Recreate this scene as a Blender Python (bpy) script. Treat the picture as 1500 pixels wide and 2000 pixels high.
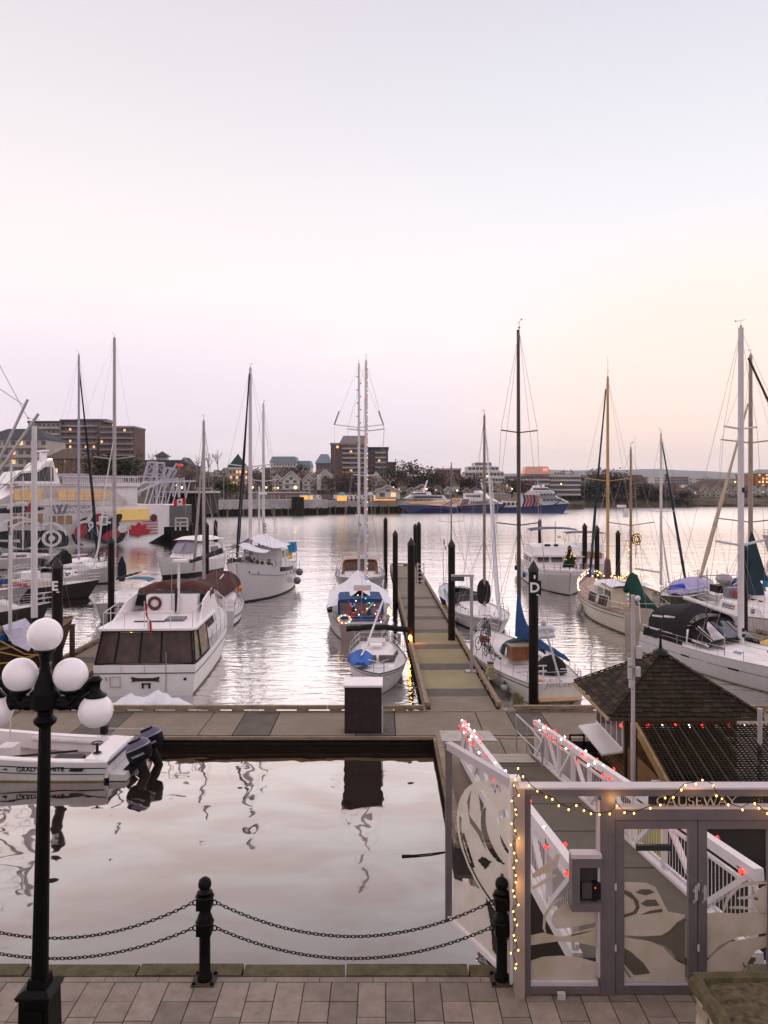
import bpy,math,random
from mathutils import Vector,Matrix

# ---------------------------------------------------------------- camera, sky, fill dome, exposure
SC = bpy.context.scene
for o in list(bpy.data.objects):
    bpy.data.objects.remove(o)
COL = SC.collection
rnd = random.Random(11)
PI = math.pi

cd = bpy.data.cameras.new('camera'); cam = bpy.data.objects.new('camera',cd); COL.objects.link(cam)
cam.location = (0,0,9.0)                      # eye nine metres above the harbour water
cam.rotation_euler = (PI/2,0,0)
cd.sensor_fit = 'VERTICAL'; cd.sensor_height = 24.0; cd.lens = 24.0*1500/2000
cd.shift_y = -45/2000
cd.clip_start = 0.1; cd.clip_end = 20000
SC.camera = cam

W = bpy.data.worlds.new('World'); SC.world = W; W.use_nodes = True
nt = W.node_tree; nt.nodes.clear()
def N(tree,t,**k):
    n = tree.nodes.new(t)
    for a,b in k.items():setattr(n,a,b)
    return n
def srgb(r,g,b):
    f = lambda c:((c/255+.055)/1.055)**2.4 if c>10 else c/255/12.92
    return (f(r),f(g),f(b),1)
tc = N(nt,'ShaderNodeTexCoord'); sep = N(nt,'ShaderNodeSeparateXYZ')
nt.links.new(tc.outputs['Generated'],sep.inputs[0])
def math_(tree,op,a,b=None,c=None,clamp=False):
    n = N(tree,'ShaderNodeMath',operation=op,use_clamp=clamp)
    for i,v in enumerate((a,b,c)):
        if v is None:continue
        if isinstance(v,(int,float)):n.inputs[i].default_value = v
        else:tree.links.new(v,n.inputs[i])
    return n.outputs[0]
def ramp_(tree,fac,stops,interp='EASE'):
    r = N(tree,'ShaderNodeValToRGB'); r.color_ramp.interpolation = interp
    e = r.color_ramp.elements
    while len(e)<len(stops):e.new(.5)
    for i,(p,c) in enumerate(stops):
        e[i].position = p; e[i].color = c
    tree.links.new(fac,r.inputs[0]); return r.outputs[0]
def mixc(tree,fac,a,b,bt='MIX'):
    m = N(tree,'ShaderNodeMix',data_type='RGBA',blend_type=bt)
    for i,v in ((0,fac),(6,a),(7,b)):
        if isinstance(v,(int,float)):m.inputs[i].default_value = v
        elif isinstance(v,tuple):m.inputs[i].default_value = v
        else:tree.links.new(v,m.inputs[i])
    return m.outputs[2]
def maprange(tree,v,a,b,c=0.,d=1.,smooth=True):
    m = N(tree,'ShaderNodeMapRange'); m.interpolation_type = 'SMOOTHSTEP' if smooth else 'LINEAR'
    tree.links.new(v,m.inputs[0])
    for i,x in enumerate((a,b,c,d)):m.inputs[i+1].default_value = x
    return m.outputs[0]
zz = sep.outputs[2]
base = ramp_(nt,math_(nt,'MAXIMUM',zz,0),[
    (0.0,srgb(255,243,248)),(.025,srgb(246,231,239)),(.10,srgb(241,227,232)),(.16,srgb(245,234,234)),
    (.24,srgb(238,230,230)),(.34,srgb(227,224,226)),(.45,srgb(214,212,217)),(.56,srgb(203,199,207)),
    (1.0,srgb(158,150,168))],'LINEAR')
side = maprange(nt,sep.outputs[0],-.42,.42); high = math_(nt,'MULTIPLY',maprange(nt,zz,.14,.34),.8)
tint = mixc(nt,side,(1.045,.995,.985,1),(.955,.985,1.03,1))
base = mixc(nt,high,base,mixc(nt,1.0,base,tint,'MULTIPLY'))
# lavender cloud veil low on the left
nz = N(nt,'ShaderNodeTexNoise'); nz.inputs['Scale'].default_value = 1.6; nz.inputs['Detail'].default_value = 3
mp = N(nt,'ShaderNodeMapping'); mp.inputs['Scale'].default_value = (1,1,4.5); mp.inputs['Rotation'].default_value = (0,.16,0)
nt.links.new(tc.outputs['Generated'],mp.inputs[0]); nt.links.new(mp.outputs[0],nz.inputs[0])
left = maprange(nt,sep.outputs[0],.35,-.45)
veil = math_(nt,'MULTIPLY',maprange(nt,nz.outputs[0],.44,.60),maprange(nt,zz,.27,.12))
veil = math_(nt,'MULTIPLY',veil,math_(nt,'ADD',math_(nt,'MULTIPLY',left,.6),.4))
c1 = mixc(nt,math_(nt,'MULTIPLY',veil,.80),base,srgb(226,211,226))
# warm glow where the sun has gone down, low on the right
dotn = N(nt,'ShaderNodeVectorMath',operation='DOT_PRODUCT')
mp2 = N(nt,'ShaderNodeVectorMath',operation='MULTIPLY'); mp2.inputs[1].default_value = (1,1,1.5)
nt.links.new(tc.outputs['Generated'],mp2.inputs[0])
nm = N(nt,'ShaderNodeVectorMath',operation='NORMALIZE'); nt.links.new(mp2.outputs[0],nm.inputs[0])
gd = Vector((.42,.90,.105)).normalized(); dotn.inputs[1].default_value = gd
nt.links.new(nm.outputs[0],dotn.inputs[0])
glow = maprange(nt,dotn.outputs['Value'],.925,1.0)
glow = math_(nt,'MULTIPLY',glow,maprange(nt,zz,.0,.07,.35,1))
c2 = mixc(nt,math_(nt,'MULTIPLY',glow,.85),c1,srgb(255,224,206))
wide = maprange(nt,dotn.outputs['Value'],.75,1.0)
wide = math_(nt,'MULTIPLY',wide,maprange(nt,zz,.05,.16))
c3 = mixc(nt,math_(nt,'MULTIPLY',wide,.10),c2,srgb(252,242,232))
# the sky away from the afterglow is a little dimmer
back = maprange(nt,sep.outputs[1],.2,-.6,1.,.62)
c4 = mixc(nt,1.0,c3,back,'MULTIPLY')
bg = N(nt,'ShaderNodeBackground'); nt.links.new(c4,bg.inputs[0]); bg.inputs[1].default_value = 0.91
SUN_EL,SUN_AZ = math.radians(-3.5),math.radians(24)      # azimuth measured from +Y towards +X
sky = N(nt,'ShaderNodeTexSky',sky_type='NISHITA',sun_disc=False)
sky.sun_elevation = SUN_EL; sky.dust_density = .1; sky.air_density = .6; sky.sun_rotation = SUN_AZ
bg2 = N(nt,'ShaderNodeBackground'); nt.links.new(sky.outputs[0],bg2.inputs[0]); bg2.inputs[1].default_value = 0.05
ad = N(nt,'ShaderNodeAddShader'); nt.links.new(bg.outputs[0],ad.inputs[0]); nt.links.new(bg2.outputs[0],ad.inputs[1])
wo = N(nt,'ShaderNodeOutputWorld'); nt.links.new(ad.outputs[0],wo.inputs[0])

sd = bpy.data.lights.new('fill_dome','SUN'); sd.energy = 0.95; sd.angle = math.radians(180); sd.color = (1,.82,.74)   # added dome of fill light that brightens everything, unseen by the camera
fill_dome = bpy.data.objects.new('fill_dome',sd); COL.objects.link(fill_dome)
LEL = math.radians(76)                          # the fill dome faces nearly overhead, leaning slightly towards the afterglow
fill_dome.rotation_euler = Vector((math.sin(SUN_AZ)*math.cos(LEL),math.cos(SUN_AZ)*math.cos(LEL),math.sin(LEL))).to_track_quat('Z','Y').to_euler()
SC.view_settings.view_transform = 'Standard'; SC.view_settings.look = 'None'
SC.view_settings.exposure = 0.5; SC.view_settings.gamma = 1
SC.view_settings.use_curve_mapping = False
SC.render.engine = 'CYCLES'
SC.cycles.caustics_reflective = False; SC.cycles.caustics_refractive = False

# ---------------------------------------------------------------- materials
MATS = {}
def mat(name,rgb=(.5,.5,.5),rough=.5,metal=0.,var=.12,scale=2.5,bump=0.,bscale=30.,dirt=0.,dirtc=(.12,.10,.08),
        emit=None,estr=1.,ior=1.5,stretch=(1,1,1),spec=None,alpha=1.,trans=0.):
    if name in MATS:return MATS[name]
    m = bpy.data.materials.new(name); m.use_nodes = True; t = m.node_tree; b = t.nodes['Principled BSDF']
    b.inputs['Roughness'].default_value = rough; b.inputs['Metallic'].default_value = metal
    if spec is None:spec = .5 if rough<.3 or metal>.2 else (.22 if max(rgb)<.08 else .35)
    b.inputs['IOR'].default_value = ior; b.inputs['Specular IOR Level'].default_value = spec
    b.inputs['Alpha'].default_value = alpha; b.inputs['Transmission Weight'].default_value = trans
    co = N(t,'ShaderNodeTexCoord'); mpg = N(t,'ShaderNodeMapping'); mpg.inputs['Scale'].default_value = stretch
    t.links.new(co.outputs['Object'],mpg.inputs[0])
    n1 = N(t,'ShaderNodeTexNoise'); n1.inputs['Scale'].default_value = scale; n1.inputs['Detail'].default_value = 6
    t.links.new(mpg.outputs[0],n1.inputs[0])
    k = maprange(t,n1.outputs[0],.3,.7,1-var,1+var,False)
    col = mixc(t,1.0,tuple(rgb)+(1,),k,'MULTIPLY')
    if dirt:
        n2 = N(t,'ShaderNodeTexNoise'); n2.inputs['Scale'].default_value = scale*2.7; n2.inputs['Detail'].default_value = 8
        n2.inputs['Roughness'].default_value = .7
        t.links.new(mpg.outputs[0],n2.inputs[0])
        col = mixc(t,math_(t,'MULTIPLY',maprange(t,n2.outputs[0],.48,.72),dirt),col,tuple(dirtc)+(1,))
    t.links.new(col,b.inputs['Base Color'])
    if bump:
        n3 = N(t,'ShaderNodeTexNoise'); n3.inputs['Scale'].default_value = bscale; n3.inputs['Detail'].default_value = 5
        t.links.new(mpg.outputs[0],n3.inputs[0])
        bp = N(t,'ShaderNodeBump'); bp.inputs['Strength'].default_value = bump; bp.inputs['Distance'].default_value = .02
        t.links.new(n3.outputs[0],bp.inputs['Height']); t.links.new(bp.outputs[0],b.inputs['Normal'])
    if emit:
        b.inputs['Emission Color'].default_value = tuple(emit)+(1,); b.inputs['Emission Strength'].default_value = estr
    MATS[name] = m; return m

WHITE = mat('white_gelcoat',(.84,.79,.81),.32,var=.05,scale=1.2,dirt=.25,dirtc=(.50,.45,.42))
DULLW = mat('weathered_white_paint',(.66,.62,.63),.45,var=.1,dirt=.4,dirtc=(.36,.30,.25))
CREAM = mat('cream_paint',(.74,.66,.52),.45,var=.08,dirt=.2,dirtc=(.4,.32,.22))
GREYW = mat('pale_grey_deck',(.62,.60,.63),.6,var=.08,dirt=.3,dirtc=(.35,.32,.30),bump=.2)
NAVY = mat('navy_paint',(.012,.022,.09),.3)
BLACK = mat('black_paint',(.010,.009,.009),.38,var=.2)
BOOT = mat('dark_antifouling',(.02,.022,.03),.6)
RUB = mat('black_rubber',(.015,.015,.016),.7)
ALU = mat('anodised_mast_metal',(.60,.56,.58),.38,.35,var=.06)
DALU = mat('dark_mast_metal',(.06,.045,.04),.4,.3)
YWOOD = mat('golden_spar_wood',(.48,.30,.12),.35,var=.25,scale=6,stretch=(1,1,.1))
WOOD = mat('varnished_teak',(.22,.085,.035),.4,var=.3,scale=6,stretch=(1,1,.2))
TEAK = mat('weathered_teak',(.30,.20,.13),.65,var=.25,scale=8,stretch=(1,4,1))
STEEL = mat('stainless_rail',(.62,.60,.62),.25,.7,var=.05)
GALV = mat('galvanised_steel',(.42,.41,.43),.45,.5,var=.15,scale=8)
WIRE = mat('rigging_wire',(.28,.25,.26),.4,.4)
BLUEC = mat('blue_canvas',(.010,.055,.18),.8,var=.25,scale=3,bump=.5,bscale=9)
SKYC = mat('bright_blue_canvas',(.02,.20,.42),.8,var=.2,bump=.5,bscale=9)
BLACKC = mat('black_canvas',(.014,.013,.015),.8,var=.3,bump=.5,bscale=9)
BROWNC = mat('brown_canvas',(.075,.026,.022),.85,var=.3,bump=.6,bscale=8)
WHITEC = mat('white_tarpaulin',(.74,.73,.80),.7,var=.08,bump=.6,bscale=5)
GREYC = mat('grey_canvas',(.40,.37,.40),.8,var=.15,bump=.5,bscale=8)
GREENC = mat('dark_green_canvas',(.012,.06,.045),.8,var=.2,bump=.5)
PURP = mat('violet_tarpaulin',(.34,.30,.52),.7,var=.2,bump=.5,bscale=6)
GLASS = mat('tinted_glass',(.030,.028,.032),.06,var=.3,spec=.8)
VINYL = mat('smoky_vinyl_window',(.050,.026,.024),.16,var=.7,scale=1.5,spec=.32,bump=.5,bscale=4)
LITWIN = mat('lamplit_window',(.3,.2,.1),.3,emit=(1,.55,.18),estr=1.3)
RED = mat('red_plastic',(.45,.03,.025),.45)
ORANGE = mat('orange_plastic',(.72,.12,.03),.5)
YELLOW = mat('yellow_plastic',(.72,.42,.03),.45)
GREYP = mat('grey_fender_rubber',(.22,.20,.23),.5)
WFEND = mat('off_white_fender',(.62,.58,.58),.45,dirt=.3)
ROPE = mat('pale_rope',(.42,.36,.26),.9,var=.3,scale=20)
YROPE = mat('yellow_rope',(.5,.36,.04),.9)
def lamp(name,rgb,s):return mat(name,rgb,.4,emit=rgb,estr=s,var=0)
LRED = lamp('red_bulb',(1,.03,.02),2.2); LWHITE = lamp('white_bulb',(1,.93,.85),2.2)
LWARM = lamp('amber_bulb',(1,.50,.13),3.5); LBLUE = lamp('blue_bulb',(.1,.2,1),2.5); LGREEN = lamp('green_bulb',(.1,.9,.3),2.)

# ---------------------------------------------------------------- mesh helpers
def P(px,py,D):return Vector(((px-750)/1500*D,D,9-(py-955)/1500*D))
def G(px,py,z=0.):return P(px,py,(9-z)*1500/(py-955))
def X(px,D):return (px-750)/1500*D
def Zh(py,D):return 9-(py-955)/1500*D
OFF = {}
class MB:
    def __init__(s):s.v = []; s.f = []
    def add(s,vs,fs):
        o = len(s.v); s.v += [tuple(v) for v in vs]; s.f += [tuple(i+o for i in f) for f in fs]; return s
    def box(s,x0,x1,y0,y1,z0,z1,M=None):
        vs = [Vector((x,y,z)) for z in (z0,z1) for y in (y0,y1) for x in (x0,x1)]
        if M:vs = [M@v for v in vs]
        return s.add(vs,[(0,2,3,1),(4,5,7,6),(0,1,5,4),(2,6,7,3),(0,4,6,2),(1,3,7,5)])
    def bar(s,a,b,w,h=None,up=(0,0,1)):
        a,b = Vector(a),Vector(b); h = h or w; d = (b-a).normalized(); u = Vector(up)
        if abs(d.dot(u))>.98:u = Vector((0,1,0))
        r = d.cross(u).normalized(); u = r.cross(d)
        vs = [p+r*(i*w/2)+u*(j*h/2) for p in (a,b) for i,j in ((-1,-1),(1,-1),(1,1),(-1,1))]
        return s.add(vs,[(3,2,1,0),(4,5,6,7),(0,1,5,4),(1,2,6,5),(2,3,7,6),(3,0,4,7)])
    def tube(s,pts,r,n=6,closed=False):
        pts = [Vector(p) for p in pts]; m = len(pts)
        if not isinstance(r,(list,tuple)):r = [r]*m
        vs = []; pu = None
        for i,p in enumerate(pts):
            if closed:d = pts[(i+1)%m]-pts[i-1]
            else:d = pts[min(i+1,m-1)]-pts[max(i-1,0)]
            d = d.normalized() if d.length else Vector((0,0,1))
            if pu is None:pu = Vector((0,0,1)) if abs(d.z)<.9 else Vector((1,0,0))
            u = (pu-d*pu.dot(d))
            u = u.normalized() if u.length>1e-5 else d.orthogonal().normalized()
            pu = u; w = d.cross(u)
            vs += [p+(u*math.cos(2*PI*k/n)+w*math.sin(2*PI*k/n))*r[i] for k in range(n)]
        fs = []
        for i in range(m if closed else m-1):
            j = (i+1)%m
            fs += [(i*n+k,i*n+(k+1)%n,j*n+(k+1)%n,j*n+k) for k in range(n)]
        if not closed:fs += [tuple(range(n))[::-1],tuple((m-1)*n+k for k in range(n))]
        return s.add(vs,fs)
    def lathe(s,prof,c=(0,0,0),n=14,M=None):
        c = Vector(c); vs = []
        for r,z in prof:
            for k in range(n):
                v = Vector((r*math.cos(2*PI*k/n),r*math.sin(2*PI*k/n),z))
                vs.append((M@v if M else v)+c)
        m = len(prof)
        fs = [(i*n+k,i*n+(k+1)%n,(i+1)*n+(k+1)%n,(i+1)*n+k) for i in range(m-1) for k in range(n)]
        fs += [tuple(range(n))[::-1],tuple((m-1)*n+k for k in range(n))]
        return s.add(vs,fs)
    def ball(s,c,r,n=8,m=6,sc=(1,1,1)):
        pr = [(max(math.sin(PI*i/m),.02)*r,-math.cos(PI*i/m)*r) for i in range(m+1)]
        return s.lathe(pr,c,n,Matrix.Diagonal(sc))
    def prism(s,pts,w0,w1,fn):
        """outline pts (u, v) extruded from w0 to w1, fn(u, v, w) gives the point"""
        n = len(pts); vs = [fn(u,v,w0) for u,v in pts]+[fn(u,v,w1) for u,v in pts]
        return s.add(vs,[tuple(range(n))[::-1],tuple(range(n,2*n))]+[(i,(i+1)%n,n+(i+1)%n,n+i) for i in range(n)])
    def loft(s,rings,closed=True,caps=True):
        n = len(rings[0]); vs = [v for r in rings for v in r]; fs = []
        for i in range(len(rings)-1):
            for k in range(n if closed else n-1):
                fs.append((i*n+k,i*n+(k+1)%n,(i+1)*n+(k+1)%n,(i+1)*n+k))
        if caps:fs += [tuple(range(n))[::-1],tuple((len(rings)-1)*n+k for k in range(n))]
        return s.add(vs,fs)
    def quad(s,a,b,c,d):return s.add([a,b,c,d],[(0,1,2,3)])
    def build(s,name,m,parent=None,smooth=False,label=None,kind=None,loc=None):
        off = OFF.get(parent.name) if parent else None
        vs = s.v
        if off:vs = [(x-off[0],y-off[1],z-off[2]) for x,y,z in vs]
        if loc is not None:vs = [(x-loc[0],y-loc[1],z-loc[2]) for x,y,z in vs]
        me = bpy.data.meshes.new(name); me.from_pydata(vs,[],s.f); me.update()
        if smooth:
            me.polygons.foreach_set('use_smooth',[True]*len(me.polygons)); me.set_sharp_from_angle(angle=math.radians(38))
        return link(me,name,m,parent,label,kind,loc,off)
def link(me,name,m,parent=None,label=None,kind=None,loc=None,off=None):
    if m and not me.materials:me.materials.append(m)
    o = bpy.data.objects.new(name,me); COL.objects.link(o)
    if parent:o.parent = parent
    if loc is not None:o.location = loc
    if off:OFF[o.name] = off
    if label:o['label'] = label
    if kind:o['kind'] = kind
    return o
def tag(o,label,cat,group=None):
    o['label'] = label; o['category'] = cat
    if group:o['group'] = group
    return o
def thing(name,label,cat,loc=(0,0,0),rz=0.,group=None,world=False):
    """world=True: parts are given in world coordinates and moved to the thing's own origin"""
    o = bpy.data.objects.new(name,None); COL.objects.link(o); o.location = loc; o.rotation_euler = (0,0,rz)
    o.empty_display_size = .3
    tag(o,label,cat,group)
    if world:OFF[o.name] = tuple(loc)
    return o
def copy_thing(o,loc,rz=None,label=None,group=None):
    def rec(a,par):
        c = a.copy(); COL.objects.link(c)
        if par:c.parent = par
        for ch in list(KIDS.get(a.name,[])):rec(ch,c)
        return c
    r = rec(o,None); r.location = loc
    if rz is not None:r.rotation_euler = (0,0,rz)
    if label:r['label'] = label
    if group:r['group'] = group
    return r
KIDS = {}
def index_kids():
    KIDS.clear()
    for o in bpy.data.objects:
        if o.parent:KIDS.setdefault(o.parent.name,[]).append(o)
def struct(o):
    o['kind'] = 'structure'; return o
def text(name,body,size,m,parent,M,extrude=.004,align='CENTER',bold=0.,sx=1.):
    cu = bpy.data.curves.new('lettering','FONT'); cu.body = body; cu.size = size; cu.extrude = extrude; cu.offset = bold
    cu.align_x = align; cu.align_y = 'CENTER'; cu.resolution_u = 3
    t = bpy.data.objects.new('lettering_curve',cu)
    me = bpy.data.meshes.new_from_object(t)
    bpy.data.objects.remove(t)
    me.transform(Matrix.Diagonal((sx,1,1,1))); me.materials.clear()
    o = link(me,name,m,parent)
    off = OFF.get(parent.name) if parent else None
    o.matrix_local = (Matrix.Translation(-Vector(off)) if off else Matrix())@M
    return o
def frame(o,xdir,ydir):
    """matrix with local x and y laid along the given directions at point o"""
    x = Vector(xdir).normalized(); y = Vector(ydir); y = (y-x*x.dot(y)).normalized(); z = x.cross(y)
    return Matrix.Translation(Vector(o))@Matrix((x,y,z)).transposed().to_4x4()
# ================================================================ SETTING: water, docks, quay
def water_material():
    m = bpy.data.materials.new('harbour_water'); m.use_nodes = True; t = m.node_tree; t.nodes.clear()
    b = N(t,'ShaderNodeBsdfGlossy'); b.inputs[0].default_value = (1,.95,.94,1)
    df = N(t,'ShaderNodeBsdfDiffuse'); df.inputs[0].default_value = (.024,.016,.009,1)
    lw = N(t,'ShaderNodeLayerWeight'); lw.inputs[0].default_value = .5
    fr = ramp_(t,lw.outputs['Facing'],[(v,(c,)*3+(1,)) for v,c in ((0,.05),(.45,.19),(.52,.29),(.577,.40),(.66,.56),(.78,.93),(.86,1.))],'LINEAR')
    mx = N(t,'ShaderNodeMixShader'); t.links.new(fr,mx.inputs[0]); t.links.new(df.outputs[0],mx.inputs[1]); t.links.new(b.outputs[0],mx.inputs[2])
    ou = N(t,'ShaderNodeOutputMaterial'); t.links.new(mx.outputs[0],ou.inputs[0])
    co = N(t,'ShaderNodeTexCoord'); sp = N(t,'ShaderNodeSeparateXYZ'); t.links.new(co.outputs['Object'],sp.inputs[0])
    def noise(sx,sy,scale,detail,dist=0):
        mp = N(t,'ShaderNodeMapping'); mp.inputs['Scale'].default_value = (sx,sy,1); t.links.new(co.outputs['Object'],mp.inputs[0])
        n = N(t,'ShaderNodeTexNoise'); n.inputs['Scale'].default_value = scale; n.inputs['Detail'].default_value = detail
        n.inputs['Distortion'].default_value = dist
        t.links.new(mp.outputs[0],n.inputs[0]); return n.outputs[0]
    y = sp.outputs[1]
    outer = maprange(t,y,27,31)                       # sheltered basin by the quay, livelier outside the float
    calm = math_(t,'ADD',noise(.8,1.0,.8,1.5,.4),math_(t,'MULTIPLY',noise(.5,.8,.28,0),1.6))
    rip = noise(.42,1.3,1.5,3,.3)
    fine = noise(.5,1.4,5.5,2)
    t.links.new(mixc(t,math_(t,'MULTIPLY',maprange(t,noise(.35,.8,.9,3,.5),.36,.68),maprange(t,y,24,30,1.,.0)),(1,.972,.965,1),(.90,.80,.775,1)),b.inputs[0])  # mottled tint paints cloudy reflections into the still basin's gloss colour
    far = maprange(t,y,38,120,1.0,.42)
    h = math_(t,'MULTIPLY',calm,maprange(t,outer,0,1,.036,.03,False))
    h = math_(t,'ADD',h,math_(t,'MULTIPLY',math_(t,'MULTIPLY',rip,far),math_(t,'MULTIPLY',outer,.058)))
    h = math_(t,'ADD',h,math_(t,'MULTIPLY',math_(t,'MULTIPLY',fine,far),math_(t,'MULTIPLY',outer,.010)))
    t.links.new(maprange(t,y,60,240,.03,.24),b.inputs['Roughness'])
    bp = N(t,'ShaderNodeBump'); bp.inputs['Strength'].default_value = 1; bp.inputs['Distance'].default_value = 1
    t.links.new(h,bp.inputs['Height']); t.links.new(bp.outputs[0],b.inputs['Normal'])
    return m
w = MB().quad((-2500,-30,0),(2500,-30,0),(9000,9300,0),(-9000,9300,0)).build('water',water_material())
struct(w)

CONC = mat('float_concrete',(.215,.175,.135),.85,var=.14,scale=1.2,dirt=.6,dirtc=(.16,.13,.095),bump=.4)
CONCM = mat('mossy_float_concrete',(.27,.23,.14),.9,var=.2,scale=.45,dirt=.95,dirtc=(.24,.215,.035),bump=.4)
CONCD = mat('dark_rubber_mat',(.10,.085,.072),.85,var=.2,scale=2,dirt=.4,dirtc=(.2,.17,.13),bump=.3)
TIMB = mat('weathered_dock_timber',(.27,.20,.14),.8,var=.3,scale=5,stretch=(.3,1,1),dirt=.5,dirtc=(.06,.04,.03),bump=.5,bscale=14)
DTIMB = mat('near_black_timber',(.014,.009,.007),.7,var=.4,scale=3,bump=.5)
PILE = mat('black_pile_steel',(.010,.006,.006),.5,var=.3,spec=.15,scale=2,dirt=.3,dirtc=(.022,.012,.009))
PCAP = mat('pile_cap_plastic',(.035,.028,.03),.45)
ZD = .42
def float_dock(name,label,x0,x1,y0,y1,seq,along,rails,tilt=0.):
    """concrete float with deck panels, edge timbers and raised bull rails"""
    c = Vector(((x0+x1)/2,(y0+y1)/2,0))
    r = thing(name,label,'dock',c,tilt)
    hx,hy = (x1-x0)/2,(y1-y0)/2
    MB().box(-hx+.05,hx-.05,-hy+.05,hy-.05,-.5,ZD-.06).build('float_body',DTIMB,r)
    L = 2*hx if along=='x' else 2*hy; p = 0; i = 0
    while p<L-.05:
        ln,mt = seq[i%len(seq)]; q = min(p+ln,L); i += 1
        g = .018; dz = rnd.uniform(-.006,.006)
        if along=='x':MB().box(-hx+p+g,-hx+q-g,-hy+.16,hy-.16,ZD-.07,ZD+dz).build('deck_panel',mt,r)
        else:MB().box(-hx+.22,hx-.22,-hy+p+g,-hy+q-g,ZD-.07,ZD+dz).build('deck_panel',mt,r)
        p = q
    for side in ('x-','x+','y-','y+'):
        ax = side[0]; s = -1 if side[1]=='-' else 1; Ls = 2*hy if ax=='x' else 2*hx
        e = s*(hx if ax=='x' else hy)
        def bx(mb,a,b,w0,w1,z0,z1):
            lo,hi = sorted((e-s*w1,e-s*w0))
            if ax=='x':mb.box(lo,hi,a,b,z0,z1)
            else:mb.box(a,b,lo,hi,z0,z1)
        for z0_,z1_,o_,m_ in ((-.10,-.004,0,TIMB),(-.27,-.19,.0,DTIMB)):bx_ = MB(); bx(bx_,-Ls/2+.012,Ls/2-.012,-.05-o_,.06,ZD+z0_,ZD+z1_); bx_.build('edge_timber',m_,r)  # lower plank coloured near-black to carry the dark reflection under the deck
        if side in rails:
            for (u0,u1) in rails[side]:
                a = u0; blocks = MB()
                while a<u1-.2:
                    b = min(a+rnd.uniform(3.4,4.2),u1)
                    m_ = MB(); bx(m_,a+.01,b-.01,.0,.17,ZD+.10,ZD+.235); m_.build('bull_rail',TIMB,r)
                    k = a+.1
                    while k<b-.1:bx(blocks,k,min(k+.45,b),.015,.155,ZD+.002,ZD+.098); k += 1.25
                    a = b
                blocks.build('rail_block',TIMB,r,kind='stuff')
    return r
main = float_dock('concrete_float','long grey concrete float crossing the marina in front of the moored boats',-24,20,26.6,29.7,
    [(3.0,CONC),(1.4,CONCD),(3.1,CONC),(1.2,CONC),(1.3,CONCD)],'x',{'y+':[(-21.8,3.5),(7.0,21.8)]})
mossy = [(2.0,CONC),(1.2,CONCD),(3.5,CONCM),(1.2,CONCD),(3.5,CONCM),(1.2,CONCD),(3.4,CONCM),(1.2,CONCD),(3.5,CONC),(1.2,CONCD),(3.5,CONC),(1.2,CONCD),(3.5,CONC),(1.2,CONCD),(12,CONC),(1.2,CONCD),(9,CONC)]
fin = float_dock('concrete_float','mossy finger float running straight out between the sailboats from the cross float',1.15,4.15,29.8,86.2,mossy,'y',
    {'x-':[(-28,27.8)],'x+':[(-28,27.8)],'y+':[(-1.4,1.4)]},.016)
float_dock('concrete_float','finger float on the left between the white motor yacht and the timber boat',-16.1,-13.4,29.8,66,[(3.5,CONC),(1.2,CONCD)],'y',{'x-':[(-18,18)],'x+':[(-18,18)]})
float_dock('concrete_float','finger float on the right behind the big white sloop',19.9,22.4,29.8,82,[(3.5,CONC),(1.2,CONCD)],'y',{'x-':[(-24,26)],'x+':[(-24,26)]})
float_dock('concrete_float','wide landing float under the gangway and the kiosk',1.75,16,18.6,26.5,[(2.2,CONC),(.9,CONC),(3.2,CONCD),(3,CONC)],'x',{'x-':[(-3.9,3.6)]})
# pale steel plates and white lines on the landing float
def sheet(name,label,cat,pts,z,m,t=.012):
    b = MB().prism([(p[0],p[1]) for p in pts],z,z+t,lambda u,v,w:(u,v,w))
    return tag(b.build(name,m),label,cat)
PLATE = mat('worn_steel_plate',(.40,.36,.34),.5,.3,var=.2,dirt=.5,bump=.2)
sheet('steel_plate','pale worn steel plate bridging the joint of the floats beside the gangway foot','plate',[G(858,1428,ZD)[:2],G(955,1428,ZD)[:2],G(972,1448,ZD)[:2],G(862,1449,ZD)[:2]],ZD+.012,PLATE)

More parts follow.
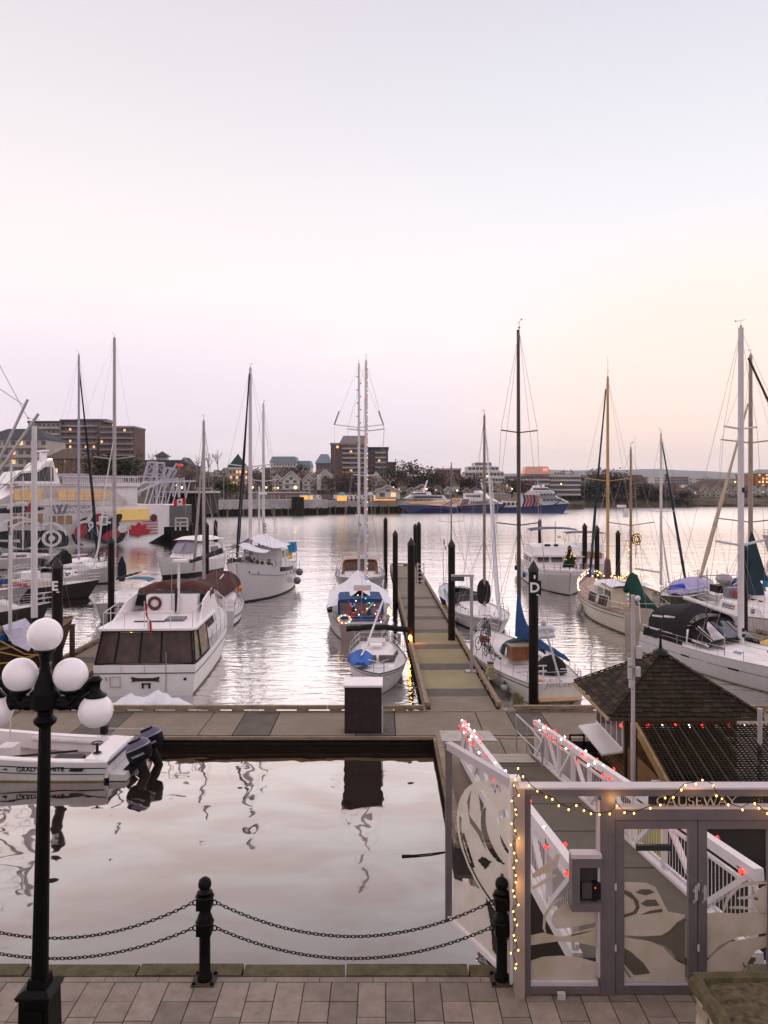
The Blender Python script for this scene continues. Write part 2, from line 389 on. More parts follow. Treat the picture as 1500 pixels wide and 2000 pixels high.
def pile(px,ytop,ybase,dia=.4,label='',z0=.3,letter=None,zb=0,cap=.34):
    b = G(px,ybase,zb); D = b.y; top = Zh(ytop,D)
    r = thing('mooring_pile',label,'pile',(b.x,b.y,0),0,'black steel mooring piles')
    R = dia/2
    MB().lathe([(R,-1.2),(R,top-cap)],n=16).build('shaft',PILE,r,True)
    MB().lathe([(R*1.1,top-cap-.1),(R*1.1,top-cap),(.02,top)],n=16).build('cap',PCAP,r,True)
    return r,D,top
PL = [(803,1050,1255,.40,'black pile rising from the finger float with an orange lamp glowing at its foot',ZD),
 (882,1053,1250,.40,'black pile at the right edge of the finger float beside the grey lamp gallows',ZD),
 (772,1035,1176,.40,'black pile at the left edge of the finger float beside the blue canopied boat',ZD),
 (753,1009,1107,.44,'leftmost black pile at the far end of the finger float',ZD),
 (818,1018,1139,.40,'rearmost black pile at the far right corner of the finger float beside the ladder',ZD),
 (811,1022,1112,.44,'black pile overlapping its twin at the far right of the finger float',0),
 (217,1047,1240,.40,'black pile standing behind the flybridge of the big motor yacht on the left',0),
 (373,1018,1112,.44,'black pile right beside the small Canadian flag in front of the ferry stern',0),
 (404,1020,1128,.44,'black pile in the water between the white cruiser and the ketch mast',0),
 (421,1014,1112,.44,'rightmost black pile of the three beside the white cruiser',0),
 (1054,1013,1085,.44,'black pile behind the trawler with the blue bimini',0),
 (1142,1021,1146,.44,'leftmost of three black piles in front of the white house boat',0),
 (1166,1025,1146,.44,'middle of three black piles in front of the white house boat',0),
 (1207,1035,1143,.44,'rightmost of three black piles beside the christmas lit ketch',0),
 (1451,1058,1275,.50,'thick black pile right behind the tall white mast of the big sloop',0),
 (20,1015,1130,.42,'slim black pile near the left edge in front of the painted ferry',0),
 (134,1010,1065,.6,'short dark pile against the white side of the painted ferry',0)]
PILES = [pile(px,yt,yb,d,lb,zb=z) for px,yt,yb,d,lb,z in PL]
SIGNB = mat('sign_black',(.012,.011,.012),.5); SIGNW = mat('sign_white',(.82,.80,.80),.5,var=.02)
r,D,top = pile(1042,1095,1382,.40,'black pile with a square letter D sign in front of the bicycle sailboat')
zc = Zh(1147,D); MB().box(-.24,.27,-.235,-.205,zc-.30,zc+.30).build('sign_panel',SIGNB,r)
text('letter','D',.56,SIGNW,r,frame((.0,-.242,zc),(1,0,0),(0,0,1)),.003,bold=.014)
MB().box(-.035,.035,-.235,-.21,zc+.38,zc+.52).build('tag',SIGNW,r); MB().box(.08,.18,-.245,-.236,zc-.30,zc-.26).build('tag',SIGNW,r)
r,D,top = pile(112,1089,1390,.42,'black pile with a white letter E behind the globe street lamp')
zc = Zh(1144,D)
text('letter','E',.52,SIGNW,r,frame((-.01,-.226,zc),(1,0,0),(0,0,1)),.012,bold=.016)
MB().box(.06,.16,-.235,-.19,zc-.25,zc-.21).build('tag',SIGNW,r)
# orange lamp at the foot of a pile
o = MB().ball((0,0,0),.10,10,8,(1,.7,1.5)).build('dock_lamp',lamp('orange_lamp',(1,.26,.03),14),loc=(0,0,0))
lp = G(801,1243,ZD+.25); o.location = (lp.x-.02,PILES[0][0].location.y-.27,ZD+.33)
tag(o,'small glowing orange lamp at the foot of a black pile on the finger float','lamp')
pl = bpy.data.lights.new('dock_lamp_light','POINT'); pl.energy = 28; pl.color = (1,.33,.06); pl.shadow_soft_size = .12
plo = bpy.data.objects.new('dock_lamp_light',pl); COL.objects.link(plo); plo.parent = o; plo.location = (0,-.16,.04)
# brown post by left float
b = MB().bar((0,0,0),(0,0,1.75),.2).bar((0,0,1.75),(0,0,1.8),.24).build('post',mat('brown_post_wood',(.07,.035,.025),.7,var=.3))
b.location = G(141,1290,ZD); tag(b,'short square brown post on the left finger float','post')

# utility cabinet on the main float
bx = thing('utility_cabinet','tall dark utility cabinet with a white sloping lid on the cross float','cabinet',(X(709,26.95),27.3,ZD))
DK = mat('dark_brown_cabinet',(.035,.022,.024),.55,var=.25,scale=6,dirt=.3,dirtc=(.06,.04,.04),bump=.3)
MB().box(-.65,.65,-.35,.35,.0,1.63).build('case',DK,bx)
MB().box(-.60,.60,-.362,-.351,.06,1.56).build('front_panel',DK,bx)
MB().prism([(-.42,1.632),(.42,1.632),(.42,1.80),(-.42,1.70)],-.69,.69,lambda u,v,w:(w,u,v)).build('lid',WHITE,bx)
MB().box(.655,.70,-.3,-.2,0,.9).build('conduit',DULLW,bx)
# steel gallows on the finger float
gx = G(921,1311,ZD); g = thing('lamp_gallows','grey steel post with a short arm standing on the finger float','post',gx)
h = 4.45
MB().box(-.07,.07,-.07,.07,0,h).build('post',GALV,g); MB().box(-.95,.10,-.06,.06,h,h+.1).build('arm',GALV,g)
MB().box(-.95,-.35,-.10,.10,h-.2,h-.005).build('lamp_housing',mat('dark_housing',(.06,.07,.09),.4),g); MB().box(-.26,.26,-.26,.26,0,.03).build('base_plate',GALV,g)
MB().box(-.34,.34,-.34,.34,.004,.012).build('pad',CONC,g)
# ladder at the end of the finger
ld = thing('ladder','white safety ladder at the far right end of the finger float','ladder',G(822,1140,ZD))
for s in (-.28,.28):MB().box(s-.04,s+.04,-.04,.04,0,1.9).build('rail',DULLW,ld)
for k in range(5):MB().box(-.24,.24,-.03,.03,.2+k*.38,.26+k*.38).build('rung',DULLW,ld)

# cleats, dock boxes and hoses on the floats
def cleat(x,y,rz,i):
    o = MB().tube([(-.17,0,.10),(.17,0,.10)],.025,6).box(-.07,-.03,-.02,.02,0,.09).box(.03,.07,-.02,.02,0,.09).build('cleat',GALV); o.location = (x,y,ZD+.24); o.rotation_euler = (0,0,rz)
    tag(o,'steel cleat on the %s bull rail of the mossy finger float, %s from our end'%i,'cleat','cleats along the finger float')
for k,y in enumerate((32.5,36.8,41,46,52)):
    cleat(1.28-(y-30)*.0165,y,PI/2,('left',['first','second','third','fourth','fifth'][k])); cleat(4.60-(y-30)*.0165,y+.9,PI/2,('right',['first','second','third','fourth','fifth'][k]))
DBX = thing('dock_box','low white dock box on the left finger float behind the brown post','box',(-14.1,41.0,ZD)); MB().box(-.35,.35,-.55,.55,0,.5).build('case',WHITE,DBX); MB().prism([(-.38,.502),(.38,.502),(.38,.56),(-.38,.66)],-.58,.58,lambda u,v,w:(u,w,v)).build('lid',WHITE,DBX)
o = MB()
for k in range(3):o.tube([(.28*math.cos(a)*(1-.08*k),.28*math.sin(a)*(1-.08*k),.03+.04*k) for a in [j*PI/8 for j in range(16)]],.022,5,True)
o = o.build('coiled_hose',YROPE); o.location = G(868,1186,ZD); tag(o,'coil of yellow hose on the right edge of the finger float by the blue cruiser','hose')
o = MB().tube([(0,0,.0),(.3,.02,.02),(.7,.1,.02),(1.08,.22,.01)],[.05,.02,.018,.015],6).build('floating_stick',DTIMB); o.location = G(785,1673,0); tag(o,'dark floating stick in the still basin left of the glass wing','stick')
# ---------------------------------------------------------------- causeway pavement at our feet
ZP = 3.2
PAV = [mat('paver_stone_%s'%n,c,.85,var=.16,scale=5,dirt=.45,dirtc=(.13,.105,.08),bump=.5,bscale=60) for n,c in
       (('warm',(.25,.20,.168)),('grey',(.215,.175,.15)),('pale',(.28,.225,.19)),('brown',(.185,.15,.128)))]
MOSS = mat('mossy_coping_stone',(.09,.072,.040),.95,var=.35,scale=6,dirt=.8,dirtc=(.12,.115,.03),bump=.9,bscale=40)
qz = mat('quay_wall_stone',(.16,.13,.11),.9,var=.3,dirt=.6,bump=.6)
pvt = struct(MB().box(-9,9,1.5,9.13,ZP-.5,ZP-.012).build('pavement',mat('dark_sand_joint',(.055,.045,.038),.95)))
MB().box(-30,30,-2,9.34,-3,ZP-.5).build('quay_wall',qz); tag(bpy.data.objects['quay_wall'],'tall stone quay wall dropping to the water below the causeway edge','wall')
def rows(y0,y1,x0,x1):
    """columns run away from the camera, slab lengths staggered as laid"""
    k = 0; x = x0; wv = .318
    while x<x1:
        y = y1-(0 if k%2 else .0); i = 0
        first = [.34,.66,.34,.34,.60][k%5]
        while y>y0:
            ln = first if i==0 else rnd.choice((.34,.34,.64,.62))
            b = max(y-ln,y0); g = .006
            if y-b>.05:
                z = rnd.uniform(-.003,.004)
                MB().box(x+g,x+wv-g,b+g,y-g,ZP-.06,ZP+z).build('paving_slab',PAV[rnd.choice((0,0,1,1,2,3))],pvt)
            y = b; i += 1
        x += wv; k += 1
rows(6.35,9.03,-4.75,4.8)
x = -5.2; k = 0
while x<4.8:                                         # narrow header course then mossy coping
    MB().box(x+.004,x+.63,9.036,9.125,ZP-.06,ZP+.002).build('edge_slab',PAV[k%2],pvt); x += .634; k += 1
x = -5.6
cop = thing('coping','mossy stone coping along the edge of the quay','kerb',(0,9.24,ZP))
while x<5.5:
    ln = rnd.uniform(1.0,1.5)
    MB().box(x+.012,x+ln-.012,-.105,.115,-.35,.012+rnd.uniform(-.008,.008)).build('coping_stone',MOSS,cop); x += ln

IRON = mat('black_cast_iron',(.003,.003,.0027),.42,var=.3,spec=.13,bump=.2,bscale=50)
bz = 1.22
def bollard(px,label):
    r = thing('chain_bollard',label,'bollard',(X(px,9.06),9.06,ZP),0,'black bollards carrying chains along the quay')
    MB().lathe([(.085,.02),(.085,.07),(.066,.10),(.064,.60),(.07,.62),(.085,.64),(.092,.67),(.092,.74),(.078,.78),(.062,.82),(.060,.98-.02),
                (.075,.97),(.095,.98),(.097,1.03)],n=20).build('shaft',IRON,r,True)
    for z in (.56,.86):
        MB().box(-.085,.085,-.085,.085,z,z+.12).lathe([(.10,z+.12),(.112,z+.14),(.10,z+.155)],n=16).build('collar',IRON,r)
    MB().lathe([(.078,1.03),(.09,1.05),(.06,1.075),(.055,1.09),(.075,1.11),(.078,1.15),(.065,1.19),(.035,1.215),(.005,1.222)],n=20).build('finial',IRON,r,True)
    MB().box(-.135,.135,-.13,.13,.0,.02).build('base_plate',mat('rusty_iron',(.06,.04,.03),.7,var=.4),r)
    for sx in (-1,1):
        for sy in (-1,1):MB().lathe([(.022,.02),(.022,.045),(.012,.05)],(sx*.105,sy*.10,0),8).build('bolt',IRON,r)
        for z in (.62,.92):MB().tube([(sx*.115+sx*.03*math.cos(a),0,z+.03*math.sin(a)) for a in [i*PI/5 for i in range(10)]],.008,5,True).build('ring',IRON,r)
    return r
bollard(400,'black cast iron chain bollard standing alone on the quay edge left of centre')
bollard(980,'black cast iron chain bollard beside the glass gate with fairy lights')
def chain(a,b,sag,label):
    a,b = Vector(a),Vector(b); m = MB(); n = int((b-a).length*1.02/.045); pts = []
    for i in range(n+1):
        t = i/n; p = a.lerp(b,t); p.z -= sag*4*t*(1-t); pts.append(p)
    for i in range(n):
        c = (pts[i]+pts[i+1])/2; d = (pts[i+1]-pts[i]).normalized(); s = Vector((0,1,0)) if i%2 else d.cross(Vector((0,1,0))).normalized()
        ring = [c+d*(.031*math.cos(q))+s*(.017*math.sin(q)) for q in [k*PI/4 for k in range(8)]]
        m.tube(ring,.0062,4,True)
    o = m.build('chain',IRON); return tag(o,label,'chain','sagging chains along the quay')
xl,xr = X(400,9.06),X(980,9.06)
for z,nm in ((.92,'upper'),(.62,'lower')):
    zc = ZP+z
    chain((xl+.14,9.06,zc),(xr-.14,9.06,zc),.40 if z>.7 else .36,'%s chain sagging between the two black bollards'%nm)
    chain((xl-.14,9.06,zc),(xl-3.4,9.06,zc-.0),.42 if z>.7 else .36,'%s chain running left from the left bollard behind the street lamp'%nm)
b3 = bollard(0,'x'); b3.location.x = xl-3.55; b3['label'] = 'black chain bollard just beyond the left edge, holding the far chain ends'
# ================================================================ BOATS
class Hull:
    """x forward (bow at +L/2), y to port, z up from the waterline"""
    def __init__(s,L,B,fs,fb,tw=.72,rakeb=.10,rakes=-.03,flare=.16,sag=.12,pw=2.3,mid=.42,low=.55):
        s.L,s.B,s.fs,s.fb,s.tw,s.rb,s.rs,s.flare,s.sag,s.pw,s.mid,s.low = L,B,fs,fb,tw,rakeb,rakes,flare,sag,pw,mid,low
    def w(s,t):
        if t<s.mid:return s.B/2*(s.tw+(1-s.tw)*math.sin(PI/2*t/s.mid))
        return s.B/2*max(1-((t-s.mid)/(1-s.mid))**s.pw,.0)**.92+.02
    def z(s,t):return s.fs+(s.fb-s.fs)*t**1.7-s.sag*math.sin(PI*t)
    def pt(s,t,h,side,out=0.):
        """h = 1 at the deck edge, 0 at z = -0.35"""
        zb = -.35; z = zb+(s.z(t)-zb)*h
        fl = s.flare+.38*t**2.5
        yy = s.w(t)*(1-fl*max(1-h,0)**1.25)*(1 if h>.001 else s.low)
        x = -s.L/2+s.L*t-s.rb*s.L*max(1-h,0)*t**4+s.rs*s.L*(1-h)*(1-t)**5*-1
        return Vector((x,side*(yy+out),z))
    def ph(s,t,z):
        return (z+.35)/(s.z(t)+.35)
    def skin(s,nt=20,nh=8):
        hs = [0]+[i/nh for i in range(nh+1)]; hs[1] = .03
        rings = []
        for i in range(nt+1):
            t = i/nt
            rings.append([s.pt(t,h,1) for h in hs[::-1]]+[s.pt(t,h,-1) for h in hs])
        return MB().loft(rings,closed=False,caps=False).add([*rings[0]],[tuple(range(len(rings[0])))])
    def band(s,h0,h1,out=.006,t0=0.,t1=1.,n=20,absz=False):
        m = MB()
        for sd in (1,-1):
            ra = []
            for i in range(n+1):
                t = t0+(t1-t0)*i/n
                a,b = (s.ph(t,h0),s.ph(t,h1)) if absz else (h0,h1)
                ra.append([s.pt(t,a,sd,out),s.pt(t,(a+b)/2,sd,out),s.pt(t,b,sd,out)])
            m.loft(ra,closed=False,caps=False)
        return m
    def deck(s,drop=.04,t0=0.,t1=1.,n=20,inset=.03):
        rings = []
        for i in range(n+1):
            t = t0+(t1-t0)*i/n; z = s.z(t)-drop; w = max(s.w(t)-inset,.005); x = s.pt(t,1,1).x
            rings.append([Vector((x,w,z)),Vector((x,w*.5,z+.03*w)),Vector((x,0,z+.04*w)),Vector((x,-w*.5,z+.03*w)),Vector((x,-w,z))])
        return MB().loft(rings,closed=False,caps=False)
    def edge(s,t,side,up=0.,ins=0.):
        p = s.pt(t,1,side); return Vector((p.x,side*max(abs(p.y)-ins,.0),p.z+up))
    def rim(s,r=.03,t0=0.,t1=1.,n=20,up=.0):
        m = MB()
        for sd in (1,-1):m.tube([s.edge(t0+(t1-t0)*i/n,sd,up) for i in range(n+1)],r,5)
        return m
def rails(H,r,t0=.05,t1=1.,h=.62,n=9,m=STEEL,rad=.014,pulpit=True,ins=.07):
    mb = MB()
    ts = [t0+(t1-t0)*i/n for i in range(n+1)]
    for sd in (1,-1):
        for t in ts[:-1] if t1>.95 else ts:mb.tube([H.edge(t,sd,0,ins),H.edge(t,sd,h,ins)],rad,4)
        for k in (h,h*.52):mb.tube([H.edge(t,sd,k,ins) for t in ts[:-1]],rad*.55,4)
    mb.build('guard_wires',m,r)
    if pulpit:
        q = MB(); a = .90
        for k in (h,h*.5):
            q.tube([H.edge(a,1,k,ins),H.edge(.96,1,k,ins*.6),H.edge(1,1,k)+Vector((.12,0,0)),H.edge(.96,-1,k,ins*.6),H.edge(a,-1,k,ins)],rad*1.2,5)
        for sd in (1,-1):q.tube([H.edge(.955,sd,0,ins*.6),H.edge(.955,sd,h,ins*.6)],rad*1.2,5)
        q.build('pulpit',m,r)
        q = MB()
        for k in (h,h*.5):
            q.tube([H.edge(.14,1,k,ins),H.edge(.01,1,k,ins),H.edge(.01,-1,k,ins),H.edge(.14,-1,k,ins)],rad*1.2,5)
        for sd in (1,-1):q.tube([H.edge(.02,sd,0,ins),H.edge(.02,sd,h,ins)],rad*1.2,5)
        q.build('pushpit',m,r)
def cabin(H,r,t0,t1,h,wf=.62,m=WHITE,name='cabin_trunk',slope0=.1,slope1=.9,top=.80,z0=None,roofm=None,wins=None,wm=GLASS,base=0.):
    """deckhouse following the deck line; wins = list of (u0, u1, v0, v1) in fractions of length and height, both sides"""
    x0,x1 = -H.L/2+H.L*t0,-H.L/2+H.L*t1; n = 10; rings = []
    def sec(u):
        t = t0+(t1-t0)*u; zd = (H.z(t)-.06 if z0 is None else z0)+base; w = H.w(min(t,.97))*wf
        return x0+(x1-x0)*u,w,zd
    def rz(u):                                              # roof height factor at the sloped ends
        L_ = x1-x0; d0 = u*L_; d1 = (1-u)*L_
        return h*min(1,.02+d0/max(slope0,.01) if slope0 else 1,.02+d1/slope1 if slope1 else 1)
    us = sorted(set([0,min(slope0/(x1-x0),.45),1-min(slope1/(x1-x0),.5),1]+[i/n for i in range(n+1)]))
    for u in us:
        x,w,zd = sec(u); k = rz(u)
        rings.append([Vector((x,w,zd)),Vector((x,w-(w*(1-top))*k/h*.8,zd+k*.86)),Vector((x,w*top*.85,zd+k)),Vector((x,0,zd+k*1.06)),
                      Vector((x,-w*top*.85,zd+k)),Vector((x,-w+(w*(1-top))*k/h*.8,zd+k*.86)),Vector((x,-w,zd))])
    o = MB().loft(rings).build(name,m,r)
    def side(u,v,sd,out=.008):
        x,w,zd = sec(u); y = w-(w*(1-top))*.8*v/.86; return Vector((x,sd*(y+out),zd+h*v))
    for (u0,u1,v0,v1) in (wins or []):
        for sd in (1,-1):
            a,b,c,d = side(u0,v0,sd),side(u1,v0,sd),side(u1,v1,sd),side(u0,v1,sd)
            ou = Vector((0,-sd*.02,0))
            MB().loft([[a,b,c,d],[a+ou,b+ou,c+ou,d+ou]]).build('window',wm,r)
    return o,side,sec
def mast(r,x,zb,zt,rad=.075,m=ALU,spr=(),y=0.,name='mast',taper=.75,head=True,lean=0.):
    o = MB().tube([(x,y,zb),(x+lean*.6,y,zb+(zt-zb)*.6),(x+lean,y,zt)],[rad,rad*.95,rad*taper],10).build(name,m,r,True)
    for zz_,hl in spr:
        MB().tube([(x-.02,y-hl,zz_+.12*hl),(x,y,zz_),(x-.02,y+hl,zz_+.12*hl)],rad*.32,5).build('spreader',m,o)
    if head:
        MB().tube([(x,y,zt),(x,y,zt+.35)],.012,4).tube([(x-.35,y,zt+.38),(x+.3,y,zt+.34)],.010,4).ball((x-.35,y,zt+.40),.045,6,4).ball((x,y,zt+.08),.06,6,4).build('masthead_gear',WIRE,o)
    return o
def rig(H,r,x,zt,spr=(),bow=True,stern=True,y=0.,rad=.009,sh=None,name='rigging',m=WIRE,xb=None,xs=None):
    q = MB(); zd = H.z(.5); sh = sh or H.B*.46
    for sd in (1,-1):
        base_ = Vector((x-.1,sd*sh,zd)); pts = [base_]
        if spr:pts.append(Vector((x-.02,y+sd*spr[0][1],spr[0][0]+.1)))
        if len(spr)>1:pts.append(Vector((x-.02,y+sd*spr[1][1],spr[1][0]+.1)))
        pts.append(Vector((x,y,zt-.1))); q.tube(pts,rad,4)
        if spr:
            q.tube([Vector((x+.4,sd*sh,zd)),Vector((x,y,spr[0][0]-.1))],rad,4); q.tube([Vector((x-.6,sd*sh,zd)),Vector((x,y,spr[0][0]-.1))],rad,4)
    if bow:q.tube([(xb or H.L*.49,0,H.z(1)),(x,y,zt-.1)],rad,4)
    if stern:q.tube([(xs or -H.L*.49,0,H.z(0)),(x,y,zt-.05)],rad,4)
    q.tube([(x+.12,y+.05,zd+.4),(x+.08,y+.03,zt-.3)],rad*.8,4)
    q.build(name,m,r)
def furl(r,a,b,m=GREYC,rad=.075,name='furled_headsail'):
    a,b = Vector(a),Vector(b); q = MB(); n = 14
    q.tube([a.lerp(b,i/n) for i in range(n+1)],[rad*(.5+.6*math.sin(PI*min(1,(i/n)**.6+.12))*(1+.12*(-1)**i)) for i in range(n+1)],7)
    q.lathe([(.09,0),(.11,.05),(.09,.12)],tuple(a),8); return q.build(name,m,r,True)
def boom(r,x,z,L_,m=ALU,cover=None,rad=.06,rise=.05,ch=.34,ang=0.,tall=.0):
    d = Vector((-math.cos(ang),math.sin(ang),rise)); a = Vector((x,0,z)); b = a+d*L_
    o = MB().tube([a,b],rad,8).build('boom',m,r,True)
    if cover:
        rings = []; n = 16
        for i in range(n+1):
            t = i/n; p = a+d*(L_*(.98*t))+Vector((0,0,-.06)); hh = ch*(1-.55*t)+tall*math.exp(-t*7); ww = (.17*(1-.45*t))*(1+.10*math.sin(i*2.1))
            if i==n:hh *= .6; ww *= .6
            pr = Vector((-d.y,d.x,0)).normalized()
            rings.append([p-Vector((0,0,.02)),p+pr*ww+Vector((0,0,.06*1)),p+pr*ww*.8+Vector((0,0,hh*.45)),p+pr*ww*.25+Vector((0,0,hh+.03*math.sin(i*1.7))),
                          p-pr*ww*.25+Vector((0,0,hh+.03*math.sin(i*1.7))),p-pr*ww*.8+Vector((0,0,hh*.45)),p-pr*ww+Vector((0,0,.06))])
        MB().loft(rings).build('sail_cover',cover,r,True)
    return o
def dodger(H,r,t,w,h,m=BLUEC,ln=1.1,z=None,win=VINYL,aft=False):
    x = -H.L/2+H.L*t; z = H.z(t) if z is None else z; rings = []
    n = 8
    def arc(f,x_,hh):return [Vector((x_,w/2*f*math.cos(PI*k/n),z+hh*(math.sin(PI*k/n)**.55 if 0<k<n else 0))) for k in range(n+1)]
    o = MB().loft([arc(1.0,x,h),arc(1.0,x+ln*.35,h*1.0),arc(.97,x+ln*.6,h*.92)],closed=False,caps=False)
    o.build('dodger_top',m,r)
    A,B_ = arc(.97,x+ln*.6,h*.92),arc(.92,x+ln,h*.35)
    MB().loft([[a.lerp(b,.1) for a,b in zip(A,B_)],[a.lerp(b,.9) for a,b in zip(A,B_)]],closed=False,caps=False).build('dodger_window',win,r)
    q = MB()
    for k in (0,2,4,6,8):q.tube([A[k],B_[k]],.02,4)
    q.tube(A,.02,4); q.tube(B_,.025,4); q.tube(arc(1.,x,h),.022,4); q.build('dodger_frame',m,r)
def fender(r,p,m=WFEND,rad=.13,h=.55):
    MB().lathe([(.03,h/2+.06),(.04,h/2),(rad*.8,h/2-.06),(rad,h/2-.14),(rad,-h/2+.14),(rad*.7,-h/2+.04),(.03,-h/2)],p,10).tube([Vector(p)+Vector((0,0,h/2)),Vector(p)+Vector((0,0,h/2+.5))],.012,4).build('fender',m,r,True)
def lights(name,pts,label,seq,group=None,rad=.035,wire=True,cat='string lights',parent=None,sub=True):
    """a string of little lamps: one wire and bulbs of several colours"""
    c = sum((Vector(p) for p in pts),Vector())/len(pts)
    r = thing(name,label,cat,c,group=group,world=True)
    if wire:MB().tube(pts,.010 if rad>.02 else .005,4).build('wire',BLACK,r)
    for i,p in enumerate(pts):
        q = link(bulb_mesh(seq[i%len(seq)],rad),'bulb',None,r); q.location = Vector(p)-c+Vector((rnd.uniform(-.02,.02),rnd.uniform(-.02,.02),-.02))
    return r
BM = {}
def bulb_mesh(m,rad):
    k = (m.name,rad)
    if k not in BM:
        b = MB().lathe([(rad*.25,rad*1.1),(rad*.8,rad*.5),(rad,0),(rad*.75,-rad*.7),(.002,-rad*1.3)],n=6)
        me = bpy.data.meshes.new('bulb'); me.from_pydata(b.v,[],b.f); me.materials.append(m); BM[k] = me
    return BM[k]
def boat(name,label,cat,stern,bow,group=None):
    s,b = Vector(stern),Vector(bow); c = (s+b)/2
    return thing(name,label,cat,(c.x,c.y,0),math.atan2(b.y-s.y,b.x-s.x),group),(b-s).length
def loc_(r,wp):
    """world point into the boat's own coordinates"""
    M = Matrix.Translation(r.location)@Matrix.Rotation(r.rotation_euler.z,4,'Z'); return M.inverted()@Vector(wp)
def basic(H,r,m=WHITE,deckm=GREYW,stripes=(),boot=BOOT,rim=TEAK,drop=.05):
    H.skin().build('hull',m,r,True)
    H.deck(drop).build('deck',deckm,r,True)
    H.rim(.03).build('toe_rail',rim,r)
    if boot:H.band(-.30,.13,.006,absz=True).build('boot_top',boot,r,True)  # boot stripe, made taller so the hull's reflection comes out dark
    for a,b,mm in stripes:H.band(a,b,.009).build('stripe',mm,r,True)
def hatch(r,x,y,z,a=.55,b=.5,m=GLASS):MB().box(x-a/2,x+a/2,y-b/2,y+b/2,z,z+.05).build('hatch',m,r)
# how far each hull sits below its drawn height: factor near the water, fading out between two heights
SQ = dict(small_sloop=(.85,3,6),canopied_sloop=(.66,5,9),wheelhouse_ketch=(.66,4.5,8),blue_cruiser=(.8,3,6),cruising_sloop=(.72,4.2,8),bicycle_sailboat=(.65,3.2,7),trawler_yacht=(.68,9,12),
    house_boat=(.64,9,12),classic_ketch=(.85,4,8),big_sloop=(.72,3.9,8),small_cabin_boat=(.8,5,8),long_white_sloop=(.62,5,9),white_mast_sloop=(.7,4,8),red_gear_sloop=(.75,4,7),aft_cockpit_sloop=(.75,4,7))
def sq(n,z):
    k,a,b = SQ[n]; return z*(k+(1-k)*min(max((z-a)/(b-a),0),1))
def world_of(r):return lambda p:(Matrix.Translation(r.location)@Matrix.Rotation(r.rotation_euler.z,4,'Z'))@Vector((p[0],p[1],sq(r.name,p[2])))
def settle():
    index_kids(); done = set()
    def rec(o,n):
        for c in KIDS.get(o.name,[]):
            if c.data and c.data.name not in done and c.data.name.split('.')[0] != 'bulb':
                done.add(c.data.name)
                if c.matrix_local.translation.length<1e-6:
                    for v in c.data.vertices:v.co.z = sq(n,v.co.z)
                else:c.location.z = sq(n,c.location.z)
            rec(c,n)
    for n in SQ:rec(bpy.data.objects[n],n)
def bimini(r,x0,x1,w,z,m=BLUEC,zb=1.5,arch=.18):
    n = 8; rings = []
    for x,e in ((x0,-.12),((x0*2+x1)/3,0),((x0+x1*2)/3,0),(x1,-.12)):
        rings.append([Vector((x,w/2*math.cos(PI*k/n)*1.0,z+e+arch*math.sin(PI*k/n))) for k in range(n+1)])
    lo = [[v-Vector((0,0,.04)) for v in q] for q in rings]
    mb = MB().loft(rings,closed=False,caps=False).loft(lo,closed=False,caps=False)
    mb.build('bimini_top',m,r,True)
    q = MB()
    for sd in (1,-1):
        for x in (x0,x1):q.tube([((x0+x1)/2,sd*w/2,zb),(x,sd*w/2,z-.12)],.016,4)
        q.tube([((x0*2+x1)/3,sd*w/2,z),((x0+x1)/2,sd*w/2,zb)],.016,4)
    q.build('bimini_frame',STEEL,r)
def bicycle(name,label,loc,rz,tilt=0.,m=BLACK,sc=1.):
    r = thing(name,label,'bicycle',loc,rz); r.rotation_euler = (tilt,0,rz)
    for x in (-.52,.52):
        wl = MB().tube([(x+.33*math.cos(a),0,.34+.33*math.sin(a)) for a in [k*PI/10 for k in range(20)]],.020,5,True)
        for k in range(6):a = k*PI/3; wl.tube([(x,0,.34),(x+.33*math.cos(a),0,.34+.33*math.sin(a))],.005,3)
        wl.lathe([(.03,-.04),(.03,.04)],(x,0,.34),6,Matrix.Rotation(PI/2,3,'X')).build('wheel',RUB,r)
    f = MB(); A,Bb,S,Hh = (-.52,0,.34),(-.06,0,.30),(-.20,0,.78),(.38,0,.80)
    for a,b in ((A,Bb),(A,S),(Bb,S),(Bb,Hh),(S,Hh)):f.tube([a,b],.018,6)
    f.tube([S,(-.24,0,.92)],.014,5); f.build('frame',m,r)
    MB().tube([(.52,0,.34),(.40,0,.74),(.36,0,.98)],.016,5).build('fork',m,r)
    MB().tube([(.30,.27,.98),(.38,.2,1.0),(.36,0,.98),(.38,-.2,1.0),(.30,-.27,.98)],.014,5).build('handlebar',BLACK,r)
    MB().box(-.36,-.12,-.06,.06,.92,.97).build('saddle',RUB,r)
    return r
# ---------------------------------------------------------------- the moored boats, nearest first
def gunwale(H,r,t0,t1,wd,depth,m=WHITE,n=16,sole=GREYW,solez=None):
    q = MB(); x0 = None
    for sd in (1,-1):
        ra = []
        for i in range(n+1):
            t = t0+(t1-t0)*i/n; p = H.pt(t,1,sd); w = abs(p.y); wi = max(w-wd,.02)
            ra.append([Vector((p.x,sd*w,p.z)),Vector((p.x,sd*(w-.03),p.z+.035)),Vector((p.x,sd*wi,p.z+.035)),Vector((p.x,sd*wi,(p.z-depth) if solez is None else solez))])
        q.loft(ra,closed=False,caps=False)
    q.build('gunwale',m,r)
    ra = []
    for i in range(n+1):
        t = t0+(t1-t0)*i/n; p = H.pt(t,1,1); wi = max(p.y-wd,.02); z = (p.z-depth+.01) if solez is None else solez
        ra.append([Vector((p.x,wi,z)),Vector((p.x,-wi,z))])
    MB().loft(ra,closed=False,caps=False).build('cockpit_sole',sole,r)
FR,FW = mat('flag_red',(.55,.02,.02),.8),mat('flag_white',(.78,.74,.76),.8)
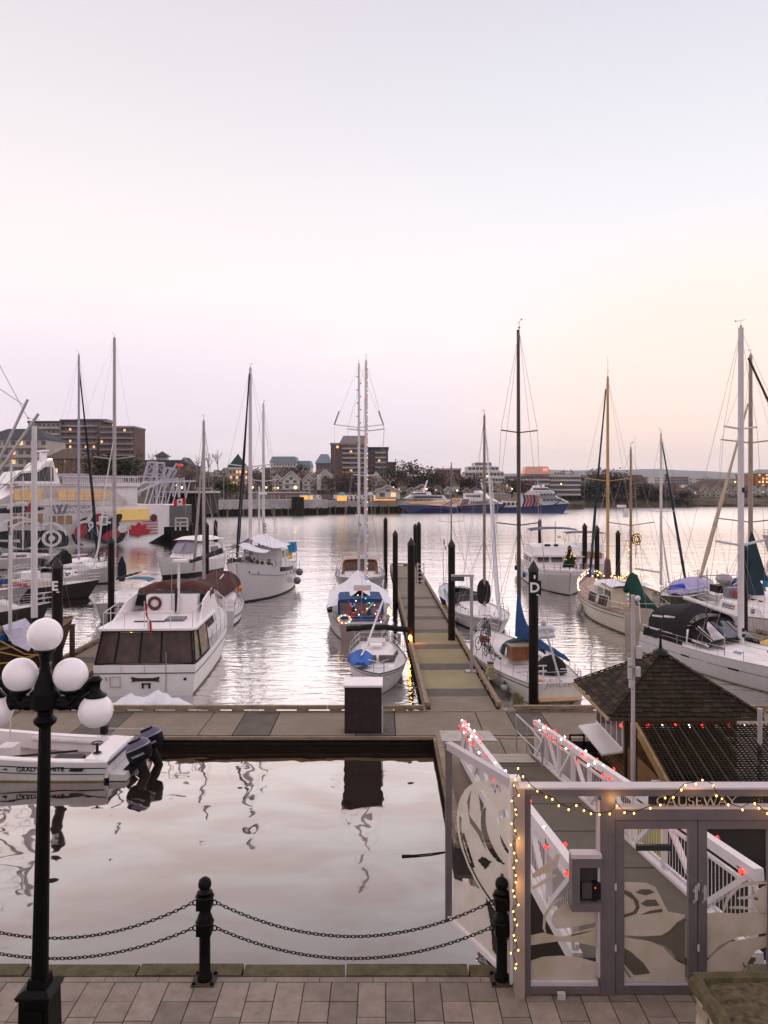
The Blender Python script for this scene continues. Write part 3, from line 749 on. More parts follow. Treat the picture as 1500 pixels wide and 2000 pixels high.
def flag(name,label,loc,rz,w=1.2,h=.6,droop=0.,staff=1.8,sm=DULLW):
    r = thing(name,label,'flag',loc,rz)
    MB().tube([(0,0,0),(0,0,staff)],.018,6).build('staff',sm,r)
    def f(u,v):
        if droop:return Vector((.05+u*w*.18+.05*math.sin(u*9),.05*math.sin(u*14+v*3),staff-.05-v*h-u*w*droop))
        return Vector((.02+u*w,.06*math.sin(u*7),staff-.04-v*h-.10*w*u+.03*math.sin(u*6)))
    for a,b,m in ((0,.27,FR),(.27,.73,FW),(.73,1,FR)):
        rr = [[f(a+(b-a)*i/6,v/4) for v in range(5)] for i in range(7)]
        MB().loft(rr,closed=False,caps=False).build('flag_stripe',m,r,True)
    if not droop:
        pts = [(0,.42),(.10,.22),(.28,.28),(.2,.05),(.4,-.02),(.12,-.2),(0,-.18),(-.12,-.2),(-.4,-.02),(-.2,.05),(-.28,.28),(-.10,.22)]
        MB().prism([(.5*w+x*h*.6+.01,staff-.5*h-.1*w*.5+z*h*.7) for x,z in pts],-.075,.075,lambda u,v,ww:(u,ww,v)).build('maple_leaf',FR,r)
    return r

# ---- open motor boat with twin outboards, lower left
r,L = boat('motor_boat','white open motor boat with blue lines and twin outboards beside the cross float','boat',(-8.45,24.75),(-16.6,24.95))
H = Hull(L,2.65,.62,1.25,tw=.93,flare=.13,sag=.05,low=.6,rakeb=.12)
H.skin(24,10).build('hull',WHITE,r,True); H.band(.80,.835,.008).build('stripe',NAVY,r,True); H.band(.60,.63,.008,t1=.97).build('stripe',BLACK,r,True)
H.band(-.2,.045,.008,absz=True).build('waterline_scum',mat('scummy_gelcoat',(.34,.27,.10),.6,var=.4),r,True)
gunwale(H,r,0.0,.66,.26,.48,sole=mat('grimy_cockpit_sole',(.33,.25,.23),.6,var=.25,scale=3,dirt=.5))
H.deck(.0,.64,1.,inset=.0).build('foredeck',WHITE,r,True)
x0 = -L/2
MB().prism([(x0-.02,.30),(x0+.06,.66),(x0+.72,.70),(x0+.90,.40),(x0+.90,.12),(x0,.12)],-1.16,1.16,lambda u,v,w:(u,w,v)).build('transom_deck',WHITE,r)
MB().box(x0-.025,x0-.002,-1.14,1.14,.52,.575).build('transom_line',NAVY,r)
MB().prism([(x0-.55,.02),(x0-.50,.20),(x0-.02,.24),(x0-.02,.02)],-1.0,1.12,lambda u,v,w:(u,w,v)).build('swim_platform',DULLW,r)
sw = MB().tube([(x0+.55+.17*math.cos(a),.62+.17*math.sin(a),1.02) for a in [k*PI/8 for k in range(16)]],.018,6,True)
for k in range(3):sw.tube([(x0+.55,.62,1.0),(x0+.55+.17*math.cos(k*2.1),.62+.17*math.sin(k*2.1),1.02)],.012,4)
sw.lathe([(.14,.72),(.05,.76),(.035,.98),(.03,1.02)],(x0+.55,.62,0),10).build('helm_wheel',BLACK,r)
for yy in (-1.02,1.02):
    MB().tube([(x0+.9,yy,.48),(x0+3.4,yy,.60)],.09,8).build('padded_bolster',DULLW,r,True)
text('maker_lettering','GRADY-WHITE',.19,BLACK,r,frame((x0+2.05,1.285,.405),(-1,0,.02),(0,.14,1)),.003,bold=.004,sx=1.15)
MB().prism([(0,0),(.38,.0),(.46,.09),(.08,.09)],0,.004,lambda u,v,w:(x0+1.18-u*1.1-.0,1.29+w,.36+v)).build('maker_chevron',BLACK,r)
MB().prism([(0,0),(.18,.03),(.18,-.03)],0,.004,lambda u,v,w:(x0+3.25-u,1.30+w,.41+v)).build('maker_chevron',BLACK,r)
MB().lathe([(.05,0),(.05,.02)],(x0+5.2,1.23,.18),10,Matrix.Rotation(-PI/2,3,'X')).build('through_hull',BLACK,r)
# fishing rod clamp on the far gunwale
MB().box(x0+.95,x0+1.15,-1.32,-1.12,.72,1.0).build('clamp',BLACK,r); MB().tube([(x0+.9,-1.2,.9),(x0+.3,-1.2,.9),(x0-.2,-1.22,.89)],.022,5).ball((x0-.25,-1.22,.88),.05).build('outrigger_arm',GALV,r)
# console and canopy at the left
MB().prism([(-.2,.3),(.1,1.15),(.5,1.2),(1.3,.95),(1.5,.3)],-.85,.85,lambda u,v,w:(x0+5.2+u,w,v+.15)).build('cuddy_cabin',WHITE,r)
MB().prism([(0,0),(.42,.5),(.46,.5),(.08,0)],-.8,.8,lambda u,v,w:(x0+5.0+u,w,v+1.25)).build('windscreen',VINYL,r)
for yy in (-.7,.7):
    MB().tube([(x0+4.0,yy,.6),(x0+4.0,yy,1.9),(x0+4.9,yy,1.95)],.025,6).build('canopy_pole',DULLW,r)
MB().box(x0+3.4,x0+3.9,-.2,.35,.15,.75).build('seat_box',DULLW,r)
MB().tube([(x0+3.2,.95,.66),(x0+1.2,.55,.74)],.035,6).tube([(x0+2.8,.2,.3),(x0+1.6,.3,.36)],.03,5).build('oar',BLACK,r)
MB().box(x0+1.3,x0+2.2,-.3,.45,.12,.34).build('tackle_box',mat('dark_tackle',(.03,.03,.04),.5),r)
MB().box(x0+2.4,x0+2.9,.15,.75,.12,.28).build('tackle_box',RED,r)
def outboard(loc,label,rz,tilt=.45):
    o = thing('outboard_motor',label,'outboard motor',loc,rz,'twin outboards on the white motor boat')
    R = Matrix.Rotation(tilt,3,'Y')
    rings = []; prof = [(.0,.60,.30),(.10,.78,.40),(.30,.84,.44),(.46,.80,.43),(.58,.70,.36),(.66,.48,.24),(.70,.14,.08)]
    def ring(z,a,b,xs):return [R@Vector((xs+a/2*(abs(math.cos(t))**.7)*(1 if math.cos(t)>0 else -1),b/2*(abs(math.sin(t))**.7)*(1 if math.sin(t)>0 else -1),z)) for t in [k*2*PI/16 for k in range(16)]]
    for z,a,b in prof:rings.append(ring(z,a,b,-.12-z*.12))
    MB().loft(rings[:4]).build('engine_cowl',mat('dark_metallic_cowl',(.008,.008,.016),.3,spec=.2),o,True)
    MB().loft(rings[3:]).build('cowl_top',mat('lilac_cowl_top',(.14,.12,.20),.3),o,True)
    MB().loft([ring(.42,.835,.455,-.168),ring(.46,.825,.452,-.174)]).build('silver_line',GALV,o,True)
    MB().prism([(-.22,0),(.22,0),(.16,.06),(-.16,.06)],-.006,.05,lambda u,v,w:R@Vector((-.18+u,.10+v,.655+w))).build('air_intake',BLACK,o)
    mid = [(0,.34,.22),(-.25,.30,.16),(-.65,.26,.12),(-1.0,.36,.10),(-1.25,.30,.05)]
    MB().loft([ring(z,a,b,-.05) for z,a,b in mid[::-1]]).build('leg',BLACK,o,True)
    MB().bar(R@Vector((.2,0,-.05)),R@Vector((.75,0,-.28)),.3,.3).build('bracket',mat('dark_metallic_cowl'),o)
    pr = MB()
    for k in range(3):pr.prism([(0,.03),(.17,.09),(.19,-.03),(.02,-.05)],-.01,.01,lambda u,v,w:R@(Vector((-.36+w,0,-1.05))+Matrix.Rotation(k*2.09,3,'X')@Vector((v*.5,v,u))))
    pr.build('propeller',BLACK,o)
    t_ = text('maker_lettering','YAMAHA',.105,mat('silver_lettering',(.6,.55,.6),.4),o,frame(R@Vector((-.16,.232,.22)),R@Vector((-1,0,0)),R@Vector((0,0,1))),.004,bold=.002)
    return o
outboard((-7.72,24.15,.42),'nearer twin outboard motor with lilac cowl top',PI,.42)
outboard((-7.62,25.05,.50),'farther twin outboard motor half hidden behind its twin',PI,.42)

# ---- big flybridge motor yacht seen from astern
r,L = boat('motor_yacht','big white flybridge motor yacht with smoky vinyl stern enclosure and name board on its transom','yacht',(-10.42,33.4),(-10.95,46.8))
H = Hull(L,4.55,1.35,2.3,tw=.97,flare=.08,rakes=.0,sag=.1,mid=.5,pw=2.6)
H.skin(24,10).build('hull',WHITE,r,True); H.deck(.03).build('deck',GREYW,r,True); H.band(.775,.80,.03).build('rub_rail',mat('dark_rub_rail',(.07,.04,.04),.6),r,True)
H.band(-.3,.10,.008,absz=True).build('boot_top',mat('tan_boot_top',(.25,.17,.10),.7,var=.3,dirt=.5),r,True)
x0 = -L/2
MB().box(x0-.03,x0-.002,-2.18,2.18,.97,1.005).build('transom_trim',mat('dark_rub_rail'),r)
for yy in (-.9,.0,1.0):MB().box(x0-.012,x0-.001,yy-.008,yy+.008,1.01,1.33).build('transom_seam',GALV,r)
MB().box(x0-.012,x0-.001,-.955,-.94,.12,.965).build('transom_seam',GALV,r)
MB().prism([(-.62,.0),(-.56,.05),(-.62,.22),(-.3,.16),(.3,.16),(.62,.22),(.56,.05),(.62,.0),(.3,.03),(-.3,.03)],.01,.05,lambda u,v,w:(x0-w,u-.05,v+.62)).build('name_board',mat('dark_name_board',(.045,.028,.02),.5),r)
tr = MB().box(x0-.05,x0-.01,-.28,.12,.50,.56)
for yy in (-.22,.06):tr.box(x0-.06,x0-.01,yy-.04,yy+.04,.34,.5)
tr.build('bracket',BLACK,r)
ldm = MB()
for yy in (1.45,1.02):ldm.tube([(x0-.06,yy,.38),(x0-.06,yy,.88)],.018,5)
for zz_ in (.42,.86):ldm.tube([(x0-.06,1.45,zz_),(x0-.06,1.02,zz_)],.018,5)
ldm.tube([(x0-.1,1.6,.85),(x0-.1,1.6,.7)],.04,6); ldm.build('swim_ladder',STEEL,r)
MB().lathe([(.07,0),(.07,.02)],(x0-.02,-1.75,.72),12,Matrix.Rotation(PI/2,3,'Y')).build('exhaust_port',NAVY,r)
MB().tube([(x0-.02,-.93,1.9),(x0-.05,-.95,1.1),(x0-.04,-.9,.2)],.012,4).build('mooring_line',ROPE,r)
ze,zt = 1.36,2.72
def enc(u,v): # aft enclosure frame leans inward
    return Vector((x0+.08+.45*v,2.14*u*(1-.085*v),ze+(zt-ze)*v))
for a,b in ((1.0,.62),(.62,.12),(.12,-.32),(-.32,-.97)):
    p = [enc(a-.02*(1 if a>b else 0),.04),enc(b+.02,.04),enc(b+.02,.96),enc(a-.02,.96)]
    MB().loft([p,[v+Vector((.02,0,0)) for v in p]]).build('vinyl_window',VINYL,r)
fm = MB()
for a in (1.,.62,.12,-.32,-.97):fm.bar(enc(a,0),enc(a,1),.07)
fm.bar(enc(1,0),enc(-1,0),.08,.1); fm.bar(enc(1,1),enc(-1,1),.07,.07); fm.build('window_frame',BLACKC,r)
for sd in (1,-1):
    for (xa,xb,m_) in ((.15,1.1,VINYL),(1.25,3.1,VINYL)):
        s0 = lambda x,v:Vector((x0+x+.45*v*(1 if x<.5 else .1),sd*(2.16+(.06 if x>1 else .0))*(1-.085*v),ze+.02+(zt-ze)*v))
        p = [s0(xa,.03),s0(xb,.03),s0(xb,.97),s0(xa,.97)]
        MB().loft([p,[v-Vector((0,sd*.02,0)) for v in p]]).build('side_curtain',mat('stained_side_curtain',(.26,.20,.15),.5,var=.6,scale=4,bump=.6,bscale=5),r)
        ff = MB()
        for i in range(4):ff.bar(p[i],p[(i+1)%4],.06)
        ff.build('window_frame',BLACKC,r)
MB().box(x0+1.2,x0+1.9,.6,1.4,ze,2.3).build('interior_locker',WOOD,r)
for yy,zz_ in ((.85,2.5),(-.1,2.52),(-1.05,2.5)):
    MB().ball((x0+.95,yy,zz_),.10 if yy>0 else .045,8,6).build('cabin_light',lamp('cabin_amber',(1,.36,.05),9 if yy>0 else 5),r)
cabin(H,r,.33,.72,1.35,wf=.86,z0=1.6,slope0=.05,slope1=1.0,wins=[(.08,.42,.35,.8),(.48,.85,.35,.8)],name='saloon')
# flybridge deck with upstand and rails
zf = 2.78
def slab(mb,pts,z0_,z1_):return mb.prism(pts,z0_,z1_,lambda u,v,w:(u,v,w))
slab(MB(),[(x0+.28,2.0),(x0+.28,-2.0),(x0+.5,-2.16),(x0+5.4,-2.12),(x0+6.6,-1.2),(x0+6.6,1.2),(x0+5.4,2.12),(x0+.5,2.16)],zf,zf+.09).build('flybridge_deck',WHITE,r)
for sd in (1,-1):
    MB().prism([(x0+2.0,zf+.09),(x0+3.7,zf+.85),(x0+6.2,zf+1.15),(x0+6.5,zf+.09)],sd*1.98,sd*2.06,lambda u,v,w:(u,w*(1-.12*(v-zf)),v)).build('flybridge_coaming',WHITE,r)
MB().box(x0+6.35,x0+6.45,-1.9,1.9,zf+.1,zf+1.0).build('flybridge_front',WHITE,r)
MB().box(x0+4.6,x0+5.3,-1.35,1.15,zf+.09,zf+.95).build('seat_locker',WHITE,r)
lb = MB().tube([(x0+4.53,.72+.27*math.cos(a),zf+.58+.27*math.sin(a)) for a in [k*PI/12 for k in range(24)]],.075,8,True).build('lifebuoy',mat('maroon_lifebuoy',(.10,.022,.02),.6),r,True)
MB().box(x0+2.1,x0+3.0,-1.2,-.35,zf+.09,zf+.19).build('deck_hatch',mat('grey_hatch',(.16,.15,.19),.5),r)
MB().box(x0+1.95,x0+2.1,-.4,1.0,zf+.09,zf+.14).build('boarding_plank',DALU,r)
q = MB()
for sd in (1,-1):
    q.tube([(x0+3.9,sd*1.95,zf+.95),(x0+.75,sd*1.95,zf+.75),(x0+.5,sd*1.75,zf+.75),(x0+.5,0,zf+.75)],.02,6)
    for xx in (.6,1.6,2.7):q.tube([(x0+xx,sd*1.95,zf+.09),(x0+xx,sd*1.95,zf+.77)],.018,5)
for yy in (-1.0,0,1.0):q.tube([(x0+.5,yy,zf+.09),(x0+.5,yy,zf+.75)],.018,5)
q.build('flybridge_rail',DULLW,r)
MB().loft([[Vector((x0+a,1.9*math.cos(PI*k/8),zf+.9+hh*math.sin(PI*k/8)+.06*math.sin(k*3+a*2))) for k in range(9)] for a,hh in ((5.3,.25),(5.6,.55),(6.4,.62),(7.4,.5),(8.0,.15))],closed=False,caps=False).build('bridge_cover',BROWNC,r,True)
MB().loft([[Vector((x0+a,yy,zf+z_)) for yy in (-1.9,-.9,0,.9,1.9)] for a,z_ in ((5.32,.9),(5.31,.35))],closed=False,caps=False).build('cover_skirt',BLACKC,r,True)
mast(r,x0+4.4,zf+.1,zf+2.6,.075,DULLW,name='radar_pole',y=-.45,head=False,lean=.25)
MB().box(x0+4.5,x0+4.9,-.85,-.15,zf+2.6,zf+2.72).build('radar',WHITE,r)
MB().tube([(x0+4.4,-.35,zf+.1),(x0+4.4,-.35,zf+1.35)],.06,8).build('stack',BLACK,r)
MB().tube([(x0+4.55,-.1,zf+.1),(x0+4.6,-.1,zf+2.7)],.014,5).lathe([(.10,0),(.11,.05),(.02,.09)],(x0+4.6,-.1,zf+2.7),8).build('lamp_pole',GALV,r)
rails(H,r,.30,1.,.75,8,DULLW,.02,pulpit=False)
q = MB().tube([H.edge(1,1,.75),H.edge(.94,1,.75),H.edge(.8,1,.75)],.02,5).tube([H.edge(1,1,.75),H.edge(.94,-1,.75),H.edge(.8,-1,.75)],.02,5).build('bow_rail',DULLW,r)
f = flag('canadian_flag','limp red and white Canadian flag hanging from the stern rail of the flybridge yacht',(-10.42-.05,33.55,2.95),0,1.3,.55,droop=.75,staff=1.15)

# ---- white tarpaulin heap over a dinghy in front of the yacht
a = G(300,1384,0.2)
rings = []; n = 18
for i in range(n+1):
    u = i/n; x = -2.6+5.0*u
    hh = .12+.10*math.sin(u*9)**2+.62*math.exp(-((u-.68)/.11)**2)+.42*math.exp(-((u-.43)/.09)**2)+.35*math.exp(-((u-.02)/.12)**2)+.15*math.exp(-((u-.85)/.05)**2)
    ww = .75*math.sin(PI*min(max(u,.06),.95))**.5
    rings.append([Vector((x,ww*math.cos(PI*k/8),-.1+hh*math.sin(PI*k/8)**.8*(1+.12*math.sin(k*2.4+i*1.7)))) for k in range(9)])
o = MB().loft(rings,closed=False,caps=False).build('covered_dinghy',WHITEC,smooth=True); o.location = (-9.85,30.75,.25)
tag(o,'dinghy under a crumpled white tarpaulin below the stern of the flybridge yacht','dinghy')
MB().loft([[Vector((-2.4,.6,-.25)),Vector((-2.4,-.6,-.25))],[Vector((2.3,.5,-.25)),Vector((2.3,-.5,-.25))]],closed=False,caps=False).build('dinghy_bottom',RUB,o)

# ---- small sloop bow-on beside the finger float
r,L = boat('small_sloop','small white sloop bow towards us with lowered mast and blue tarp on its foredeck','sailboat',(-.45,41.3),(-.22,32.6))
H = Hull(L,2.85,.95,1.35,tw=.62,rakeb=.12,flare=.22,sag=.15,pw=2.0)
basic(H,r,stripes=[(.88,.905,NAVY)],boot=None,rim=BLACK); H.band(-.2,.03,.008,absz=True).build('waterline_scum',mat('scummy_gelcoat'),r,True)
cabin(H,r,.28,.74,.62,wf=.72,slope1=1.1,top=.72)
x_ = -L/2+L*.74
for sd in (1,-1):
    MB().loft([[Vector((x_-.72,sd*.06,1.50)),Vector((x_-.25,sd*.05,1.27)),Vector((x_-.42,sd*.78,1.25)),Vector((x_-.9,sd*.72,1.45))],
               [Vector((x_-.70,sd*.06,1.54)),Vector((x_-.22,sd*.05,1.31)),Vector((x_-.39,sd*.80,1.28)),Vector((x_-.88,sd*.75,1.49))]]).build('wraparound_window',VINYL,r)
    MB().loft([[Vector((x_-.95,sd*.80,1.22)),Vector((x_-2.8,sd*1.03,1.08)),Vector((x_-2.8,sd*.99,1.32)),Vector((x_-1.0,sd*.76,1.43))],
               [Vector((x_-.95,sd*.83,1.23)),Vector((x_-2.8,sd*1.06,1.09)),Vector((x_-2.8,sd*1.02,1.33)),Vector((x_-1.0,sd*.79,1.44))]]).build('side_window',VINYL,r)
hatch(r,-.35,-.05,1.68,.7,.6,WHITE); MB().box(-2.1,-1.0,-.45,.45,1.62,1.69).build('companion_slide',DULLW,r)
MB().loft([[Vector((-3.3+.04*k,-1.55+3.3*k/10,1.95+.16*math.sin(PI*k/10)+.03*math.sin(k*2.2)))+Vector((.19*math.cos(a),0,.17*math.sin(a))) for a in [j*PI/4 for j in range(8)]] for k in range(11)]).build('stowed_sail',BLACKC,r,True)
MB().tube([(-3.0,.35,3.6),(.9,-.5,1.95),(2.3,-.75,1.75)],[.055,.05,.045],8).build('lowered_mast',DULLW,r,True)
MB().tube([(-3.0,.25,3.3),(-.6,-.25,2.3),(1.7,-.75,1.6)],.02,5).build('mast_line',BLACK,r)
MB().loft([[Vector((1.55+.28*j,-.78+.62*math.cos(PI*k/6)*(1-.12*j),1.28+(.62-.1*j)*math.sin(PI*k/6)+.05*math.sin(k*3+j*2))) for k in range(7)] for j in range(5)],closed=False,caps=True).build('blue_tarp',mat('crumpled_blue_tarp',(.015,.10,.42),.5,var=.3,bump=.9,bscale=6),r,True)
rails(H,r,.04,.40,.6,4,STEEL,.016)
for k in range(3):MB().tube([(-3.2+.3*math.cos(a)*.4,1.15+.06*k,1.35+.34*math.sin(a)) for a in [j*PI/8 for j in range(16)]],.025,5,True).build('coiled_hose',GREYP,r)
MB().tube([(H.L*.5-.1,0,1.3),(H.L*.5-.6,.9,.6),(H.L*.5-.7,1.7,.45)],.018,5).build('mooring_line',ROPE,r)
for a,b in (((.1,-1.05,1.0),(.4,-1.3,2.4)),((.1,.9,1.0),(.3,.95,2.2))):MB().tube([(a[0]-L/2,a[1],a[2]),(b[0]-L/2,b[1],b[2])],.028,6).build('pole',DULLW,r)

# ---- blue canopied sloop dressed with coloured lights
r,L = boat('canopied_sloop','white double ended sloop with a blue cockpit canopy, white boom tent and coloured lights','sailboat',(-1.35,45.4),(-2.15,59.6))
H = Hull(L,4.25,1.55,2.0,tw=.60,rakeb=.08,rakes=-.04,flare=.12,sag=.12,mid=.45)
basic(H,r,m=mat('pinkish_grey_hull',(.60,.54,.55),.4,var=.06,dirt=.25,dirtc=(.36,.3,.28)),rim=NAVY,boot=None,stripes=[(.86,.885,NAVY),(.72,.735,NAVY)])
H.band(-.3,.13,.008,absz=True).build('boot_top',mat('mossy_boot_top',(.12,.11,.04),.8,var=.4),r,True)
cabin(H,r,.34,.80,.55,wf=.62)
x0 = -L/2
z0_ = 1.62
def cn(u,v,w):return (x0+.9+w,u,z0_+v)
q = MB()
q.prism([(-1.35,1.72),(-1.28,1.92),(0,2.04),(1.28,1.92),(1.35,1.72)],0,3.4,cn).build('canopy_top',BLUEC,r)
for y0_,y1_ in ((-1.36,-.58),(-.42,.42),(.58,1.36)):
    MB().prism([(y0_+.08,.55),(y1_-.08,.55),(y1_-.08,1.62),(y0_+.08,1.62)],0.0,.02,cn).build('canopy_window',mat('pinkish_vinyl',(.20,.13,.15),.15,var=.6,scale=2.5,bump=.4,bscale=4),r)
for a,b,c_,d in ((-1.38,-1.26,.4,1.74),(-.56,-.44,.4,1.74),(.44,.56,.4,1.74),(1.26,1.38,.4,1.74),(-1.38,1.38,-.15,.52),(-1.38,1.38,1.62,1.80)):
    MB().box(x0+.885,x0+.93,a,b,z0_+c_,z0_+d).build('canopy_panel',BLUEC,r)
for sd in (1,-1):
    MB().box(x0+.95,x0+4.2,sd*1.37-.015,sd*1.37+.015,z0_+.5,z0_+1.72).build('canopy_side_window',mat('pinkish_vinyl'),r)
    MB().box(x0+.95,x0+4.2,sd*1.375-.02,sd*1.375+.02,z0_-.1,z0_+.49).build('canopy_side_panel',BLUEC,r)
    # the white boom tent slopes either side
    z1 = z0_+3.0
    A = [Vector((x0+2.2,0,z1-.35)),Vector((x0+9.6,0,z1+.25))]
    Bq = [Vector((x0+1.6,sd*2.05,z0_+1.0)),Vector((x0+8.6,sd*2.0,z0_+1.3))]
    rg = []
    for i in range(9):
        u = i/8; a_,b_ = A[0].lerp(A[1],u),Bq[0].lerp(Bq[1],u)
        if sd<0 and i<1:b_ = b_+Vector((0,.35,.35))
        rg.append([a_.lerp(b_,v/6)-Vector((0,0,.28*math.sin(PI*v/6)+.05*math.sin(v*2+i*1.9))) for v in range(7)])
    MB().loft(rg,closed=False,caps=False).build('boom_tent',WHITEC,r,True)
M_K = loc_(r,(X(715,53.5),53.5,0)); zt = Zh(706,53.5)
mK = mast(r,M_K.x,1.9,zt,.13,ALU,[(Zh(842,53.5),1.30),(Zh(930,53.5),.9)],y=M_K.y)
rig(H,r,M_K.x,zt,[(Zh(930,53.5),.9),(Zh(842,53.5),1.30)],y=M_K.y)
MB().ball((M_K.x-.1,M_K.y,Zh(1128,53.5)),.01).build('fitting',STEEL,r)
MB().tube([(x0+1.0,-.1,1.5),(x0+1.0,-.1,4.4)],.045,8).build('stern_pole',DULLW,r); MB().box(x0+.85,x0+1.2,-.62,.42,4.35,4.85).build('radar_box',DULLW,r)
MB().bar((x0+.75,.75,3.45),(x0+.7,.45,1.75),.10).build('red_paddle',RED,r); MB().bar((x0+.7,-.75,3.3),(x0+.75,-.3,2.5),.08).build('white_oar',DULLW,r)
rails(H,r,.05,.94,.66,8,STEEL,.016)
MB().tube([(x0+.35,.98+.30*math.cos(a),1.95+.30*math.sin(a)) for a in [k*PI/10 for k in range(20)]],.085,8,True).build('life_ring',mat('pale_life_ring',(.60,.50,.45),.6),r,True)
MB().box(x0+1.2,x0+2.6,1.72,2.02,2.3,2.62).build('side_box',BLACK,r)
inv = world_of(r)
MC = [LRED,LWARM,LGREEN,LWHITE,LBLUE,LWARM,LRED,LWHITE]
lights('light_string',[inv((x0+.24,.98+.37*math.cos(a),1.95+.37*math.sin(a))) for a in [k*PI/9 for k in range(19)]],'ring of coloured bulbs around the life ring on the blue canopied sloop',MC,rad=.034)
lights('light_string',[inv((M_K.x-.16,M_K.y-.1,zt-.4-k*.30)) for k in range(int((zt-3.6)/.30))],'long vertical string of tiny coloured lights up the mast of the blue canopied sloop',[LWHITE,LWARM,LRED,LWARM,LBLUE],rad=.022)
lights('light_string',[inv(p) for p in [(x0+.8,-.1,4.3),(x0+.75,.2,4.0),(x0+.7,-.3,3.7),(x0+.7,.3,3.5),(x0+.7,.5,3.0),(x0+.7,.3,2.7),(x0+.7,.45,2.4),(x0+.65,.1,2.25),(x0+.65,-.1,2.5),(x0+.65,-.35,2.8),(x0+.7,-.5,3.3),(x0+.7,-.8,3.1),(x0+.7,-1.0,2.6),(x0+.7,-.9,2.3),(x0+.65,-1.15,1.9),(x0+.65,-1.2,1.6)]],'zigzag of coloured bulbs draped over the canopy windows of the blue canopied sloop',MC,rad=.034)
lights('light_string',[inv((x0+1.3+.06*k,-1.75-.09*math.sin(k*1.3),2.7-.07*k)) for k in range(12)],'cluster of warm bulbs at the right rail of the blue canopied sloop',[LWARM,LRED,LWARM,LWHITE],rad=.05)

# ---- white ketch beyond with varnished wheelhouse
r,L = boat('wheelhouse_ketch','white motor sailer with a varnished wheelhouse and bow rail beyond the blue canopied sloop','sailboat',(-2.35,78.5),(-2.1,64.2))
H = Hull(L,4.6,1.7,2.3,tw=.75,rakeb=.07,flare=.12,sag=.2,pw=2.8)
basic(H,r,m=mat('pinkish_grey_hull'),stripes=[(.83,.85,NAVY)])
H.band(.9,1.02,.01,t0=.45).build('bulwark',DULLW,r,True)
cabin(H,r,.36,.70,.5,wf=.72,m=DULLW,wins=[(.1+.16*k,.2+.16*k,.25,.75) for k in range(5)],wm=BLUEC)
cabin(H,r,.30,.52,1.95,wf=.74,m=WOOD,name='wheelhouse',slope0=.1,slope1=.45,top=.92,wins=[(.1,.45,.5,.8),(.55,.85,.5,.8)])
xx = -L/2+L*.52
for k in range(3):
    y_ = -.95+k*.95; MB().loft([[Vector((xx-.34,y_-.36,3.05)),Vector((xx-.34,y_+.36,3.05)),Vector((xx-.12,y_+.36,2.45)),Vector((xx-.12,y_-.36,2.45))],[Vector((xx-.30,y_-.36,3.07)),Vector((xx-.30,y_+.36,3.07)),Vector((xx-.08,y_+.36,2.47)),Vector((xx-.08,y_-.36,2.47))]]).build('front_window',GLASS,r)
MB().loft([[Vector((xx+a-.2,1.75*math.cos(PI*k/8),3.62+h_*math.sin(PI*k/8))) for k in range(9)] for a,h_ in ((.25,.2),(-.2,.34),(-1.4,.38),(-3.1,.3))],closed=False,caps=False).build('wheelhouse_roof',mat('tan_roof',(.40,.30,.24),.6,var=.15),r,True)
rails(H,r,.1,.95,.75,9,STEEL,.018)
pm = loc_(r,(X(701,70),70,0)); zt = Zh(711,70)
sp = [(Zh(835,70),2.25),(Zh(760,70) ,.55)]
mast(r,pm.x,2.0,zt,.13,ALU,sp[:1],y=pm.y)
rig(H,r,pm.x,zt,sp[:1],y=pm.y)
MB().box(pm.x-.12,pm.x+.4,pm.y-.3,pm.y+.3,Zh(1003,70),Zh(993,70)).build('radar',WHITE,r)
for sd in (1,-1):MB().tube([(pm.x,pm.y+sd*2.25,sp[0][0]+.25),(pm.x,pm.y+sd*1.8,sp[0][0]+1.5)],.05,5).build('flag_halyard_stick',DALU,r)
q = MB()
for k in range(12):
    for sd in (1,-1):q.box(pm.x-.1,pm.x+.1,pm.y+sd*.16-.05,pm.y+sd*.16+.05,zt-1.2-k*1.2-(.6 if sd>0 else 0),zt-1.12-k*1.2-(.6 if sd>0 else 0))
q.build('mast_step',BLACK,r,kind='stuff')

# ---- right of the finger float: blue tender boat
r,L = boat('blue_cruiser','small dark blue sailing cruiser with red cans and a bicycle on its stern','sailboat',(6.05,54.0),(5.15,64.5))
H = Hull(L,2.6,1.0,1.4,tw=.6,rakeb=.1)
basic(H,r,m=NAVY,rim=DULLW,boot=RED); cabin(H,r,.3,.75,.5,wf=.68,m=mat('pale_blue_cabin',(.40,.58,.66),.4),wins=[(.2,.4,.3,.7),(.5,.7,.3,.7)])
dodger(H,r,.3,1.9,1.2,SKYC,1.0)
for y_,s_ in ((.8,1),(-.7,.8)):MB().lathe([(.16,0),(.17,.1),(.17,.42),(.1,.5),(.05,.55)],(-L/2+.5,y_,1.0),10).build('fuel_can',RED,r,True)
MB().tube([(-L/2+.5,-1.1,.95),(-L/2+.8,-1.15,.4)],.16,8).build('yellow_buoy',YROPE,r,True)
rails(H,r,.05,.95,.6,6)
pm = loc_(r,(X(881.5,57),57,0)); mast(r,pm.x,1.4,Zh(903,57),.05,mat('purple_grey_mast',(.20,.15,.17),.4),[(Zh(1020,57),.95)],y=pm.y,head=False)
rig(H,r,pm.x,Zh(903,57),[(Zh(1020,57),.95)],y=pm.y)
w_ = r.location
bicycle('bicycle','bicycle lashed to the stern rail of the small dark blue cruiser',(5.7,54.2,1.0),.3)
flag('pennant','small limp pennant on a stick above the dark blue cruiser',(X(866,62),62,1.6),0,.8,.35,droop=.9,staff=3.4,sm=WIRE)

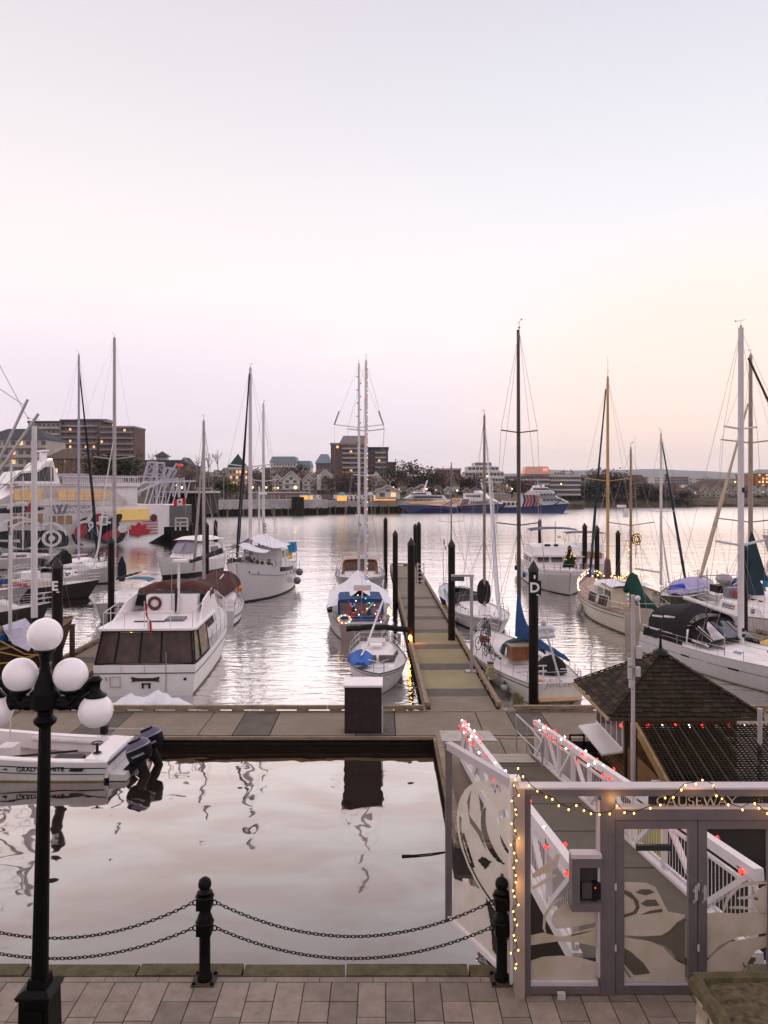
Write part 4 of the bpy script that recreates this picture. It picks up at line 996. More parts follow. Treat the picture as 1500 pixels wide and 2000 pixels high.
# ---- sloop bow towards us with dark furled sail cover
r,L = boat('cruising_sloop','white cruising sloop bow towards us with a black sail bag at its brown mast','sailboat',(5.75,57.6),(7.05,46.0))
H = Hull(L,3.5,1.15,1.55,tw=.62,rakeb=.10,flare=.14,sag=.1)
basic(H,r,stripes=[(.86,.88,NAVY),(.80,.81,NAVY)],rim=DULLW)
cabin(H,r,.28,.72,.5,wf=.62,slope1=2.2,wins=[(.15,.27,.35,.62),(.33,.45,.35,.62),(.51,.6,.35,.6)],wm=NAVY)
dodger(H,r,.22,2.3,1.25,BLACKC,1.3)
pm = loc_(r,(X(946,51.5),51.5,0)); zt = Zh(812,51.5)
mast(r,pm.x,1.6,zt,.10,mat('rope_brown_mast',(.26,.19,.17),.5,var=.25,scale=9),[],y=pm.y); rig(H,r,pm.x,zt,[(6.5,.9)],y=pm.y)
MB().loft([[Vector((pm.x-.15-.1*k*0,pm.y,0))+Vector((rr*math.cos(a)*.7,rr*math.sin(a)*1.15,z_)) for a in [j*PI/5 for j in range(10)]] for k,(z_,rr) in enumerate(((1.75,.18),(1.95,.34),(2.7,.42),(3.4,.40),(3.85,.28),(4.1,.08)))]).build('sail_bag',BLACKC,r,True)
furl(r,(L*.46,0,1.65),(pm.x+.3,pm.y,zt-1.0),WHITEC,.105); furl(r,(L*.40,.25,1.65),(pm.x+2.0,pm.y,9.6),DULLW,.07)
rails(H,r,.06,.95,.62,8,STEEL,.016)
for t in (.3,.55):fender(r,H.pt(t,.55,-1,.14),WFEND)
for t in (.25,.5):MB().lathe([(.005,.35),(.15,0),(.14,-.25),(.02,-.4)],H.pt(t,.62,-1,.16),8).build('teardrop_fender',NAVY,r,True)
MB().lathe([(.22,0),(.22,.5),(.2,.55)],(L*.47,0,1.7),10,Matrix.Rotation(PI/2,3,'X')).build('rolled_gear',WHITEC,r,True)

# ---- the bicycle sailboat with blue mainsail cover
r,L = boat('bicycle_sailboat','white sailboat with blue sail cover and bicycles on its side deck, stern towards us','sailboat',(7.22,31.9),(5.55,43.4))
H = Hull(L,3.75,1.45,1.75,tw=.60,rakeb=.07,rakes=.0,flare=.14,sag=.22,pw=2.0,mid=.45)
basic(H,r,m=mat('ivory_hull',(.70,.66,.64),.35,var=.06,scale=1.2,dirt=.3,dirtc=(.40,.33,.27)),stripes=[(.80,.84,mat('dark_green_line',(.012,.04,.035),.4))],rim=DULLW,boot=None,deckm=mat('pinkish_white_deck',(.66,.61,.62),.55,var=.06,dirt=.2,dirtc=(.5,.42,.35)))
H.band(.94,.955,.006).build('stripe',DALU,r,True)
H.band(-.3,.05,.008,absz=True).build('waterline_scum',mat('scummy_gelcoat'),r,True)
x0 = -L/2
cabin(H,r,.33,.78,.48,wf=.60,slope0=.08,slope1=1.2,wins=[(.15,.35,.3,.65),(.42,.6,.3,.65)],wm=GLASS,m=mat('pinkish_white_deck'))
SCR = mat('script_grey',(.30,.27,.33),.5)
t_ = text('boat_name','JenLee',.34,SCR,r,frame((x0-.012,-.05,.88),(0,-1,0),(.10,0,1)),.003,bold=-.004,sx=1.25)
t_.data.transform(Matrix(((1,.28,0,0),(0,1,0,0),(0,0,1,0),(0,0,0,1))))
MB().box(x0-.40,x0-.01,-.92,.92,.44,.50).build('swim_step',mat('pale_teak',(.55,.33,.16),.5,var=.2,scale=5),r)
q = MB()
for y_ in (-.55,.55):q.bar((x0-.36,y_,.42),(x0-.02,y_,.05),.07)
q.bar((x0-.34,-.75,.40),(x0-.34,.75,.40),.05); q.build('step_brace',TEAK,r)
q = MB()
for y_ in (.22,.60):q.tube([(x0-.36,y_,.5),(x0-.38,y_,.1)],.015,5)
q.tube([(x0-.37,.22,.25),(x0-.37,.6,.25)],.02,5); q.build('ladder',STEEL,r)
pm = loc_(r,(X(1014,37.2),37.2,0)); zt = Zh(643,37.2)
sp = [(Zh(845,37.2),.92),(Zh(1026,37.2),1.12)]
mast(r,pm.x,1.7,zt,.10,DALU,sp,y=pm.y,lean=.15); rig(H,r,pm.x,zt,sp[::-1],y=pm.y,sh=1.6)
ang = -.16
boom(r,pm.x-.12,2.95,4.6,DALU,BLUEC,.07,-.07,.62,ang,tall=1.45)
# stern radar pole and wind gear
MB().tube([(x0+.35,-.25,1.4),(x0+.55,.42,4.4)],.045,8).ball((x0+.55,.42,4.42),.14,8,6).build('stern_pole',DULLW,r,True)
MB().tube([(x0+.6,.80,4.02),(x0+.6,.72,4.16),(x0+.6,.5,4.22),(x0+.6,.1,4.22),(x0+.6,-.05,4.1),(x0+.6,-.05,3.95),(x0+.6,.75,3.9)],.14,8).build('wind_vane',WHITEC,r,True)
MB().tube([(x0+.3,-.25,1.45),(x0+.1,-.38,.85)],.07,8).build('outboard_bracket',mat('blue_grey_metal',(.16,.18,.34),.4),r)
MB().box(x0+3.2,x0+4.0,.0,.95,1.8,2.75).build('companion_box',WOOD,r); MB().box(x0+3.15,x0+4.05,-.05,1.0,2.755,2.82).build('box_lid',mat('dusty_lid',(.22,.18,.15),.6),r)
q = MB(); n = 8
rg = [[Vector((x0+4.0+a,.1+1.0*f_*math.cos(PI*k/n),1.95+hh*abs(math.sin(PI*k/n))**.6)) for k in range(n+1)] for a,f_,hh in ((0,1,1.05),(.5,1,1.08),(1.0,.93,.4))]
q.loft(rg[1:],closed=False,caps=False).build('dodger',mat('pinkish_vinyl'),r,True); MB().loft(rg[:2],closed=False,caps=False).tube(rg[0],.05,5).build('dodger_frame',mat('teal_dark_canvas',(.01,.04,.045),.7),r,True)
MB().loft([[Vector((x0+1.2+.25*i,-.42+rr*math.cos(PI*k/8),1.5+1.2*rr*1.35*math.sin(PI*k/8))) for k in range(9)] for i,rr in enumerate((.1,.55,.66,.68,.6,.15))],closed=False,caps=False).build('wheel_cover',BLACKC,r,True)
q = MB()
for z_ in (1.9,2.25):q.bar((x0+.9,.15,z_),(x0+.9,1.5,z_),.07)
q.bar((x0+.9,.3,1.4),(x0+.9,.3,2.3),.05).build('boarding_gate',DULLW,r)
MB().box(x0+.4,x0+.7,.5,.9,1.45,1.5).build('yellow_case',YELLOW,r)
for y_ in (.1,.38):MB().lathe([(.11,0),(.13,.2),(.09,.24)],(x0+.35,y_,1.42),10).build('bucket',WHITE,r,True)
rails(H,r,.04,.93,.66,9,STEEL,.015)
q = MB()
for sd in (-1,):
    q.tube([(x0+.5,sd*1.05,1.42),(x0+.5,sd*1.1,2.1),(x0+.5,sd*.3,2.15)],.025,6); q.tube([(x0+.1,sd*1.5,1.4),(x0+.1,sd*1.5,2.7)],.02,5)
q.build('stern_davit',STEEL,r)
for t,s_ in ((.18,1),(.42,1),(.66,1)):MB().lathe([(.005,.4),(.17,.02),(.16,-.22),(.02,-.4)],H.pt(t,.5,1,.17),10).build('teardrop_fender',WFEND,r,True)
for t in (.18,.42):MB().lathe([(.005,.42),(.10,.19),(.12,.12)],H.pt(t,.5,1,.17),10).build('fender_tip',NAVY,r,True)
wp = world_of(r)
for nm,t,ins,hh,rz_,tl in (('dark bicycle standing at the bow rail of the bicycle sailboat, facing us',.87,.55,.1,1.25,.08),('second bicycle by the bow rail with a blue bag, further inboard',.80,.95,.1,1.35,-.1),
                                ('bicycle with a basket lashed along the left rail of the bicycle sailboat',.57,.42,.0,1.9,.12),('sage bicycle leaning behind it nearer the black pile',.46,.5,.0,1.8,-.15)):
    bicycle('bicycle',nm,wp(H.edge(t,1,.02,ins)),rz_+.0,tl,m=mat('bicycle_frame_green',(.03,.06,.06),.4))
o = MB().box(-.22,.22,-.15,.15,0,.26).build('basket',mat('rusty_red_basket',(.20,.05,.04),.7,var=.4)); o.location = wp(H.edge(.55,1,.85,.5)); tag(o,'rusty red basket on the handlebars of the lashed bicycle','basket')
MB().tube([(0,0,0),(-.5,.9,-.6),(-1.6,1.6,-.75),(-1.9,2.2,-.55)],.014,4).build('mooring_line',ROPE,r,loc=None).location = (x0+2.4,1.6,1.4)
# mossy piling stubs and cleats by its stern
for px,py,h_ in ((1007,1378,.55),(1015,1378,.42)):
    b = G(px,py,ZD); o = MB().lathe([(.13,0),(.14,h_-.05),(.10,h_),(.0,h_+.01)],n=10).build('dock_stub',mat('mossy_stub',(.16,.14,.07),.9,var=.4),smooth=True)
    o.location = (b.x,b.y-.1,ZD); tag(o,'stubby mossy post at the inner corner of the floats, %s of a pair'%('taller' if h_>.5 else 'shorter'),'post')
b = G(958,1328,ZD)
o = thing('power_pedestal','dock pedestal with a coil of yellow rope on the right edge of the finger float','pedestal',b)
MB().box(-.12,.12,-.12,.12,0,.75).build('case',GALV,o); MB().box(-.14,.14,-.14,.14,.752,.80).build('cap',DK,o)
for k in range(3):MB().tube([(.0+.22*math.cos(a),-.16-.02*k,.34+.28*math.sin(a)) for a in [j*PI/7 for j in range(14)]],.03,5,True).build('rope_coil',YROPE,o)
# ---- trawler with a Christmas tree on its bow
r,L = boat('trawler_yacht','white trawler yacht with a blue bimini and a Christmas tree on its foredeck','yacht',(16.6,83),(15.6,64.2))
H = Hull(L,5.4,2.0,2.95,tw=.9,rakeb=.04,flare=.10,sag=.15,pw=2.8,mid=.5)
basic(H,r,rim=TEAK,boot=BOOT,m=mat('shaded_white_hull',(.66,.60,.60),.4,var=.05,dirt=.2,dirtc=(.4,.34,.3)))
H.band(.88,1.10,.0,t0=.5).build('bulwark',WHITE,r,True)
x0 = -L/2
cabin(H,r,.20,.66,2.0,wf=.80,name='deckhouse',slope0=.1,slope1=.55,top=.95,wins=[(.1,.25,.45,.78),(.3,.5,.45,.78),(.55,.75,.45,.78)])
xx = x0+L*.66
for k in range(3):
    y_ = -1.25+1.25*k; a = .42
    MB().loft([[Vector((xx-.36,y_-.5,4.0)),Vector((xx-.36,y_+.5,4.0)),Vector((xx-.18,y_+.5,3.35)),Vector((xx-.18,y_-.5,3.35))],[Vector((xx-.30,y_-.5,4.02)),Vector((xx-.30,y_+.5,4.02)),Vector((xx-.12,y_+.5,3.37)),Vector((xx-.12,y_-.5,3.37))]]).build('front_window',GLASS,r)
MB().prism([(xx-.55,4.15),(xx-.1,4.2),(xx-.35,5.35),(xx-5.2,5.35),(xx-5.4,4.15)],-2.25,2.25,lambda u,v,w:(u,w*(1-.05*(v-4.1)),v)).build('flybridge',WHITE,r)
MB().box(xx-6.6,xx+.15,-2.45,2.45,4.06,4.14).build('upper_deck',WHITE,r)
bimini(r,xx-4.6,xx-1.0,4.5,7.55,mat('slate_blue_canvas',(.05,.07,.14),.8),5.35,.35)
for y_,w_ in ((-.7,.5),(.1,.35)):MB().box(xx-1.6,xx-1.2,y_-w_/2,y_+w_/2,5.36,5.62).build('helm_seat',BLACK,r)
MB().tube([(xx-3.0,.3,4.2),(xx-3.0,.3,8.6)],.045,6).build('signal_mast',DULLW,r)
rails(H,r,.05,1.,1.0,12,TEAK,.022,pulpit=True,ins=.05)
for t,c_ in ((.52,SKYC),(.30,BLUEC),(.12,BLUEC)):fender(r,H.pt(t,.6,-1,.16),c_,.15,.75)
hatch(r,xx+1.6,0,3.0,.8,.8,WHITE); cabin(H,r,.66,.82,.45,wf=.55,name='fore_cabin',slope0=0,slope1=.6)
MB().box(L*.5-.25,L*.5+.35,-.2,.2,2.95,3.15).build('anchor_roller',DULLW,r)
wp = world_of(r)
ct = thing('christmas_tree','small dark green Christmas tree with tiny lights on the trawler foredeck','christmas tree',wp((L*.5-1.3,.15,2.95)))
LEAF = mat('fir_needles',(.010,.032,.018),.8,var=.4,scale=6)
q = MB(); rr_ = random.Random(4); ct.scale = (.8,.8,.8)
for i in range(900):
    u = rr_.random()**.8; z = .35+u*2.35; R_ = 1.02*(1-u)**.85*(.75+.35*(.5+.5*math.sin(z*13)))+.04; a = rr_.random()*6.28; k = R_*rr_.uniform(.55,1.05)
    p = Vector((k*math.cos(a),k*math.sin(a),z-.12*k)); d = Vector((math.cos(a),math.sin(a),-.35))*.16; s_ = Vector((-math.sin(a),math.cos(a),0))*.045
    q.add([p-s_,p+s_,p+d],[(0,1,2)])
q.lathe([(.80,.42),(.45,1.2),(.18,2.1),(.02,2.75)],n=10).build('crown',LEAF,ct)
MB().lathe([(.05,0),(.05,.5)],n=8).build('trunk',WOOD,ct); MB().lathe([(.25,0),(.22,.06)],n=10).build('stand',BLACK,ct)
for k in range(16):
    u = rr_.random(); z = .5+u*2.0; a = rr_.uniform(-2.8,-.3); k_ = 1.02*(1-(z-.35)/2.35)**.85+.02
    o = link(bulb_mesh(LWARM,.028),'bulb',None,ct); o.location = (k_*math.cos(a),k_*math.sin(a),z)

# ---- house boat style cruiser behind the three piles
r,L = boat('house_boat','white house boat cruiser with warm timber front windows behind three black piles','yacht',(21.6,88),(20.6,75))
H = Hull(L,4.6,1.7,2.5,tw=.9,rakeb=.05,pw=2.8,mid=.5)
basic(H,r,rim=TEAK); x0 = -L/2
cabin(H,r,.18,.68,1.9,wf=.82,name='deckhouse',slope0=.1,slope1=.2,top=.97,wins=[(.08+.15*k,.19+.15*k,.3,.85) for k in range(6)])
xx = x0+L*.68
for k in range(3):MB().box(xx-.02,xx+.02,-1.5+k*1.05,-.6+k*1.05,2.9,3.8).build('front_window',mat('amber_timber_blind',(.40,.16,.07),.5,var=.4,scale=3),r)
MB().box(xx-3.6,xx+.15,-1.95,1.95,3.98,4.06).build('upper_deck',CREAM,r); MB().prism([(xx-3.2,4.06),(xx,4.06),(xx-.25,5.15),(xx-3.2,5.15)],-1.75,1.75,lambda u,v,w:(u,w,v)).build('flybridge',WHITE,r)
bimini(r,xx-3.4,xx-.3,4.0,6.9,mat('slate_blue_canvas'),5.1,.2)
MB().prism([(-.6,0),(.5,0),(.3,.65),(-.3,.75)],-.6,.6,lambda u,v,w:(xx-1.4+w,-2.9+u,4.1+v)).build('covered_tender',mat('dusky_cover',(.16,.14,.17),.8),r)
MB().tube([(xx-1.5,-1.6,4.2),(xx-1.5,-1.6,7.6)],.03,5).ball((xx-1.6,-2.6,6.2),.22,8,6).tube([(xx-1.5,-1.6,5.6),(xx-1.6,-2.6,6.2)],.03,5).build('aerial_pole',DULLW,r)
rails(H,r,.1,.98,.8,8,STEEL,.02)

# ---- classic ketch dressed in garlands of light
r,L = boat('classic_ketch','cream classic ketch with golden masts and garlands of coloured lights along its bow rail','sailboat',(16.15,47.0),(16.5,61.8))
H = Hull(L,4.6,1.55,2.35,tw=.62,rakeb=.06,flare=.14,sag=.3,pw=2.2,mid=.45)
basic(H,r,m=mat('cream_hull',(.68,.61,.52),.4,var=.05,dirt=.2,dirtc=(.4,.33,.25)),boot=mat('olive_boot_top',(.10,.10,.04),.7),rim=mat('dark_teak_rim',(.10,.08,.05),.6),deckm=mat('teak_side_deck',(.34,.25,.20),.7,var=.2,scale=6))
H.band(.84,.875,.02).build('rub_rail',mat('dark_teak_rim'),r,True)
x0 = -L/2
cabin(H,r,.42,.78,.45,wf=.6,m=mat('dusty_cabin',(.46,.38,.34),.6),wins=[(.2,.4,.3,.7)])
cabin(H,r,.22,.44,1.55,wf=.66,name='pilothouse',slope0=.05,slope1=.25,top=.93,m=CREAM,wins=[(.08,.46,.38,.85),(.54,.92,.38,.85)],wm=mat('greenish_vinyl',(.07,.08,.05),.1,var=.7,scale=3))
MB().loft([[Vector((x0+L*t,1.45*math.cos(PI*k/8),3.05+.16*math.sin(PI*k/8)+u)) for k in range(9)] for t,u in ((.19,.0),(.32,.08),(.46,-.02))],closed=False,caps=False).build('pilothouse_roof',WHITEC,r,True)
MB().box(x0+L*.27,x0+L*.36,-.4,.4,3.27,3.32).build('roof_panel',GLASS,r)
for t in (.16,.29):
    p = H.edge(t,1,.25,.05); p2 = H.edge(t+.10,1,.25,.05)
    a,b = p+Vector((0,.05,-.1)),p2+Vector((0,.05,-.1)); up = Vector((0,-.15,.85))
    MB().loft([[a,b,b+up,a+up],[v+Vector((0,-.05,0)) for v in (a,b,b+up,a+up)]]).build('panel_frame',mat('pale_frame',(.6,.57,.5),.5),r)
    i = .06; d = (b-a).normalized()*i; u_ = up.normalized()*i; o_ = Vector((0,.01,0))
    MB().loft([[a+d+u_+o_,b-d+u_+o_,b-d+up-u_+o_,a+d+up-u_+o_],[v for v in (a+d+u_,b-d+u_,b-d+up-u_,a+d+up-u_)]]).build('solar_panel',mat('solar_brown',(.03,.018,.02),.3),r)
MB().loft([[Vector((x0+L*.50+.35*k,.75+rr*math.cos(a),2.45+rr*.75*math.sin(a))) for a in [j*PI/5 for j in range(10)]] for k,rr in enumerate((.1,.36,.42,.42,.38,.3,.08))]).build('covered_liferaft',WHITEC,r,True)
pm = loc_(r,(X(1187,56),56,0)); zt = Zh(737,56)
m1 = mast(r,pm.x,2.2,zt,.115,YWOOD,[(Zh(937,56)-.1,1.65)],y=pm.y,name='main_mast'); rig(H,r,pm.x,zt,[(Zh(937,56),1.65)],y=pm.y)
MB().tube([(pm.x,pm.y,zt),(pm.x,pm.y,zt+1.5)],.012,4).build('aerial',WIRE,r)
furl(r,(pm.x+3.2,pm.y+.55,2.6),(pm.x+.35,pm.y+.05,zt-.8),mat('dark_teal_canvas',(.02,.045,.06),.8),.10)
p2 = loc_(r,(X(1232,49),49,0)); zt2 = Zh(877,49)
mast(r,p2.x,1.7,zt2,.085,mat('brown_spar',(.33,.22,.13),.45,var=.2),[(Zh(1018,49),1.5)],y=p2.y,name='mizzen_mast'); rig(H,r,p2.x,zt2,[(Zh(1018,49),1.5)],y=p2.y,bow=False)
MB().lathe([(.3,0),(.3,.12)],(p2.x+.3,p2.y+.5,Zh(990,49)),12).box(p2.x,p2.x+.35,p2.y+.15,p2.y+.4,Zh(1005,49),Zh(992,49)).build('radar',WHITE,r)
MB().loft([[Vector((p2.x+.1-k*.5,p2.y+.9*(k-1)*-.35+rr*math.cos(a),3.0+.9*(k==1)-k*.25+rr*1.6*math.sin(a))) for a in [j*PI/4 for j in range(8)]] for k,rr in enumerate((.15,.42,.40,.25,.1))]).build('mizzen_cover',GREENC,r,True)
MB().loft([[Vector((pm.x+.05,pm.y,0))+Vector((rr*math.cos(a),rr*math.sin(a),z_)) for a in [j*PI/4 for j in range(8)]] for z_,rr in ((2.6,.3),(3.3,.28),(4.3,.22),(4.6,.12))]).build('mast_wrap',mat('purple_brown_canvas',(.12,.06,.07),.8),r,True)
for t in (.55,.62,.74):fender(r,H.pt(t,.5,1,.2),WFEND,.2,.95)
rails(H,r,.05,1.,.75,11,STEEL,.016)
wp = world_of(r)
g_ = [wp(H.edge(.58+.42*k/46,1,.68-.10*abs(math.sin(k*.8))-(.25 if k%3==0 else 0),.03)) for k in range(47)]
lights('light_string',g_,'thick garland of coloured lights along the near bow rail of the cream classic ketch',[LWARM,LRED,LWARM,LWHITE,LBLUE,LWARM],rad=.05)
lights('light_string',[wp(H.edge(1-.4*k/26,-1,.68-.1*abs(math.sin(k)),.03)) for k in range(27)],'garland of coloured lights along the far bow rail of the cream classic ketch',[LWARM,LBLUE,LWHITE,LWARM,LGREEN],rad=.045)
rr_ = random.Random(9)
lights('light_string',[wp((pm.x-.6+rr_.gauss(0,.5),pm.y-1.0+rr_.gauss(0,.75),3.1+rr_.gauss(0,.27))) for k in range(60)],'bushy tangle of orange lights at the foot of the golden main mast',[LWARM,LWARM,LRED,LWARM],rad=.05)
lights('light_string',[wp((p2.x+.15,p2.y+.1+.05*math.sin(k),2.0+k*.33)) for k in range(14)],'coloured bulbs climbing the shorter mast of the cream classic ketch',[LRED,LBLUE,LGREEN,LWARM],rad=.04)
wr = thing('christmas_wreath','green Christmas wreath hanging in the rigging beside the shorter mast of the classic ketch','wreath',P(1243,1053,48.6))
q = MB()
for i in range(260):
    a = rr_.random()*6.28; b = rr_.random()*6.28; R_ = .27+.085*math.cos(b)*rr_.uniform(.6,1.3)
    p = Vector((R_*math.cos(a)*.85,.08*math.sin(b),R_*math.sin(a))); d = Vector((rr_.uniform(-1,1),rr_.uniform(-.6,.6),rr_.uniform(-1,1))).normalized()*.06
    q.add([p-d,p+d,p+Vector((d.z,0,-d.x))*.8],[(0,1,2)])
q.tube([(.27*.85*math.cos(a),0,.27*math.sin(a)) for a in [j*PI/8 for j in range(16)]],.055,6,True).build('greenery',mat('wreath_leaves',(.03,.045,.012),.8,var=.5),wr)
for k in range(12):o = link(bulb_mesh(LWARM,.022),'bulb',None,wr); o.location = (.27*.85*math.cos(k*.52),-.10,.27*math.sin(k*.52))
MB().tube([(0,0,.3),(-.1,0,6.5)],.008,4).tube([(0,0,-.3),(-.05,0,-1.2)],.03,4).build('hanging_line',WIRE,wr)

# ---- sloop with a violet boat cover
r,L = boat('violet_covered_sloop','sloop under a violet cover with a dark furled sail slanting to the right','sailboat',(21.3,56.5),(27.5,66))
H = Hull(L,3.3,1.1,1.5,tw=.6)
basic(H,r,rim=mat('olive_rim',(.14,.13,.06),.6),m=mat('dark_olive_hull',(.09,.09,.055),.5))
wpl = lambda wx,wy,z:(lambda q_:Vector((q_.x,q_.y,z)))(loc_(r,(wx,wy,0)))
MB().loft([[Vector((-L*.46+L*.9*i/10,1.5*math.sin(PI*(i+.8)/11.6)*math.cos(PI*k/8),1.15+(.75*math.sin(PI*(i+.6)/11.2)+.05*math.sin(i*2))*math.sin(PI*k/8))) for k in range(9)] for i in range(11)],closed=False,caps=False).build('boat_cover',PURP,r,True)
pm = loc_(r,(X(1291,61),61,0)); zt = Zh(848,61)
mast(r,pm.x,1.4,zt,.11,DULLW,[(Zh(1000,61),1.15)],y=pm.y); rig(H,r,pm.x,zt,[(Zh(1000,61),1.15)],y=pm.y)
e = wpl(X(1340,62),62,Zh(1140,62)); furl(r,e,(pm.x+.3,pm.y,zt-.6),mat('dark_teal_canvas'),.11)
e = wpl(X(1307,61.5),61.5,Zh(1140,61)); furl(r,e,(pm.x+.1,pm.y,Zh(1030,61)),DULLW,.07,name='furled_staysail')
a,b = wpl(X(1240,61),61,Zh(1110,61)),wpl(X(1290,61),61,Zh(1118,61)); MB().tube([a,b],.07,6).build('boom',DULLW,r)
MB().loft([[wpl(X(1312+k*7,58),58,Zh(1152,58))+Vector((.25*math.cos(a_),.3*math.cos(a_),.35*math.sin(a_)+.05*k%2)) for a_ in [j*PI/4 for j in range(8)]] for k in range(4)]).build('blue_bundle',mat('royal_blue_cloth',(.03,.06,.50),.7),r,True)
rails(H,r,.05,.95,.6,8,STEEL,.02)

# ---- the big white sloop at the right, cut by the frame
r,L = boat('big_sloop','big modern white sloop with black cockpit canopy, cut by the right edge','sailboat',(15.7,42.8),(19.9,29.5))
H = Hull(L,4.15,1.55,1.95,tw=.80,rakeb=.02,rakes=.035,flare=.10,sag=.03,pw=2.2,mid=.38)
basic(H,r,rim=DULLW,boot=mat('pale_boot_line',(.50,.46,.36),.5),m=mat('satin_white_hull',(.72,.67,.69),.3,var=.04,dirt=.12,dirtc=(.5,.45,.45)),deckm=WHITE)
H.band(-.3,.03,.012,absz=True).build('boot_top',BOOT,r,True)
H.band(.66,.675,.008,t1=.93).build('stripe',NAVY,r,True)
for t in (.27,.50,.73):H.band(.64,.70,.014,t0=t,t1=t+.045,n=3).build('hull_window',BLACK,r,True)
x0 = -L/2
cabin(H,r,.30,.84,.34,wf=.56,slope0=.1,slope1=3.2,top=.62,name='coachroof',wins=[(.12,.19,.35,.75),(.27,.34,.3,.7)],wm=mat('blue_grey_window',(.20,.25,.36),.2))
pm = loc_(r,(X(1447,38),38,0)); zt = Zh(640,38)
sp = [(Zh(1043,38),1.5),(Zh(838,38),1.0)]
mk = mast(r,pm.x,1.85,zt,.155,mat('satin_white_mast',(.62,.57,.61),.35,var=.04),sp,y=pm.y,taper=.85); rig(H,r,pm.x,zt,sp,y=pm.y,sh=1.9,rad=.011)
for z_ in (Zh(957,38),Zh(1198,38),Zh(1213,38)):MB().box(pm.x+.14,pm.x+.2,pm.y-.06,pm.y+.06,z_-.12,z_+.12).build('mast_fitting',BLACK,mk)
furl(r,(L*.47,0,2.1),(pm.x+.5,pm.y,zt-1.6),mat('olive_black_canvas',(.035,.032,.022),.8),.11)
be = loc_(r,(X(1337,41.2),41.2,0)); bz_ = Zh(1201,38)/.74
MB().tube([(pm.x-.15,pm.y,bz_-.05),(be.x,be.y,Zh(1171,41.2)/.72)],.13,10).build('boom',DULLW,r,True)
# black canopy: forward dodger and aft bimini
def hoop(x,w_,z0_,h_,n=10,fl=.55):return [Vector((x,w_*math.cos(PI*k/n)*1.0,z0_+h_*(math.sin(PI*k/n)**fl if 0<k<n else 0))) for k in range(n+1)]
xa,xb,xc,xd = x0+.5,x0+2.7,x0+3.7,x0+5.3
VC = mat('clear_vinyl_reflecting',(.60,.54,.56),.12,var=.7,scale=1.2,bump=.5,bscale=3)
def panel(A,B_,k0,k1,v0,v1,m_,nm='canopy_window'):
    p = []
    for k in (k0,k1):
        i = int(k); f_ = k-i; a = A[i].lerp(A[min(i+1,10)],f_); b = B_[i].lerp(B_[min(i+1,10)],f_); p.append((a,b))
    q_ = [p[0][0].lerp(p[0][1],v0),p[0][0].lerp(p[0][1],v1),p[1][0].lerp(p[1][1],v1),p[1][0].lerp(p[1][1],v0)]
    c = Vector((sum(v.x for v in q_)/4,0,1.9)); o_ = [v+(v-c).normalized()*.035 for v in q_]
    MB().loft([q_,o_]).build(nm,m_,r)
ha,hb,hc,hd = hoop(xa,1.55,1.6,2.1),hoop(xb,1.65,1.6,2.5),hoop(xc,1.55,1.75,1.7),hoop(xd,1.5,1.75,.45)
MB().loft([ha,hb],closed=False,caps=False).build('aft_canopy',BLACKC,r,True); MB().loft([hb,hoop(xc-.1,1.58,1.7,2.1)],closed=False,caps=False).build('middle_canopy',BLACKC,r,True)
MB().loft([hc,[a.lerp(b,.45) for a,b in zip(hc,hd)]],closed=False,caps=False).build('dodger_top',BLACKC,r,True); MB().loft([hc,hd],closed=False,caps=False).build('dodger',BLACKC,r,True)
panel(ha,hb,.15,1.6,.08,.48,VC); panel(ha,hb,.15,1.7,.54,.94,VC); panel(ha,hb,2.6,4.4,.3,.85,VC,'roof_window')
for a,b,m_ in ((.2,1.9,VC),(2.2,3.9,VINYL),(4.1,5.9,mat('blue_tinted_vinyl',(.09,.09,.13),.08,var=.5)),(6.1,7.8,VC),(8.1,9.8,VC)):panel(hc,hd,a,b,.2,.9,m_)
panel(ha,hb,8.4,9.85,.08,.48,VC); panel(ha,hb,8.3,9.85,.54,.94,VC)
MB().loft([[Vector((xa+(xc-xa)*i/6,sd*1.72,1.5)) for sd in (1,)]+[Vector((xa+(xc-xa)*i/6,1.70,2.0))] for i in range(7)],closed=False,caps=False).build('cockpit_cloth',BLACKC,r)
MB().loft([[Vector((xa+(xc-xa)*i/6,-1.86+.05*math.sin(i*2),1.52)),Vector((xa+(xc-xa)*i/6,-1.8,2.1))] for i in range(7)],closed=False,caps=False).build('cockpit_cloth',BLACKC,r)
rails(H,r,.03,.99,.62,9,STEEL,.016)
for x_,y_ in ((1.0,-.6),(2.2,-.3),(3.0,.3),(4.6,-.2)):MB().lathe([(.07,0),(.05,.06),(.08,.10)],(x_,y_,2.14),8).build('winch',mat('blue_steel',(.05,.09,.18),.3,.5),r)
hatch(r,1.8,.3,2.17,.6,.5); hatch(r,4.4,0,2.06,.6,.5); MB().tube([(-3.2,-.9,2.1),(-.8,-.7,2.22),(1.4,-.5,2.25),(2.5,-.1,2.22)],.018,5).tube([(2.3,-.2,2.2),(3.6,-1.1,2.05),(5.8,-.9,2.0)],.015,5).build('deck_line',ROPE,r)
MB().tube([(-.3,-1.9,1.7),(-.3,-1.9,3.1)],.03,6).build('whisker_pole',STEEL,r)

